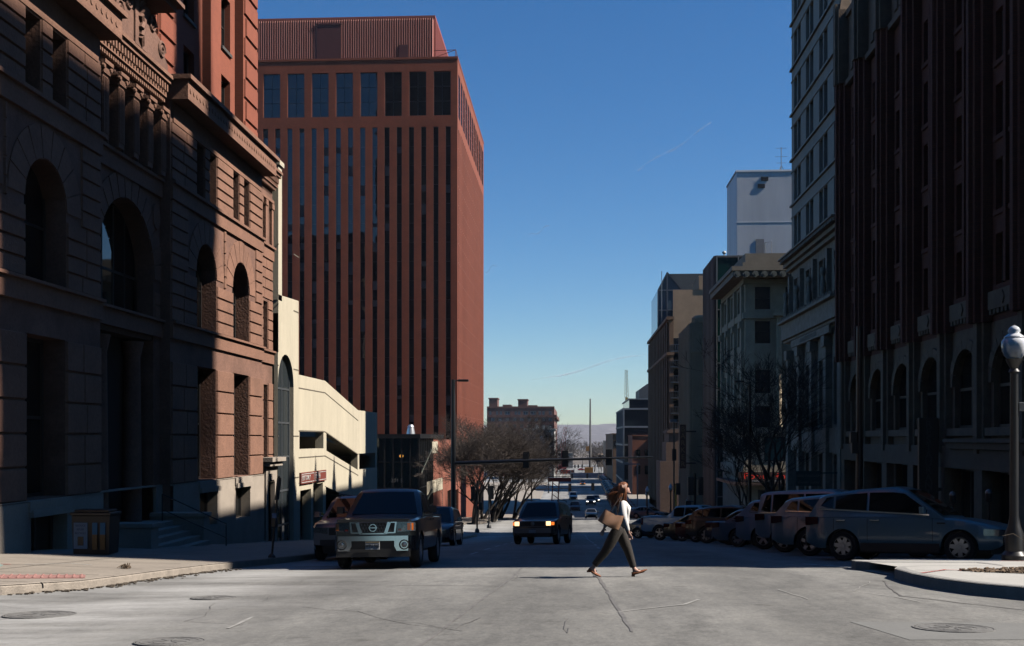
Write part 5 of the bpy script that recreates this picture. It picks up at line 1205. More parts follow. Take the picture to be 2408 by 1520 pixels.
    if detail >= 2:
        hd = [segs[0][1]+.03]+([segs[1][1]+.03] if len(segs) > 1 else [])
        for sy in (-1, 1):
            m = MB()
            for s in [s_a-.12]+hd:
                zs_ = [S['sill']+.1, S['sill']*.5+S['belt']*.36*.72+.0, .5*S['sill']+.36*S['belt'], B0*.8, B0-.06]; ws_ = [.955, .987, 1.002, .987, .962]; zs_[1] = (zs_[0]+zs_[2])/2
                P_ = [(X(s)+dx, sy*(hw(s)*w_+.004), z) for z, w_ in zip(zs_, ws_) for dx in (-.006, .006)]; m.add(P_, [(2*i, 2*i+1, 2*i+3, 2*i+2) for i in range(4)])
            m.build('door_seam', PLAS, T, local=True)
            for s in hd:
                m = MB(); zz = B0-.12; m.box(X(s-.08), X(s-.30), sy*hw(s)*.985, sy*(hw(s)+.035), zz, zz+.03); m.build('door_handle', CHR if detail > 2 else pm, T, local=True)
            m = MB(); m.add([(X(s), sy*(gy(s, B0)+.02), B0+dz) for s, dz in ((s_a-.05, 0), (endS, S['rise']), (endS, S['rise']+.03), (s_a-.05, .03))], [(0, 1, 2, 3)]); m.build('window_trim', CHR, T, local=True)
    return info
def place(info_or_T, x, y, hd, z=0):
    T = info_or_T['T'] if isinstance(info_or_T, dict) else info_or_T
    a = R(hd); d = Vector((math.cos(a), math.sin(a))); e = Vector((-d.y, d.x)); c = Vector((x, y))
    def P(q): return Vector((q.x, q.y, gx(q.x, q.y)))
    f = (P(c+d*1.4)-P(c-d*1.4)).normalized(); l = (P(c+e*.75)-P(c-e*.75)).normalized(); u = f.cross(l).normalized(); l = u.cross(f)
    mm = Matrix((f, l, u)).transposed()
    T.location = (x, y, (P(c+d*1.4).z+P(c-d*1.4).z)/2+z); T.rotation_euler = mm.to_euler()
    return T
def copycar(T, label, x, y, hd, pm=None):
    c = dup(T, label=label)
    if pm:
        for o in c.children:
            if o.name.split('.')[0] == 'body':
                o.data = o.data.copy(); o.data.materials[0] = pm
    return place(c, x, y, hd)

# --- the near dark pickup coming at the crossing ---
PB = paint('black_green_paint', (.010, .012, .012), .2, .3)
I = car('pickup_truck', 'dark pickup truck with chrome grille and bumper, driving toward the crossing', 'pickup truck', 'pickup', PB, 2, over=dict(custom=True, nose=1.06, hood=1.14))
T = I['T']; w = I['wrap']; h = I['h']; pl = I['plan']
for sy in (-1, 1):
    hl = w('headlight', sy*h*.56, sy*h*.87, lambda t: (.80+.02*min(t, 1), 1.02-.01*t), LENS, side_s=.22, off=.016)
    w('turn_lens', sy*h*.80, sy*h*.875, lambda t: (.84, .99), AMB, par=hl, side_s=.10, off=.022)
    w('reflector', sy*h*.58, sy*h*.66, lambda t: (.83, .88), REDL, par=hl, off=.02)
    w('chrome_strut', sy*h*.25, sy*h*.33, lambda t: (.76, 1.02), CHR, off=.03, n=3, sl=sy*.085)
    w('side_grille', sy*h*.36, sy*h*.47, lambda t: (.80, 1.00), PLAS, off=.02, n=3, sl=sy*.05); w('chrome_strip', sy*h*.36, sy*h*.53, lambda t: (1.0, 1.022), CHR, off=.03, n=3); w('chrome_strip', sy*h*.34, sy*h*.50, lambda t: (.775, .80), CHR, off=.03, n=3)
    w('chrome_surround', sy*h*.485, sy*h*.525, lambda t: (.78, 1.02), CHR, off=.028, n=2, sl=sy*.03)
    w('bumper', sy*h*.50, sy*h*.93, lambda t: (.40 if t > .12 else .50, .72), CHR, off=.06, th=.07, side_s=.22, so_=.02)
    m = MB(); y = sy*h*.73; x = pl(y, True, .075); m.lathe((x, y, .53), [(.105, -.03), (.11, .012), (.085, .016), (.082, -.02)], 18, 'x', closed=False); fg = m.build('fog_lamp', PLAS, T, local=True)
    m = MB(); m.lathe((x, y, .53), [(.06, .0), (.055, .012), (.01, .016)], 14, 'x'); m.build('lens', LENS, fg, local=True)
w('bumper_bar', -h*.52, h*.52, lambda t: (.615, .72), CHR, off=.07, th=.07, n=12)
w('grille', -h*.30, h*.30, lambda t: (.78, 1.01), PLAS, off=.014)
m = MB()
for k in range(8):
    for q in range(3):
        y = -h*.27+k*.066+.03*(q % 2); x = pl(y, True, .02); m.box(x, x+.008, y, y+.045, .80+q*.068, .805+q*.068); m.box(x, x+.008, y, y+.006, .80+q*.068, .85+q*.068)
m.build('grille_mesh', CHR and GREYF, T, local=True)
w('grille_lip', -h*.31, h*.31, lambda t: (.755, .782), CHR, off=.03)
m = MB(); x = pl(0, True, .045); m.lathe((x, 0, .895), [(.082, -.01), (.085, .012), (.064, .012), (.062, -.01)], 24, 'x', closed=False); m.box(x-.002, x+.016, -.095, .095, .883, .908); m.build('badge', CHR, T, local=True)
w('air_dam', -h*.86, h*.86, lambda t: (.27, .44), PLAS, off=.05, th=.06, n=12)
w('lower_intake', -h*.50, h*.50, lambda t: (.44, .61), PLAS, off=.03, n=10)
w('hood_guard', -h*.84, h*.84, lambda t: (1.02, 1.085), BLACK, off=.05, th=.05, n=12)
m = MB(); x = pl(0, True, .12); m.box(x-.03, x, -.155, .155, .43, .60); pt_ = m.build('licence_plate', PLATE, T, local=True)
m = MB(); m.box(x-.005, x+.004, -.15, .15, .575, .595); m.build('plate_band', M('plate_gold', (.3, .22, .08), .5), pt_, local=True)
text('WPU 965', .105, lambda a, b, q: (x+.004+q*.5, a, .505+b), BLACK, pt_, font_sx=.72)
m = MB(); S_ = I['S']
for sy in (-1,): pass
place(I, -4.3, 24.2+2.6, -90)
# driver's arm and wheel behind the glass are only hinted at: a steering wheel
# --- Explorer-like grey SUV behind it at the kerb ---
GRYP = paint('grey_lavender_paint', (.13, .13, .16), .5)
I = car('parked_suv', 'grey SUV parked at the left kerb, half hidden behind the dark pickup', 'SUV', 'suv', GRYP, 2, over=dict(L=4.95, W=1.98, H=1.76, belt=1.12, nose=.98, hood=1.1, wb=2.87, ws=(1.25, 2.0), rf=(2.2, 4.3), wr=.38)); place(I, -6.0, 29.6+2.5, -90)
m = MB()
for sy in (-1, 1): m.tube([(I['X'](2.1), sy*.62, 1.78), (I['X'](2.3), sy*.64, 1.83), (I['X'](4.1), sy*.64, 1.82), (I['X'](4.3), sy*.62, 1.76)], .02, 6)
m.build('roof_rail', PLAS, I['T'], local=True)
I = car('parked_minivan', 'dark blue minivan parked at the left kerb beyond the black pickup', 'minivan', 'van', paint('navy_paint', (.012, .016, .03)), 2); place(I, -6.1, 50.5, -90)
w = I['wrap']; w('chrome_bar', -.7, .7, lambda t: (.66, .70), CHR, off=.03, n=10)
# --- dark SUV with its headlights on ---
I = car('dark_suv', 'large dark SUV with headlights on, coming up the middle of the street', 'SUV', 'bigsuv', paint('black_blue_paint', (.012, .014, .018)), 2, over=dict(custom=True)); T = I['T']; w = I['wrap']; h = I['h']; pl = I['plan']
for sy in (-1, 1):
    w('headlight', sy*h*.60, sy*h*.80, lambda t: (.82, 1.0), ONL, off=.02, n=3); w('turn_lamp', sy*h*.82, sy*h*.92, lambda t: (.84, .97), AMBON, off=.018, side_s=.06)
    w('taillight', sy*h*.82, sy*h*.91, lambda t: (.95, 1.4), REDL, front=False, side_s=.1, off=.014)
    m = MB(); m.tube([(I['X'](2.3), sy*.72, 1.95), (I['X'](2.5), sy*.73, 2.01), (I['X'](4.6), sy*.73, 2.0), (I['X'](4.8), sy*.72, 1.93)], .022, 6); m.build('roof_rail', PLAS, T, local=True)
w('grille', -h*.55, h*.55, lambda t: (.80, 1.0), PLAS, off=.02); 
for z0, z1 in ((1.0, 1.025), (.775, .80)): w('grille_trim', -h*.56, h*.56, lambda t, a=z0, b=z1: (a, b), GREYF, off=.03)
w('bumper', -h*.95, h*.95, lambda t: (.50, .72), GREYF, off=.07, th=.09, n=14, side_s=.2, so_=.02); w('bumper_cover', -h*.93, h*.93, lambda t: (.40, .50), PLAS, off=.06, n=14)
m = MB(); x = pl(0, True, .1); m.box(x, x+.02, -.155, .155, .50, .64); m.build('licence_plate', PLATE, T, local=True)
m = MB(); m.lathe((pl(0, True, .03), 0, .9), [(.05, 0), (.09, .01), (.01, .02)], 12, 'x'); m.build('badge', GREYF, T, local=True)
place(I, -1.35, 49.4+2.5, -99)

# --- angle-parked row on the right kerb ---
COLS = dict(teal=paint('teal_paint', (.17, .27, .30), .5, .33), champ=paint('champagne_paint', (.44, .41, .38), .6, .35), silver=paint('silver_paint', (.43, .42, .42), .6, .35), lav=paint('pale_grey_paint', (.42, .42, .46), .4, .35),
    dkb=paint('deep_blue_paint', (.02, .03, .055)), maroon=paint('maroon_paint', (.09, .012, .014)), olive=paint('olive_grey_paint', (.06, .055, .045)), white=paint('white_paint', (.62, .62, .63), .0, .3), black=paint('gloss_black_paint', (.012, .012, .014)), mauve=paint('mauve_grey_paint', (.26, .24, .26), .5), grey=paint('mid_grey_paint', (.14, .145, .15), .5))
GR = 'cars parked nose-in along the right kerb'
HD = -34
I = car('parked_suv', 'teal SUV at the near end of the row parked along the right kerb', 'SUV', 'suv', COLS['teal'], 3, GR, over=dict(L=4.52, W=1.84, H=1.75, belt=1.07, wb=2.69, ws=(1.22, 2.12), rf=(2.4, 4.05), rise=.16, drop=.10, nose=.84, hood=1.02, wr=.355), lower=True, rimstyle=7)
esc = I; w = I['wrap']; h = I['h']
for sy in (-1, 1):
    w('fog_intake', sy*h*.5, sy*h*.86, lambda t: (.40+.05*min(t, 1), .60), PLAS, off=.02)
    m = MB(); y = sy*h*.66; m.lathe((I['plan'](y, True, .03), y, .46), [(.07, 0), (.06, .015), (.01, .02)], 12, 'x'); m.build('fog_lamp', LENS, I['T'], local=True)
m = MB()
for sy in (-1, 1):
    s = 1.28; m.box(I['X'](s+.09), I['X'](s-.09), sy*(I['hw'](s)*.99), sy*(I['hw'](s)+.012), .88, .915)
m.build('fender_vent', PLAS, I['T'], local=True)
def atrear(px, Y, spec, hd=HD):   # centre of a car whose near rear wheel shows at px
    x, _ = onY(px, Y); S = spec; a = R(hd); d = Vector((math.cos(a), math.sin(a))); e = Vector((-d.y, d.x))
    loc = Vector((S['L']/2-(S['fo']+S['wb']), -(S['W']/2-.1)))       # local position of the right rear wheel
    c = Vector((x, Y))-d*loc.x-e*loc.y
    return c.x, c.y
x, y = atrear(1985, 27.4, esc['S']); place(I, x, y, HD)
row = [('suv', 'champ', 1905, 31.0, 'champagne crossover parked second in the row, beside the teal SUV', 'SUV', dict(L=4.88, W=1.87, H=1.69, belt=1.1, wb=2.89, wr=.37, rf=(2.3, 4.35)), 5),
       ('suv', 'silver', 1846, 34.4, 'boxy silver SUV with dark bumpers and tall side glass, third in the row', 'SUV', dict(L=4.54, W=1.85, H=1.88, belt=1.18, wb=2.7, wr=.385, sill=.42, rise=0, drop=0, rf=(2.2, 4.25)), 5),
       ('suv', 'lav', 1797, 38.0, 'pale grey SUV with angular wheel arches, fourth in the row', 'SUV', dict(L=4.82, W=1.94, H=1.76, belt=1.13, wb=2.91, wr=.385, rf=(2.3, 4.2)), 5),
       ('sedan', 'mauve', 1737, 41.6, 'mauve grey sedan tucked between the pale SUV and the olive crossover', 'sedan', dict(), 7),
       ('sedan', 'dkb', 1716, 45.4, 'deep blue sedan with only its roof and tail showing in the parked row', 'sedan', dict(), 5),
       ('suv', 'olive', 1662, 49.5, 'dark olive crossover with curved chrome window line in the parked row', 'SUV', dict(L=4.53, W=1.82, H=1.65, belt=1.05, wb=2.62), 7),
       ('sedan', 'maroon', 1636, 53.8, 'maroon sedan parked just beyond the olive crossover', 'sedan', dict(H=1.5), 5),
       ('sedan', 'black', 1604, 58.5, 'black sedan with bright tail lamps beyond the maroon one', 'sedan', dict(), 5),
       ('truck', 'white', 1552, 62.5, 'white crew cab pickup with its bed toward the road in the parked row', 'pickup truck', dict(), 5)]
protos = {}
for i, (kd, cl, px, Y_, lb, cat, ov, rs) in enumerate(row):
    nm = {'suv': 'parked_suv', 'sedan': 'parked_sedan', 'truck': 'parked_truck'}[kd]
    I = car(nm, lb, cat, kd, COLS[cl], 2 if i < 6 else 1, GR, over=ov, lower=i in (1, 2), rimstyle=rs); x, y = atrear(px, Y_, I['S']); place(I, x, y, HD); protos[(kd, cl)] = I['T']
I = car('parked_sedan', 'navy hatchback at the far end of the near parked row, by the crossing side street', 'sedan', 'sedan', COLS['dkb'], 1, GR); x, y = atrear(1500, 72, I['S']); place(I, x, y, HD); sed = I['T']
I = car('parked_suv', 'white SUV behind the maroon sedan, only its roof showing', 'SUV', 'suv', COLS['white'], 1, GR); x, y = atrear(1588, 67.5, I['S']); place(I, x, y, HD); suv = I['T']
# far rows, copies of the two
cols = ['grey', 'dkb', 'black', 'olive', 'silver', 'maroon', 'white', 'teal']; rnd = random.Random(3)
words = ['mid grey', 'deep blue', 'black', 'dark olive', 'silver', 'maroon', 'white', 'teal']
k = 0
for blk, (ya, yb_, xo, where) in enumerate(((135, 176, 8.6, 'right row just past the side street'), (205, 262, 8.4, 'right row part way down the hill'), (285, 370, 8.6, 'right row near the hill foot'), (395, 520, 9.2, 'right row at the street end'))):
    y = ya; j = 0
    ordn = ['nearest', 'second', 'third', 'fourth', 'fifth', 'sixth', 'seventh', 'eighth', 'ninth', 'tenth', 'eleventh', 'twelfth', 'thirteenth', 'fourteenth']
    while y < yb_ and j < 13:
        ci = (k*3+j) % 8; c = copycar(suv if (k+j) % 2 else sed, '%s parked car, %s in the %s' % (words[ci], ordn[j], where), xo+drift(y)+.2, y, -32, COLS[cols[ci]]); c['group'] = 'cars parked down the far right kerb'; c['category'] = 'car'
        y += 6.2 if blk < 2 else 8.5; j += 1; k += 1
# moving traffic further down
def moving(nm, lb, cat, kd, pm, px, Y_, hd=-90, lights=None):
    I = car(nm, lb, cat, kd, pm, 1, 'cars driving up the street', lights=lights); x = onY(px, Y_)[0]; place(I, x, Y_, hd)
moving('driving_sedan', 'grey sedan coming up the empty middle lane behind the walking woman', 'sedan', 'sedan', COLS['grey'], 1390, 172)
moving('driving_suv', 'dark SUV with small round headlights in the distance, centre lane', 'SUV', 'bigsuv', COLS['black'], 1389, 236, lights=WHL)
moving('driving_van', 'black van with one lamp lit just right of the dark SUV roof', 'van', 'van', COLS['black'], 1352, 215)
moving('driving_sedan', 'sedan with bright headlamps half hidden behind the distant dark SUV', 'sedan', 'sedan', COLS['grey'], 1401, 250, lights=WHL)
moving('driving_sedan', 'tiny dark car with an orange lamp in the far shaded stretch', 'sedan', 'sedan', COLS['black'], 1370, 372, lights=AMBON)
moving('white_van', 'white box van high behind the black van on the left lane', 'van', 'van', COLS['white'], 1348, 262)
moving('red_car', 'small red car crossing at the far end of the street', 'car', 'sedan', paint('red_paint', (.4, .02, .02)), 1368, 690, 0)
moving('white_truck', 'white van parked by the works at the far left end of the street', 'van', 'van', COLS['white'], 1326, 640, 0)
# ---------------- people ----------------
def skin(name, nodes, edges, root, mat, parent, sub=2, sc=1.0):
    ks = list(nodes); me = bpy.data.meshes.new(name)
    me.from_pydata([tuple(c*sc for c in nodes[k][0]) for k in ks], [(ks.index(a), ks.index(b)) for a, b in edges], [])
    me.materials.append(mat); o = bpy.data.objects.new(name, me); COL.objects.link(o); o.parent = parent
    md = o.modifiers.new('skin', 'SKIN'); md.use_smooth_shade = True; md.branch_smoothing = .6
    for i, k in enumerate(ks):
        v = me.skin_vertices[0].data[i]; r_ = nodes[k][1]*sc; r_ = (r_, r_) if not isinstance(nodes[k][1], tuple) else r_
        v.radius = r_; v.use_root = (k == root)
    s = o.modifiers.new('sub', 'SUBSURF'); s.levels = sub; s.render_levels = sub
    return o
SK = M('skin', (.8, .47, .36), .55, .06, 8); HAIR = M('auburn_hair', (.26, .08, .022), .5, .35, 30, stretch=(1, 1, .3)); SWE = M('white_knit', (1.1, 1.07, 1.03), .9, .06, 20, .25, 120)
TRO = M('dark_olive_trousers', (.034, .027, .021), .85, .2, 8, .3, 30); LEA = M('tan_leather', (.40, .22, .13), .5, .12, 6, .12, 9); SHO = M('brown_suede', (.36, .115, .036), .7, .15, 20); STRAP = M('dark_strap', (.03, .018, .012), .5, 0)
px0 = onY(1456.6, 20.4)[0]
P = thing('person', 'woman with long auburn hair, white sweater, dark trousers, striding right with a tan tote', 'person', (0, 0, 0))
K_ = 1.02
N = {'pel': ((-.03, 0, .88), .115), 'wai': ((.0, 0, 1.0), .105), 'che': ((.03, 0, 1.2), .12), 'nb': ((.05, 0, 1.345), .055), 'nk': ((.078, 0, 1.41), .052), 'hd': ((.095, 0, 1.54), .096), 'tp': ((.09, 0, 1.585), .074), 'ch': ((.148, 0, 1.452), .052), 'fc': ((.135, 0, 1.53), .086)}
E_ = [('pel', 'wai'), ('wai', 'che'), ('che', 'nb'), ('nb', 'nk'), ('nk', 'hd'), ('hd', 'tp'), ('hd', 'fc'), ('fc', 'ch')]
def arm(p, sh, el, wr_, hd, back=1):
    N[p+'s'] = (sh, .05); N[p+'e'] = (el, .038); N[p+'w'] = (wr_, .024); N[p+'p'] = (hd, .030)
    E_.extend([('che', p+'s'), (p+'s', p+'e'), (p+'e', p+'w'), (p+'w', p+'p')])
    d = (Vector(hd)-Vector(wr_)).normalized(); f = Vector((1, 0, 0)); f = (f-d*f.dot(d)).normalized(); n_ = d.cross(f)
    for i, (o, ln) in enumerate(((-.028, .062), (-.010, .074), (.009, .07), (.026, .056))):
        a = Vector(hd)+d*.035+f*o*-1*back; b = a+d*ln*.5+n_*.004; c = b+d*ln*.42+n_*.018*(1 if p == 'r' else -1)
        N[p+'f%da' % i] = (tuple(a), .0085); N[p+'f%db' % i] = (tuple(b), .008); N[p+'f%dc' % i] = (tuple(c), .0065); E_.extend([(p+'p', p+'f%da' % i), (p+'f%da' % i, p+'f%db' % i), (p+'f%db' % i, p+'f%dc' % i)])
    a = Vector(wr_)+d*.03+f*.032; b = a+d*.03+f*.018; N[p+'ta'] = (tuple(a), .011); N[p+'tb'] = (tuple(b), .009); E_.extend([(p+'p', p+'ta'), (p+'ta', p+'tb')])
arm('r', (.05, -.165, 1.325), (.06, -.25, 1.09), (.145, -.245, .83), (.165, -.235, .765))
arm('l', (.04, .165, 1.325), (-.13, .24, 1.09), (-.255, .2, .86), (-.28, .19, .80))
def leg(p, hip, kn, an, heel, ball, toe):
    N[p+'h'] = (hip, .085); N[p+'k'] = (kn, .052); N[p+'a'] = (an, .033); N[p+'q'] = (heel, .03); N[p+'b'] = (ball, .03); N[p+'t'] = (toe, .018)
    E_.extend([('pel', p+'h'), (p+'h', p+'k'), (p+'k', p+'a'), (p+'a', p+'q'), (p+'a', p+'b'), (p+'b', p+'t')])
leg('L', (0, .085, .82), (.15, .08, .48), (.265, .07, .115), (.255, .07, .05), (.38, .07, .075), (.45, .07, .10))
leg('R', (-.05, -.085, .82), (-.225, -.08, .48), (-.475, -.07, .17), (-.525, -.07, .13), (-.42, -.07, .05), (-.36, -.07, .025))
body = skin('body', N, E_, 'pel', SK, P, 2, K_)
Ns = {k: N[k] for k in ('wai', 'che', 'nb')}; Ns['hem'] = ((.01, 0, .86), .17); Ns['wai'] = ((.045, 0, 1.03), .18); Ns['che'] = ((.04, 0, 1.2), .185); Ns['bu'] = ((.16, 0, 1.14), .12); Ns['nb'] = ((.05, 0, 1.345), .075)
Es = [('hem', 'wai'), ('wai', 'che'), ('che', 'nb'), ('che', 'bu')]
for p in 'rl':
    s_, e_, w_ = (Vector(N[p+q][0]) for q in 'sew'); Ns[p+'s'] = (tuple(s_), .076); Ns[p+'m'] = (tuple(s_.lerp(e_, .5)), .070); Ns[p+'e'] = (tuple(e_), .062); Ns[p+'f'] = (tuple(e_.lerp(w_, .6)), .047); Ns[p+'w'] = (tuple(e_.lerp(w_, .94)), .035); Ns[p+'c'] = (tuple(e_.lerp(w_, 1.02)), .03)
    Es += [('che', p+'s'), (p+'s', p+'m'), (p+'m', p+'e'), (p+'e', p+'f'), (p+'f', p+'w'), (p+'w', p+'c')]
skin('sweater', Ns, Es, 'che', SWE, P, 2, K_)
Nt = {'b': ((-.01, 0, .97), .125), 'pel': ((-.035, 0, .87), .152)}; Et = [('b', 'pel')]
for p in 'LR':
    h_, k_, a_ = (Vector(N[p+q][0]) for q in 'hka'); Nt[p+'h'] = (tuple(h_), .125); Nt[p+'m'] = (tuple(h_.lerp(k_, .5)), .112); Nt[p+'k'] = (tuple(k_), .088); Nt[p+'c'] = (tuple(k_.lerp(a_, .45)), .074); Nt[p+'a'] = (tuple(k_.lerp(a_, .84)), .062); Nt[p+'z'] = (tuple(k_.lerp(a_, .88)), .060)
    Et += [('pel', p+'h'), (p+'h', p+'m'), (p+'m', p+'k'), (p+'k', p+'c'), (p+'c', p+'a'), (p+'a', p+'z')]
skin('trousers', Nt, Et, 'pel', TRO, P, 2, K_)
for (h_, b_, t_) in (((.245, .07, .02), (.40, .07, .062), (.495, .07, .115)), ((-.545, -.07, .105), (-.42, -.07, .03), (-.33, -.07, .004))):
    h_, b_, t_ = Vector(h_)*K_, Vector(b_)*K_, Vector(t_)*K_; m = MB(); d = (b_-h_).normalized(); u = Vector((-d.z, 0, d.x))
    rows = []
    for q, c, wd, ht in ((0, h_-d*.02, .026, .058), (1, h_+d*.03, .034, .062), (2, h_.lerp(b_, .55), .034, .045), (3, b_, .042, .05), (4, b_.lerp(t_, .6), .034, .034), (5, t_, .010, .014)):
        rows.append([c+Vector((0, wd*math.cos(a), 0))+u*(ht*.5+ht*.5*math.sin(a)) for a in [2*math.pi*i/10 for i in range(10)]])
    m.v = [tuple(p) for r_ in rows for p in r_]; m.f = [(i*10+j, i*10+(j+1) % 10, (i+1)*10+(j+1) % 10, (i+1)*10+j) for i in range(5) for j in range(10)]+[tuple(range(10)), tuple(50+j for j in range(10))]
    m.box(h_.x-.03, h_.x+.03, h_.y-.027, h_.y+.027, h_.z-.02, h_.z+.012)
    c = b_.lerp(h_, .25)+u*.045; m.tube([c, c+u*.02, c+u*.035+d*.01], [.014, .012, .016], 6)
    m.build('shoe', SHO, P, local=True, auto=50)
rnd = random.Random(5); m = MB()
hc = Vector((.088, 0, 1.56))
def cap(u, v):
    t = u*2*math.pi; e = v*1.75; x, y, z_ = math.sin(e)*math.cos(t), math.sin(e)*math.sin(t), math.cos(e)
    k = 1 if x < .35 else 1-(x-.35)*.25*(e > .7)
    if x > .45 and e > 1.05: k *= .74
    return (hc.x-.014+.108*x*k, .108*y*k, hc.z+.112*z_)
m.grid(cap, 24, 10)
def lock(P_, r_=.013):
    m.tube([tuple(p) for p in P_], [r_*.7, r_, r_*1.05, r_*.8, r_*.15], 4, cap=False)
for i in range(150):      # back of the head, swept a little behind the shoulders
    a = math.pi+rnd.uniform(-1.1, 1.1); el = rnd.uniform(-.5, 1.2); p0 = Vector((hc.x+.108*math.cos(a)*math.cos(el), .10*math.sin(a)*math.cos(el), hc.z+.11*math.sin(el)))
    t = rnd.random(); end = Vector((lerp(-.20, -.02, t)+rnd.gauss(0, .015), p0.y*.9+rnd.uniform(-.04, .04), lerp(1.37, 1.26, t)+rnd.gauss(0, .025)))
    p1 = p0+Vector((-.03, p0.y*.15, -.03)); p2 = p0.lerp(end, .5)+Vector((-.015, 0, .035)); p3 = p0.lerp(end, .8)+Vector((-.01, rnd.uniform(-.02, .02), .008)); lock([p0, p1, p2, p3, end])
for i in range(170):      # sides, falling from the parting over ear and cheek
    s = -1 if i % 2 else 1; x = rnd.uniform(-.02, .105); p0 = Vector((x, s*rnd.uniform(.0, .03), hc.z+.108-(x-.07)**2*4)); w_ = .104-max(0, x-.09)*.35
    p1 = Vector((x+.012, s*w_*.92, hc.z+.045)); p2 = Vector((x+.012-(.12-x)*.12, s*(w_+.008), hc.z-.08)); t = max(0, min(1, (x+.02)/.125)); end = Vector((lerp(-.09, .115, t)+rnd.gauss(0, .012), s*rnd.uniform(.06, .11), lerp(1.28, 1.32, t)+rnd.gauss(0, .02)))
    lock([p0, p1, p2, p2.lerp(end, .6)+Vector((rnd.gauss(0, .008), 0, 0)), end], .012)
for i in range(14): 
    p0 = Vector((rnd.uniform(-.06, .02), -.1, 1.5)); m.tube([p0, p0+Vector((-.06, -.02, .0)), p0+Vector((-.14, -.02, -.05)), p0+Vector((-.2-rnd.random()*.06, -.02, -.02-rnd.random()*.06))], [.004, .004, .003, .001], 3)
m.v = [tuple(Vector(p)*K_) for p in m.v]
m.build('hair', HAIR, P, local=True, smooth=True)
m = MB()
for s in (-1, 1): m.lathe(tuple(Vector((.186, s*.032, 1.515))*K_), [(.001, -.006), (.009, 0), (.001, .006)], 8, 'x')
m.build('eyes', STRAP, P, local=True); m = MB(); m.add([tuple(Vector(q)*K_) for q in ((.176, 0, 1.515), (.178, -.017, 1.476), (.178, .017, 1.476), (.211, 0, 1.479), (.182, 0, 1.468))], [(0, 1, 3), (0, 3, 2), (1, 4, 3), (4, 2, 3), (0, 2, 4, 1)]); m.build('nose', SK, P, local=True, smooth=True, bevel=.004); m = MB(); m.lathe(tuple(Vector((.19, 0, 1.455))*K_), [(.001, -.005), (.016, 0), (.001, .005)], 8, 'x'); m.build('lips', M('lip', (.4, .12, .1), .5, 0), P, local=True)
P.location = (px0, 20.4, gx(px0, 20.4)+.005)
Bg = thing('tote_bag', 'large tan leather tote bag hanging from the walking woman\'s shoulder', 'bag', (0, 0, 0))
c4 = [Vector((-.26, 0, 1.215)), Vector((-.385, 0, 1.01)), Vector((-.03, 0, .835)), Vector((.085, 0, 1.095))]; m = MB()
def bp(u, v, side):
    p = c4[0].lerp(c4[3], u).lerp(c4[1].lerp(c4[2], u), v); w_ = .035+.05*math.sin(math.pi*min(1, v*1.1)*.55)+.012*math.sin(u*9+v*4); e = min(u, 1-u)
    p = p+Vector((0, 0, -.035*math.sin(math.pi*u)*(1-v)))+Vector((0, 0, -.02*math.sin(math.pi*u)*v))
    return tuple((p+Vector((0, -.275+side*w_*min(1, e*7+.25), 0)))*K_)
nu, nv = 14, 10; A = [[bp(i/nu, j/nv, -1) for i in range(nu+1)] for j in range(nv+1)]; B_ = [[bp(i/nu, j/nv, 1) for i in range(nu+1)] for j in range(nv+1)]
m.v = [p for r_ in A for p in r_]+[p for r_ in B_ for p in r_]; q = (nu+1)*(nv+1); I_ = lambda j, i, s=0: s*q+j*(nu+1)+i
m.f = [(I_(j, i), I_(j, i+1), I_(j+1, i+1), I_(j+1, i)) for j in range(nv) for i in range(nu)]+[(I_(j, i, 1), I_(j, i+1, 1), I_(j+1, i+1, 1), I_(j+1, i, 1)) for j in range(nv) for i in range(nu)]
m.f += [(I_(nv, i), I_(nv, i+1), I_(nv, i+1, 1), I_(nv, i, 1)) for i in range(nu)]+[(I_(j, 0), I_(j+1, 0), I_(j+1, 0, 1), I_(j, 0, 1)) for j in range(nv)]+[(I_(j, nu), I_(j+1, nu), I_(j+1, nu, 1), I_(j, nu, 1)) for j in range(nv)]
m.build('bag_body', LEA, Bg, local=True, smooth=True)
for dy in (-.30, -.25):
    m = MB(); m.tube([tuple(Vector(p)*K_) for p in ((-.17, dy, 1.16), (-.11, dy+.01, 1.26), (-.03, -.225, 1.37), (.02, -.20, 1.41), (.035, -.17, 1.41), (-.01, -.255, 1.33), (-.04, dy, 1.2), (-.05, dy, 1.12))], .009, 6); m.build('strap', STRAP, Bg, local=True)
Bg.location = P.location
def small_person(label, px, Y_, coat):
    o = thing('person', label, 'person', (0, 0, 0)); n_ = {'p': ((0, 0, .95), .13), 'c': ((0, 0, 1.3), .15), 'n': ((0, 0, 1.5), .06), 'h': ((0, 0, 1.63), .1), 't': ((0, 0, 1.7), .08)}; e_ = [('p', 'c'), ('c', 'n'), ('n', 'h'), ('h', 't')]
    for s in (-1, 1):
        k = 'l' if s > 0 else 'r'; n_.update({k+'s': ((s*.18, 0, 1.4), .06), k+'e': ((s*.24, .02, 1.12), .045), k+'w': ((s*.24, -.08, .88), .035), k+'g': ((s*.1, 0, .85), .09), k+'k': ((s*.12, -.1*s, .5), .065), k+'a': ((s*.12, .08*s, .08), .05), k+'f': ((s*.12, .08*s-.16, .04), .04)})
        e_ += [('c', k+'s'), (k+'s', k+'e'), (k+'e', k+'w'), ('p', k+'g'), (k+'g', k+'k'), (k+'k', k+'a'), (k+'a', k+'f')]
    skin('body', n_, e_, 'p', coat, o, 1); x = onY(px, Y_)[0]; o.location = (x, Y_, gx(x, Y_)); return o
small_person('distant pedestrian in a dark green coat standing in the far sunlit crossing', 1369, 640, M('green_coat', (.03, .06, .04), .9, .1))
for px, lb in ((1307, 'worker in orange vest by the red barrier, left one of two'), (1314, 'worker in orange vest beside the first one at the far works')): small_person(lb, px+18, 560, M('orange_vest', (.6, .12, .03), .8, .1))

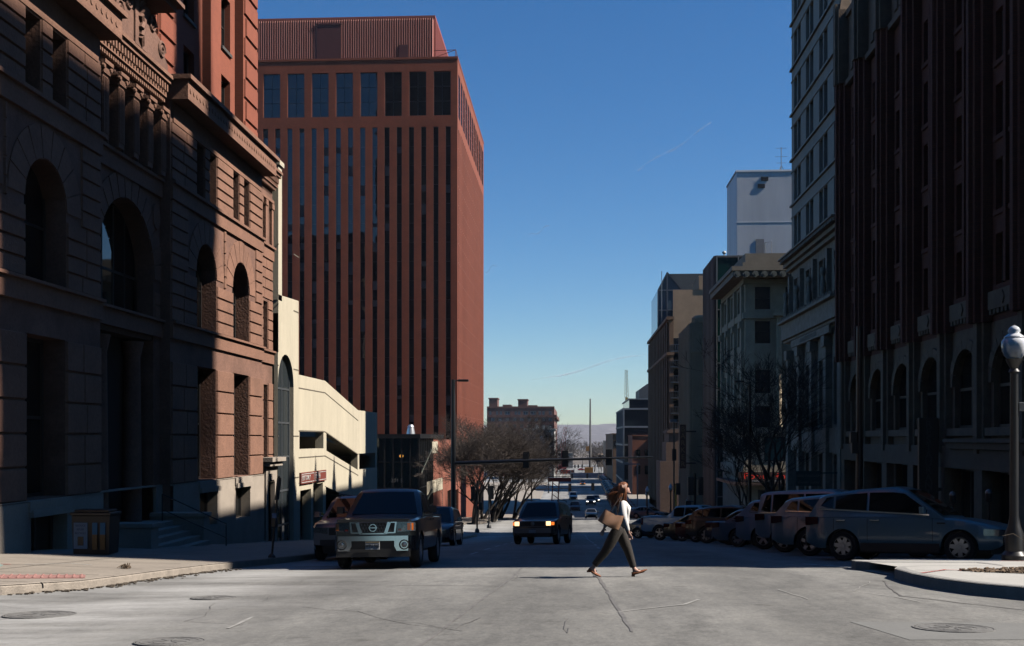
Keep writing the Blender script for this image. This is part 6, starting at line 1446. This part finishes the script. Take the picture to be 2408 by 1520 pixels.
# ---------------- bare trees ----------------
BARK = M('bark', (.06, .047, .038), .9, .3, 8, .5, 20); TWIG = M('twig_brown', (.095, .07, .055), .9, .25, 3); TWIG2 = M('twig_dark', (.055, .042, .035), .9, .25, 3)
def tree(name, label, x, y, H, seed, leaders=2, levels=5, spread=.6, r0=.14, tw=TWIG, group=None, lean=(0, 0), kids=(2, 3), first=.28, minr=.006, droop=0, parent=None, z=None):
    rnd = random.Random(seed); z = gx(x, y)+.1 if z is None else z; t = thing(name, label, 'tree', (x, y, z), group); tr = MB(); cr = MB(); cnt = 0
    def grow(p, d, ln, r_, lv, root):
        k = 3 if lv > 2 else 2; pts = [p]; dd = d.copy(); rr = [r_]
        for i in range(k):
            dd = (dd+Vector((rnd.gauss(0, .13), rnd.gauss(0, .13), rnd.gauss(.05-droop*(lv < 3), .08)))).normalized(); pts.append(pts[-1]+dd*ln/k); rr.append(r_*(1-.42*(i+1)/k))
        (tr if lv >= levels-1 else cr).tube(pts, rr, 6 if lv >= levels-1 else (4 if lv > 2 else 3), cap=False)
        if lv == 0: return
        n = rnd.randint(*kids)+(1 if lv <= 2 else 0)
        for i in range(n):
            s = rnd.uniform(.45, 1.0) if i else 1.0; q = pts[0].lerp(pts[-1], s) if s < 1 else pts[-1]
            if s < 1: j = min(k-1, int(s*k)); q = pts[j].lerp(pts[j+1], s*k-j)
            ax_ = Vector((rnd.gauss(0, 1), rnd.gauss(0, 1), rnd.gauss(0, .5))).normalized(); a = rnd.uniform(.35, .9)*spread*1.3
            nd = (dd+ax_*math.tan(min(a, 1.1))).normalized()
            grow(q, nd, ln*rnd.uniform(.62, .86), max(minr, rr[-1]*rnd.uniform(.6, .85) if s < 1 else rr[-1]), lv-1, False)
    for i in range(leaders):
        a = 2*math.pi*(i+rnd.random()*.4)/leaders; d = Vector((math.cos(a)*.28+lean[0], math.sin(a)*.28+lean[1], 1)).normalized()
        grow(Vector((x+math.cos(a)*.12*(leaders > 1), y+math.sin(a)*.12*(leaders > 1), z)), d, H*first, r0, levels, True)
    tr.build('trunk', BARK, t, smooth=True, recalc=False); cr.build('crown', tw, t, recalc=False)
    return t
tree('bare_tree', 'bare tree on the right pavement with dark spreading limbs in front of the tan building', 13.0, 73.5, 13, 12, 4, 7, .62, .19, TWIG2, lean=(-.12, 0), kids=(2, 3), minr=.012)
tree('bare_tree', 'slimmer bare tree with a thin pale trunk, left of the larger right-hand tree', 11.9, 79, 10, 41, 2, 6, .65, .11, TWIG2, lean=(-.15, 0), kids=(3, 3), minr=.012)
LG = 'bare trees in the left pavement grove'
for i, (x, y, H, sd, ln, lb) in enumerate(((-9.0, 103, 10.6, 3, .1, 'bare leafless tree nearest the corner in the left grove'), (-7.6, 106.5, 10.4, 9, .35, 'bare tree of the left grove leaning over the road'), (-8.8, 110, 11.4, 15, .2, 'bare tree in the middle of the left grove behind the leaning one'), (-7.4, 114, 11, 22, .35, 'bare tree on the road side of the left grove, low spreading crown'), (-8.6, 121, 12, 28, .2, 'bare tree deep in the left grove, before the last'), (-6.8, 130, 13, 35, .3, 'farthest bare tree of the left grove'))):
    tree('bare_tree', lb, x, y, H*1.12, sd, 3, 7, .72, .17, TWIG if i != 3 else TWIG2, LG, lean=(ln, 0), kids=(3, 3), minr=.009, first=.24)
for i, (px, y, H, lb) in enumerate(((1412, 520, 13, 'small distant bare tree right of the road in front of the low stores'), (1425, 470, 14, 'distant bare tree beside the glass office block'), (1300, 610, 14, 'distant bare tree left of the far works'), (1398, 640, 15, 'bare tree at the right end of the far street'))):
    x = onY(px, y)[0]; tree('distant_tree', lb, x, y, H, 60+i, 2, 5, .6, .2, TWIG, 'distant street trees', kids=(2, 3), minr=.05)
m = MB(); rnd = random.Random(77)
def far_tree(x, y, H, z):
    def gr(p, d, ln, r_, lv):
        q = p+d*ln; m.tube([p, q], [r_, r_*.6], 3, cap=False)
        if lv == 0: return
        for i in range(3): gr(p.lerp(q, rnd.uniform(.5, 1)), (d+Vector((rnd.gauss(0, .5), rnd.gauss(0, .5), rnd.gauss(.05, .3)))).normalized(), ln*rnd.uniform(.6, .85), max(.07, r_*.55), lv-1)
    gr(Vector((x, y, z)), Vector((rnd.gauss(0, .05), 0, 1)).normalized(), H*.3, H*.014, 5)
for i in range(80):
    y = rnd.uniform(820, 1500); x = y*rnd.uniform(-.03, .05)+drift(y)*.3; far_tree(x, y, rnd.uniform(15, 24)*(y/1000)**.3, g(y))
o = m.build('riverside_woods', M('far_twigs', (.15, .12, .095), .95, .2, .1), recalc=False); tag(o, 'mass of bare brown riverside woods beyond the end of the street', 'woods'); o['kind'] = 'stuff'

# ---------------- signals, lamps and street furniture ----------------
SB = BLACK
def head(mb, x, y, z, h=1.05, w_=.36, d=.22, back=True):
    if back: mb.box(x-w_*.72, x+w_*.72, y-.01, y+.02, z-h*.62, z+h*.62)
    mb.box(x-w_/2, x+w_/2, y-d, y-.012, z-h/2, z+h/2)
    for k in (-1, 0, 1): mb.lathe((x, y+.02, z+k*h*.32), [(.13, 0), (.15, .02), (.15, .2), (.13, .2)], 12, 'y', closed=False)
def mast(label, px, Y_, ytop, yarm0, pxe, yarm1, heads, luminaire=None, r_=.14, name='traffic_signal'):
    x, z1 = onY(px, Y_, ytop); g0 = gx(x, Y_); t = thing(name, label, 'traffic signal', (x, Y_, g0))
    m = MB(); m.tube([(x, Y_, g0), (x, Y_, g0+.5), (x, Y_, z1)], [r_*1.3, r_*1.1, r_*.8], 12); m.lathe((x, Y_, g0), [(r_*2, 0), (r_*2, .1), (r_*1.4, .3)], 12); m.build('pole', SB, t, auto=40)
    za = onY(px, Y_, yarm0)[1]; xe, ze = onY(pxe, Y_, yarm1); m = MB(); m.tube([(x, Y_, za), (lerp(x, xe, .5), Y_, lerp(za, ze, .55)), (xe, Y_, ze)], [r_*.85, r_*.6, r_*.3], 10); m.build('mast_arm', SB, t, auto=40)
    for hx_ in heads:
        m = MB(); xh, _ = onY(hx_, Y_); zh = lerp(za, ze, (xh-x)/(xe-x)); head(m, xh, Y_+.18, zh+.08); m.tube([(xh, Y_, zh-.3), (xh, Y_, zh+.3)], .05, 6); m.build('signal_head', SB, t)
    if luminaire:
        m = MB(); xl, zl = onY(luminaire[0], Y_, luminaire[1]); m.tube([(x, Y_, z1-.25), (lerp(x, xl, .5), Y_, zl-.02), (xl, Y_, zl)], .05, 8); m.box(xl-.1, xl+.75, Y_-.16, Y_+.16, zl-.1, zl+.08); m.build('luminaire', SB, t, bevel=.03)
    return t
mast('black mast arm across the street with three signal heads seen from behind', 1066, 92, 893, 1090, 1535, 1075, (1237, 1329, 1432), (1080, 895), .2)
mast('first distant signal mast arm with two heads beyond the bare grove', 1250, 190, 1120, 1152, 1400, 1146, (1340, 1394))
mast('second distant signal mast arm, mid way down the hill', 1290, 300, 1100, 1122, 1390, 1120, (1345, 1381))
mast('third and farthest signal mast arm, tiny near the street end', 1300, 430, 1080, 1099, 1375, 1097, (1352, 1360, 1369))
def signal_post(label, px, Y_, ybase, heads, ytop, side=1, nm='signal_post', white=None):
    x, z1 = onY(px, Y_, ytop); g0 = gx(x, Y_)+.12; t = thing(nm, label, 'traffic signal', (x, Y_, g0)); m = MB(); m.tube([(x, Y_, g0), (x, Y_, z1)], .07, 10); m.lathe((x, Y_, g0), [(.2, 0), (.18, .2), (.09, .35)], 10); m.build('pole', SB, t, auto=40)
    for (dx, yy, h_) in heads: m = MB(); z = onY(px, Y_, yy)[1]; head(m, x+dx, Y_-.05, z, h_, .32, .2, False); m.tube([(x, Y_, z+h_*.4), (x+dx, Y_-.1, z+h_*.4)], .03, 5); m.build('signal_head', SB, t)
    return t
signal_post('black signal post with stacked heads at the left far corner, nearer the mast pole', 1122, 90, 0, ((-.32, 1160, 1.1), (.3, 1190, .6)), 1130)
signal_post('black signal post with one tall head beside the grove trunks', 1150, 96, 0, ((.25, 1158, 1.15),), 1138)
signal_post('black signal post on the right pavement with a pair of dark heads', 1634, 66, 0, ((-.25, 1143, 1.05), (.32, 1143, 1.05), (-.4, 1188, .5)), 1112)
signal_post('thin black post with camera box and heads near the vertical BARKER sign', 1585, 88, 0, ((.0, 1070, .9), (.3, 1150, .9)), 985)
cb = MB(); x, z = onY(1583, 88, 990); cb.box(x-.25, x+.3, 87.7, 88.1, z-.12, z+.12); tag(cb.build('camera_box', M('grey_box', (.3, .3, .31), .5), loc=(x, 88, z)), 'grey camera box on top of the thin black post', 'camera')
# big dark pole before the arcade building
x, z1 = onY(2021, 48, 768); t = thing('signal_pole', 'thick black pole with small signal boxes in front of the brick arcade', 'traffic signal', (x, 48, gx(x, 48))); m = MB(); m.tube([(x, 48, gx(x, 48)), (x, 48, z1)], [.17, .12], 12); m.build('pole', SB, t, auto=40)
for yy, dx in ((1027, -.25), (1052, -.2)): m = MB(); z = onY(2021, 48, yy)[1]; m.box(x+dx-.16, x+dx+.1, 47.8, 48.1, z-.26, z+.2); m.build('signal_box', SB, t, bevel=.02)
x, z1 = onY(1763, 78, 898); t = thing('street_light', 'tall black street light with a short arm, standing before the right-hand trees', 'street light', (x, 78, gx(x, 78))); m = MB(); m.tube([(x, 78, gx(x, 78)), (x, 78, z1)], [.13, .1], 10); m.build('pole', SB, t, auto=40)
m = MB(); m.tube([(x, 78, z1-.15), (x-.5, 78, z1)], .04, 6); m.box(x-1.0, x-.4, 77.85, 78.15, z1-.05, z1+.08); m.build('luminaire', SB, t, bevel=.02)
x, z1 = onY(1499, 170, 1092); t = thing('street_light', 'pale grey double arm street light down the hill on the right', 'street light', (x, 170, gx(x, 170))); m = MB(); m.tube([(x, 170, gx(x, 170)), (x, 170, z1)], .1, 8); m.tube([(x-1.6, 170, z1), (x+.4, 170, z1)], .08, 6); m.box(x-2.0, x-1.2, 169.8, 170.2, z1-.1, z1+.1); m.build('pole', M('pale_pole', (.35, .35, .35), .5), t)
# acorn lamps
GLB = M('acorn_globe', (1.3, 1.33, 1.38), .1, .12, 9, trans=.12, coat=1, stretch=(1, 1, 3)); GLB.node_tree.nodes['Principled BSDF'].inputs['IOR'].default_value = 1.35
CLR = M('clear_cap', (.9, .92, .95), .03, 0, trans=.9)
def acorn(label, x, y, H, sc=1.0, detail=True, group=None):
    z = gx(x, y)+.16; t = thing('street_lamp', label, 'street lamp', (x, y, z), group); m = MB()
    m.lathe((x, y, z), [(.23*sc, 0), (.23*sc, .12), (.17*sc, .2), (.17*sc, .55), (.12*sc, .7), (.085*sc, .9), (.075*sc, H-.85), (.11*sc, H-.82), (.07*sc, H-.76), (.10*sc, H-.70), (.14*sc, H-.62), (.16*sc, H-.56)], 16)
    if detail:
        for k in range(8): a = k*math.pi/4; m.tube([(x+.072*math.cos(a), y+.072*math.sin(a), z+.95), (x+.066*math.cos(a), y+.066*math.sin(a), z+H-.9)], .012, 4)
    m.build('post', SB, t, auto=35)
    g_ = MB(); g_.lathe((x, y, z+H-.56), [(.13*sc, 0), (.18*sc, .06), (.225*sc, .17), (.24*sc, .28), (.23*sc, .36), (.19*sc, .41)], 20, closed=False); g_.lathe((x, y, z+H-.56), [(.12*sc, .005), (.001, .005)], 20, closed=False); g_.build('globe', GLB, t, smooth=True)
    c_ = MB(); c_.lathe((x, y, z+H-.15), [(.195*sc, 0), (.19*sc, .03), (.13*sc, .08), (.10*sc, .10), (.12*sc, .15), (.10*sc, .20), (.06*sc, .24), (.02*sc, .26)], 20); c_.build('cap', GLB, t, smooth=True)
    f_ = MB(); f_.tube([(x, y, z+H+.10), (x, y, z+H+.17)], [.02*sc, .004], 6); f_.build('finial', SB, t)
    return t, z
xl, yl = onY(2385, 23.2)[0], 23.2
t, z = acorn('black fluted street lamp with a frosted acorn globe on the right corner', xl, yl, onY(2385, 23.2, 762)[1]-gx(xl, yl)-.3, 1.03)
m = MB(); zb = onY(2385, 23.2, 957)[1]; m.box(xl+.07, xl+.19, yl-.06, yl+.06, zb-.09, zb+.09); m.build('outlet_box', GREYF, t, bevel=.015)
for px, Y_, lb in ((1577, 118, 'small acorn lamp with a white globe near the BARKER sign'), (1522, 128, 'small acorn lamp just right of the walking woman\'s head'), (1520, 210, 'tiny acorn lamp down the hill on the right')): acorn(lb, onY(px, Y_)[0], Y_, 3.4, .9, False, 'small acorn lamps down the right pavement')
x, _ = onY(1589, 112); m = MB(); m.tube([(x, 112, gx(x, 112)), (x, 112, gx(x, 112)+3.4)], .1, 8); tag(m.build('yellow_post', YEL, loc=(x, 112, gx(x, 112))), 'slim yellow post beside the small acorn lamp', 'post')
# leaning parking sign on the left pavement
x, y = -7.55, 28.0; g0 = gx(x, y)+.15; t = thing('parking_sign', 'thin black parking sign leaning on its post at the left kerb', 'sign', (x, y, g0)); m = MB(); m.tube([(x, y, g0), (x+.08, y, g0+.9), (x+.18, y, g0+2.05)], .028, 8); m.lathe((x, y, g0), [(.1, 0), (.09, .05), (.04, .1)], 10); m.build('post', SB, t)
m = MB(); m.hexa([(x+.11, y-.14, g0+1.45), (x+.15, y-.14, g0+1.45), (x+.15, y+.14, g0+1.45), (x+.11, y+.14, g0+1.45), (x+.17, y-.14, g0+2.0), (x+.21, y-.14, g0+2.0), (x+.21, y+.14, g0+2.0), (x+.17, y+.14, g0+2.0)]); m.build('sign_plate', SB, t)
m = MB(); m.box(x+.0, x+.13, y-.08, y+.08, g0+.75, g0+1.1); m.build('meter_box', SB, t, bevel=.03)
m = MB(); m.box(x+.03, x+.14, y-.085, y-.07, g0+1.0, g0+1.12); m.build('sticker', M('blue_sticker', (.2, .35, .6), .4, 0), t)
# recycling bin
x, y = -11.45, 26.6; g0 = gx(x, y)+.15; t = thing('recycling_bin', 'black recycling bin with a pale notice and blue and orange panels by the stone steps', 'bin', (x, y, g0))
m = MB(); m.hexa([(x-.44, y-.28, g0+.02), (x+.44, y-.28, g0+.02), (x+.44, y+.28, g0+.02), (x-.44, y+.28, g0+.02), (x-.47, y-.31, g0+.95), (x+.47, y-.31, g0+.95), (x+.47, y+.31, g0+.95), (x-.47, y+.31, g0+.95)]); m.build('bin_body', PLAS, t, bevel=.02)
m = MB(); m.box(x-.5, x+.5, y-.34, y+.34, g0+.95, g0+1.02); m.box(x-.42, x+.42, y-.26, y+.26, g0+1.02, g0+1.08); m.build('lid', BLACK, t, bevel=.02)
m = MB(); m.box(x-.40, x-.07, y-.335, y-.315, g0+.16, g0+.78); nt_ = m.build('notice', M('pale_notice', (.45, .55, .66), .5, .05), t)
m = MB(); m.box(x-.30, x-.16, y-.34, y-.336, g0+.24, g0+.45); m.build('picture_block', BLACK, nt_)
for k, s in enumerate(('REDUCE', 'REUSE', 'RECYCLE')): text(s, .065, lambda a, b, q, k=k: (x-.235+a, y-.338-q*.2, g0+.71-k*.09+b), M('navy_letter', (.03, .05, .15), .5, 0), nt_)
for dx in (.10, .29):
    m = MB(); m.box(x+dx-.05, x+dx+.07, y-.335, y-.315, g0+.5, g0+.78); m.build('blue_panel', M('blue_panel', (.05, .28, .5), .5, 0), t); m = MB(); m.box(x+dx-.05, x+dx+.07, y-.335, y-.315, g0+.14, g0+.5); m.build('orange_panel', M('ochre_panel', (.28, .14, .04), .5, .1), t)
# meters and posts on the right pavement
def meter(label, x, y, H=1.2, dome=True):
    z = gx(x, y)+.15; t = thing('parking_meter', label, 'parking meter', (x, y, z), 'parking meters'); m = MB(); m.tube([(x, y, z), (x, y, z+H)], .035, 8); m.build('post', SB, t); m = MB(); m.lathe((x, y, z+H), [(.07, 0), (.1, .05), (.1, .25)], 12); m.build('meter_head', PLAS, t, auto=40)
    m = MB(); m.lathe((x, y, z+H+.25), [(.1, 0), (.1, .04), (.07, .1), (.01, .13)], 12); m.build('dome', GREYF, t, auto=50)
for i, (px, Y_) in enumerate(((2325, 34.0), (2240, 36.5), (2075, 42.0), (1945, 52))): meter(('parking meter with a silver dome behind the teal SUV hood', 'parking meter seen through the teal SUV roofline', 'parking meter behind the champagne crossover', 'parking meter behind the silver boxy SUV')[i], onY(px, Y_)[0], Y_, 1.35)
# planting bed
m = MB(); P_ = [(7.0+1.4*math.cos(a)*(1+.1*math.sin(3*a))+.9, 19.2+.75*math.sin(a)) for a in [2*math.pi*k/24 for k in range(24)]]; m.add([G3(px_, py_, .176) for px_, py_ in P_], [tuple(range(24))]); struct(m.build('planting_bed', M('mulch', (.17, .115, .07), .95, .5, 12, .8, 60)))
rnd = random.Random(21); m = MB()
for k in range(520):
    a = rnd.uniform(0, 6.28); r_ = rnd.random()**.6; x = 7.9+1.45*math.cos(a)*r_; y = 19.2+.78*math.sin(a)*r_; z = gx(x, y)+.18; b = rnd.uniform(0, 3.14); l_ = rnd.uniform(.02, .05); m.hexa([(x+c*math.cos(b)*l_-s*math.sin(b)*.01, y+c*math.sin(b)*l_+s*math.cos(b)*.01, z+h_) for h_ in (0, .014+.01*rnd.random()) for c, s in ((-1, -1), (1, -1), (1, 1), (-1, 1))])
o = m.build('mulch_chips', M('bark_chips', (.28, .19, .12), .95, .4, 20)); tag(o, 'brown mulch chips in the corner planting bed', 'mulch'); o['kind'] = 'stuff'
for j, (x, y, lb) in enumerate(((7.75, 19.3, 'dry leafless twiggy plant in the mulch bed, left one'), (8.35, 19.5, 'dry stalks beside the lamp post base in the mulch bed'))):
    m = MB(); z = gx(x, y)+.17
    for k in range(13):
        a = rnd.uniform(0, 6.28); h_ = rnd.uniform(.25, .55); o_ = rnd.uniform(.05, .3); m.tube([(x, y, z), (x+o_*.3*math.cos(a), y+o_*.3*math.sin(a), z+h_*.6), (x+o_*math.cos(a), y+o_*math.sin(a), z+h_)], [.006, .005, .003], 4)
    m.tube([(x, y, z), (x-.15, y, z+.45), (x-.42, y, z+.62), (x-.6, y, z+.58)] if j == 0 else [(x, y, z), (x+.05, y, z+.5), (x+.12, y, z+.62)], .005, 4)
    tag(m.build('dry_plant', M('straw', (.36, .28, .2), .9, .2, 10), loc=(x, y, z)), lb, 'plant')
# debris on the left pavement
m = MB(); x, y = -8.6, 21.3; z = gx(x, y)+.16
for k in range(16): a = rnd.uniform(0, 6.28); r_ = rnd.uniform(0, .12); m.tube([(x+r_*math.cos(a), y+r_*math.sin(a), z), (x+r_*math.cos(a+1), y+.6*r_*math.sin(a+1), z+rnd.uniform(.02, .1)), (x+1.3*r_*math.cos(a+2), y+r_*math.sin(a+2), z+.01)], [.01, .012, .006], 4)
tag(m.build('leaf_litter', M('dead_leaf', (.16, .11, .07), .9, .3, 20), loc=(x, y, z)), 'small clump of dead leaves on the left pavement edge', 'debris')
m = MB(); 
for k in range(260): 
    y = rnd.uniform(16.8, 25); x = interp([(16, -9.2), (18.2, -8.05), (23.4, -7.75), (30, -7.2)], y)+abs(rnd.gauss(0, .12)); z = gx(x, y)+.004; s_ = rnd.uniform(.008, .025); m.hexa([(x+a*s_*1.6, y+b*s_, z+c*s_*.8) for c in (0, 1) for a, b in ((-1, -1), (1, -1), (1, 1), (-1, 1))])
o = m.build('gutter_grit', M('grit', (.14, .11, .08), .95, .4, 10)); tag(o, 'loose grit and dead leaves lying along the left gutter', 'grit'); o['kind'] = 'stuff'
# cranes and works at the far end
x, z1 = onY(1388, 620, 938); g0 = g(620); t = thing('crane_boom', 'tall straight grey telescopic crane boom rising above the street end', 'crane', (x, 620, g0)); m = MB(); m.tube([(x, 620, g0+2), (x, 620, g0+14), (x, 620, g0+14), (x, 620, z1-14), (x, 620, z1)], [.75, .75, .55, .5, .38], 8); m.build('boom', M('boom_grey', (.16, .155, .15), .6), t)
m = MB(); m.box(x-3, x+1.5, 618, 624, g0, g0+3); m.build('carrier', M('crane_yellow', (.5, .25, .05), .6), t); m = MB(); m.box(x-2.4, x-.6, 619, 623, g0+12, g0+14.5); m.build('cab', M('crane_yellow', (.5, .25, .05), .6), t)
def lattice(name, label, px0, y0, px1, y1, Y_, w0_, w1_, mat, foot=True, nseg=14):
    a = onY(px0, Y_, y0); b = onY(px1, Y_, y1); t = thing(name, label, 'crane', (a[0], Y_, a[1])); m = MB()
    for s, q in ((-1, 0), (1, 0), (0, 1)):
        m.tube([(a[0]+s*w0_, Y_+q*w0_, a[1]), (b[0]+s*w1_, Y_+q*w1_, b[1])], .12, 4)
    for k in range(nseg):
        u, v = k/nseg, (k+1)/nseg; s = 1 if k % 2 else -1; m.tube([(lerp(a[0], b[0], u)+s*lerp(w0_, w1_, u), Y_, lerp(a[1], b[1], u)), (lerp(a[0], b[0], v)-s*lerp(w0_, w1_, v), Y_, lerp(a[1], b[1], v))], .09, 4)
    m.build('lattice_boom', mat, t)
    if foot: m = MB(); m.box(a[0]-2.5, a[0]+2.5, Y_-3, Y_+3, g(Y_), g(Y_)+3); m.tube([(a[0], Y_, g(Y_)+3), (a[0], Y_, a[1])], .8, 6); m.build('crane_base', mat, t)
    return t
lattice('red_crane', 'red lattice crane leaning above the road left of the grey boom', 1322, 1060, 1330, 1004, 700, 1.6, .7, M('crane_red', (.5, .06, .05), .6))
lattice('yellow_crane', 'slim yellow lattice crane mast above the glass office roof', 1473.5, 935, 1472.5, 870, 500, .8, .5, M('crane_yellow2', (.55, .38, .1), .6), False)
m = MB(); x, z = onY(1473.5, 500, 935); m.box(x-.6, x+.6, 499, 501, g(500), z); m.build('tower_foot', M('crane_yellow2', (0, 0, 0)), bpy.data.objects['yellow_crane'])
Y_ = 215; x0, z0 = onY(1288, Y_, 1133); x1, z1 = onY(1343, Y_, 1121); xm = onY(1337, Y_)[0]; t = thing('lift_platform', 'red and white elevating work platform on red legs at the left of the street', 'lift', (x0, Y_, g(Y_)))
m = MB(); m.box(x0, x1, Y_, Y_+2, z0, z0+.7); m.build('deck', M('works_red', (.55, .05, .03), .6), t); m = MB()
for k in range(9): xx = lerp(x0, x1, k/8); m.tube([(xx, Y_, z0+.7), (xx, Y_, z0+1.9)], .04, 4)
m.tube([(x0, Y_, z0+1.9), (x1, Y_, z0+1.9)], .06, 4); m.tube([(x0, Y_, z0+1.3), (x1, Y_, z0+1.3)], .04, 4); m.build('guard_rail', M('white_rail', (.6, .6, .6), .5), t)
m = MB()
for dx in (-.8, .4): m.tube([(xm+dx-2.2, Y_+1, z0), (xm+dx-2.5, Y_+1, g(Y_))], .12, 5)
for k in range(4): m.tube([(xm-3.0, Y_+1, z0-.3-k*1.1), (xm-1.8, Y_+1, z0-1.2-k*1.1)], .08, 4)
m.build('scissor_legs', M('works_red', (0, 0, 0)), t)
for i, (px, Y_, h_) in enumerate(((1336, 560, 2.4), (1344, 590, 2.0))):
    x = onY(px, Y_)[0]; t = thing('construction_barrier', ('red and white works barrier at the far end, left piece', 'red and white works barrier at the far end, right piece')[i], 'barrier', (x, Y_, g(Y_))); m = MB(); m.box(x-4, x+1.5, Y_, Y_+.4, g(Y_)+.6, g(Y_)+h_); m.build('board', M('works_red', (0, 0, 0)), t)
    m = MB(); m.box(x-4, x-3.6, Y_-.3, Y_+.6, g(Y_), g(Y_)+2.6); m.box(x+1.1, x+1.5, Y_-.3, Y_+.6, g(Y_), g(Y_)+2.6); m.build('stand', M('white_rail', (0, 0, 0)), t)
# contrails high up
CT = bpy.data.materials.new('contrail'); CT.use_nodes = True; n = CT.node_tree.nodes; l = CT.node_tree.links; p = n['Principled BSDF']; p.inputs['Base Color'].default_value = (.9, .9, .92, 1); p.inputs['Roughness'].default_value = 1
tc = n.new('ShaderNodeTexCoord'); nz = n.new('ShaderNodeTexNoise'); nz.inputs['Scale'].default_value = .006; nz.inputs['Detail'].default_value = 5; l.new(tc.outputs['Object'], nz.inputs[0]); mr = n.new('ShaderNodeMapRange'); mr.inputs[1].default_value = .35; mr.inputs[2].default_value = .75; mr.inputs[3].default_value = 0; mr.inputs[4].default_value = .3; l.new(nz.outputs[0], mr.inputs[0]); l.new(mr.outputs[0], p.inputs['Alpha'])
for i, (a, b, w_, lb) in enumerate((((1500, 402), (1672, 292), 9, 'thin white contrail slanting up in the upper right sky'), ((1243, 556), (1292, 532), 7, 'short faint contrail in the middle of the sky'), ((1250, 897), (1530, 829), 9, 'long faint contrail low over the right rooftops'), ((1140, 640), (1170, 621), 6, 'tiny contrail just right of the red tower'))):
    A_ = onY(a[0], 9000, a[1]); B__ = onY(b[0], 9000, b[1]); m = MB(); A_, B__ = Vector((A_[0], 9000, A_[1])), Vector((B__[0], 9000, B__[1])); m.tube([A_.lerp(B__, k/12)+Vector((0, 0, 14*math.sin(k*.7+i))) for k in range(13)], [w_*(.3+.7*math.sin(math.pi*(k+.5)/13)) for k in range(13)], 6)
    tag(m.build('contrail', CT, loc=tuple(A_), smooth=True), lb, 'contrail')
# ---------------- far land ----------------
rnd = random.Random(8)
xs = [-1400+i*28 for i in range(101)]; ys = [2300, 2700, 3100, 3500, 3800, 4000, 4100, 4500]
from mathutils import noise as NZ
def hz_(x, y):
    t = max(0, min(1, (y-2300)/1700)); return -22+t*(72+7*NZ.noise(Vector((x*.0022, 3, 0)))+3*NZ.noise(Vector((x*.02, y*.02, 5))))+ (3.5*NZ.noise(Vector((x*.11, y*.03, 1))) if t > .2 else 0)
m = MB(); nx = len(xs); m.v = [(x, y, hz_(x, y)) for y in ys for x in xs]; m.f = [(j*nx+i, j*nx+i+1, (j+1)*nx+i+1, (j+1)*nx+i) for j in range(len(ys)-1) for i in range(nx-1)]
struct(m.build('hills', M('hazed_wooded_hill', (.17, .16, .17), .95, .5, .03, fine=.4), recalc=False))  # hill colour greyed and lightened to carry part of the distance haze
hz2 = MB(); hz2.box(-1600, 1600, -420, 5200, -60, 190)
hm = bpy.data.materials.new('haze'); hm.use_nodes = True; n = hm.node_tree.nodes; l = hm.node_tree.links; n.remove(n['Principled BSDF'])
pv = n.new('ShaderNodeVolumePrincipled'); pv.inputs['Color'].default_value = (.82, .87, 1, 1); pv.inputs['Density'].default_value = .00006; pv.inputs['Anisotropy'].default_value = .2
l.new(pv.outputs[0], n['Material Output'].inputs['Volume'])
hz2 = hz2.build('haze', hm); hz2['kind'] = 'stuff'
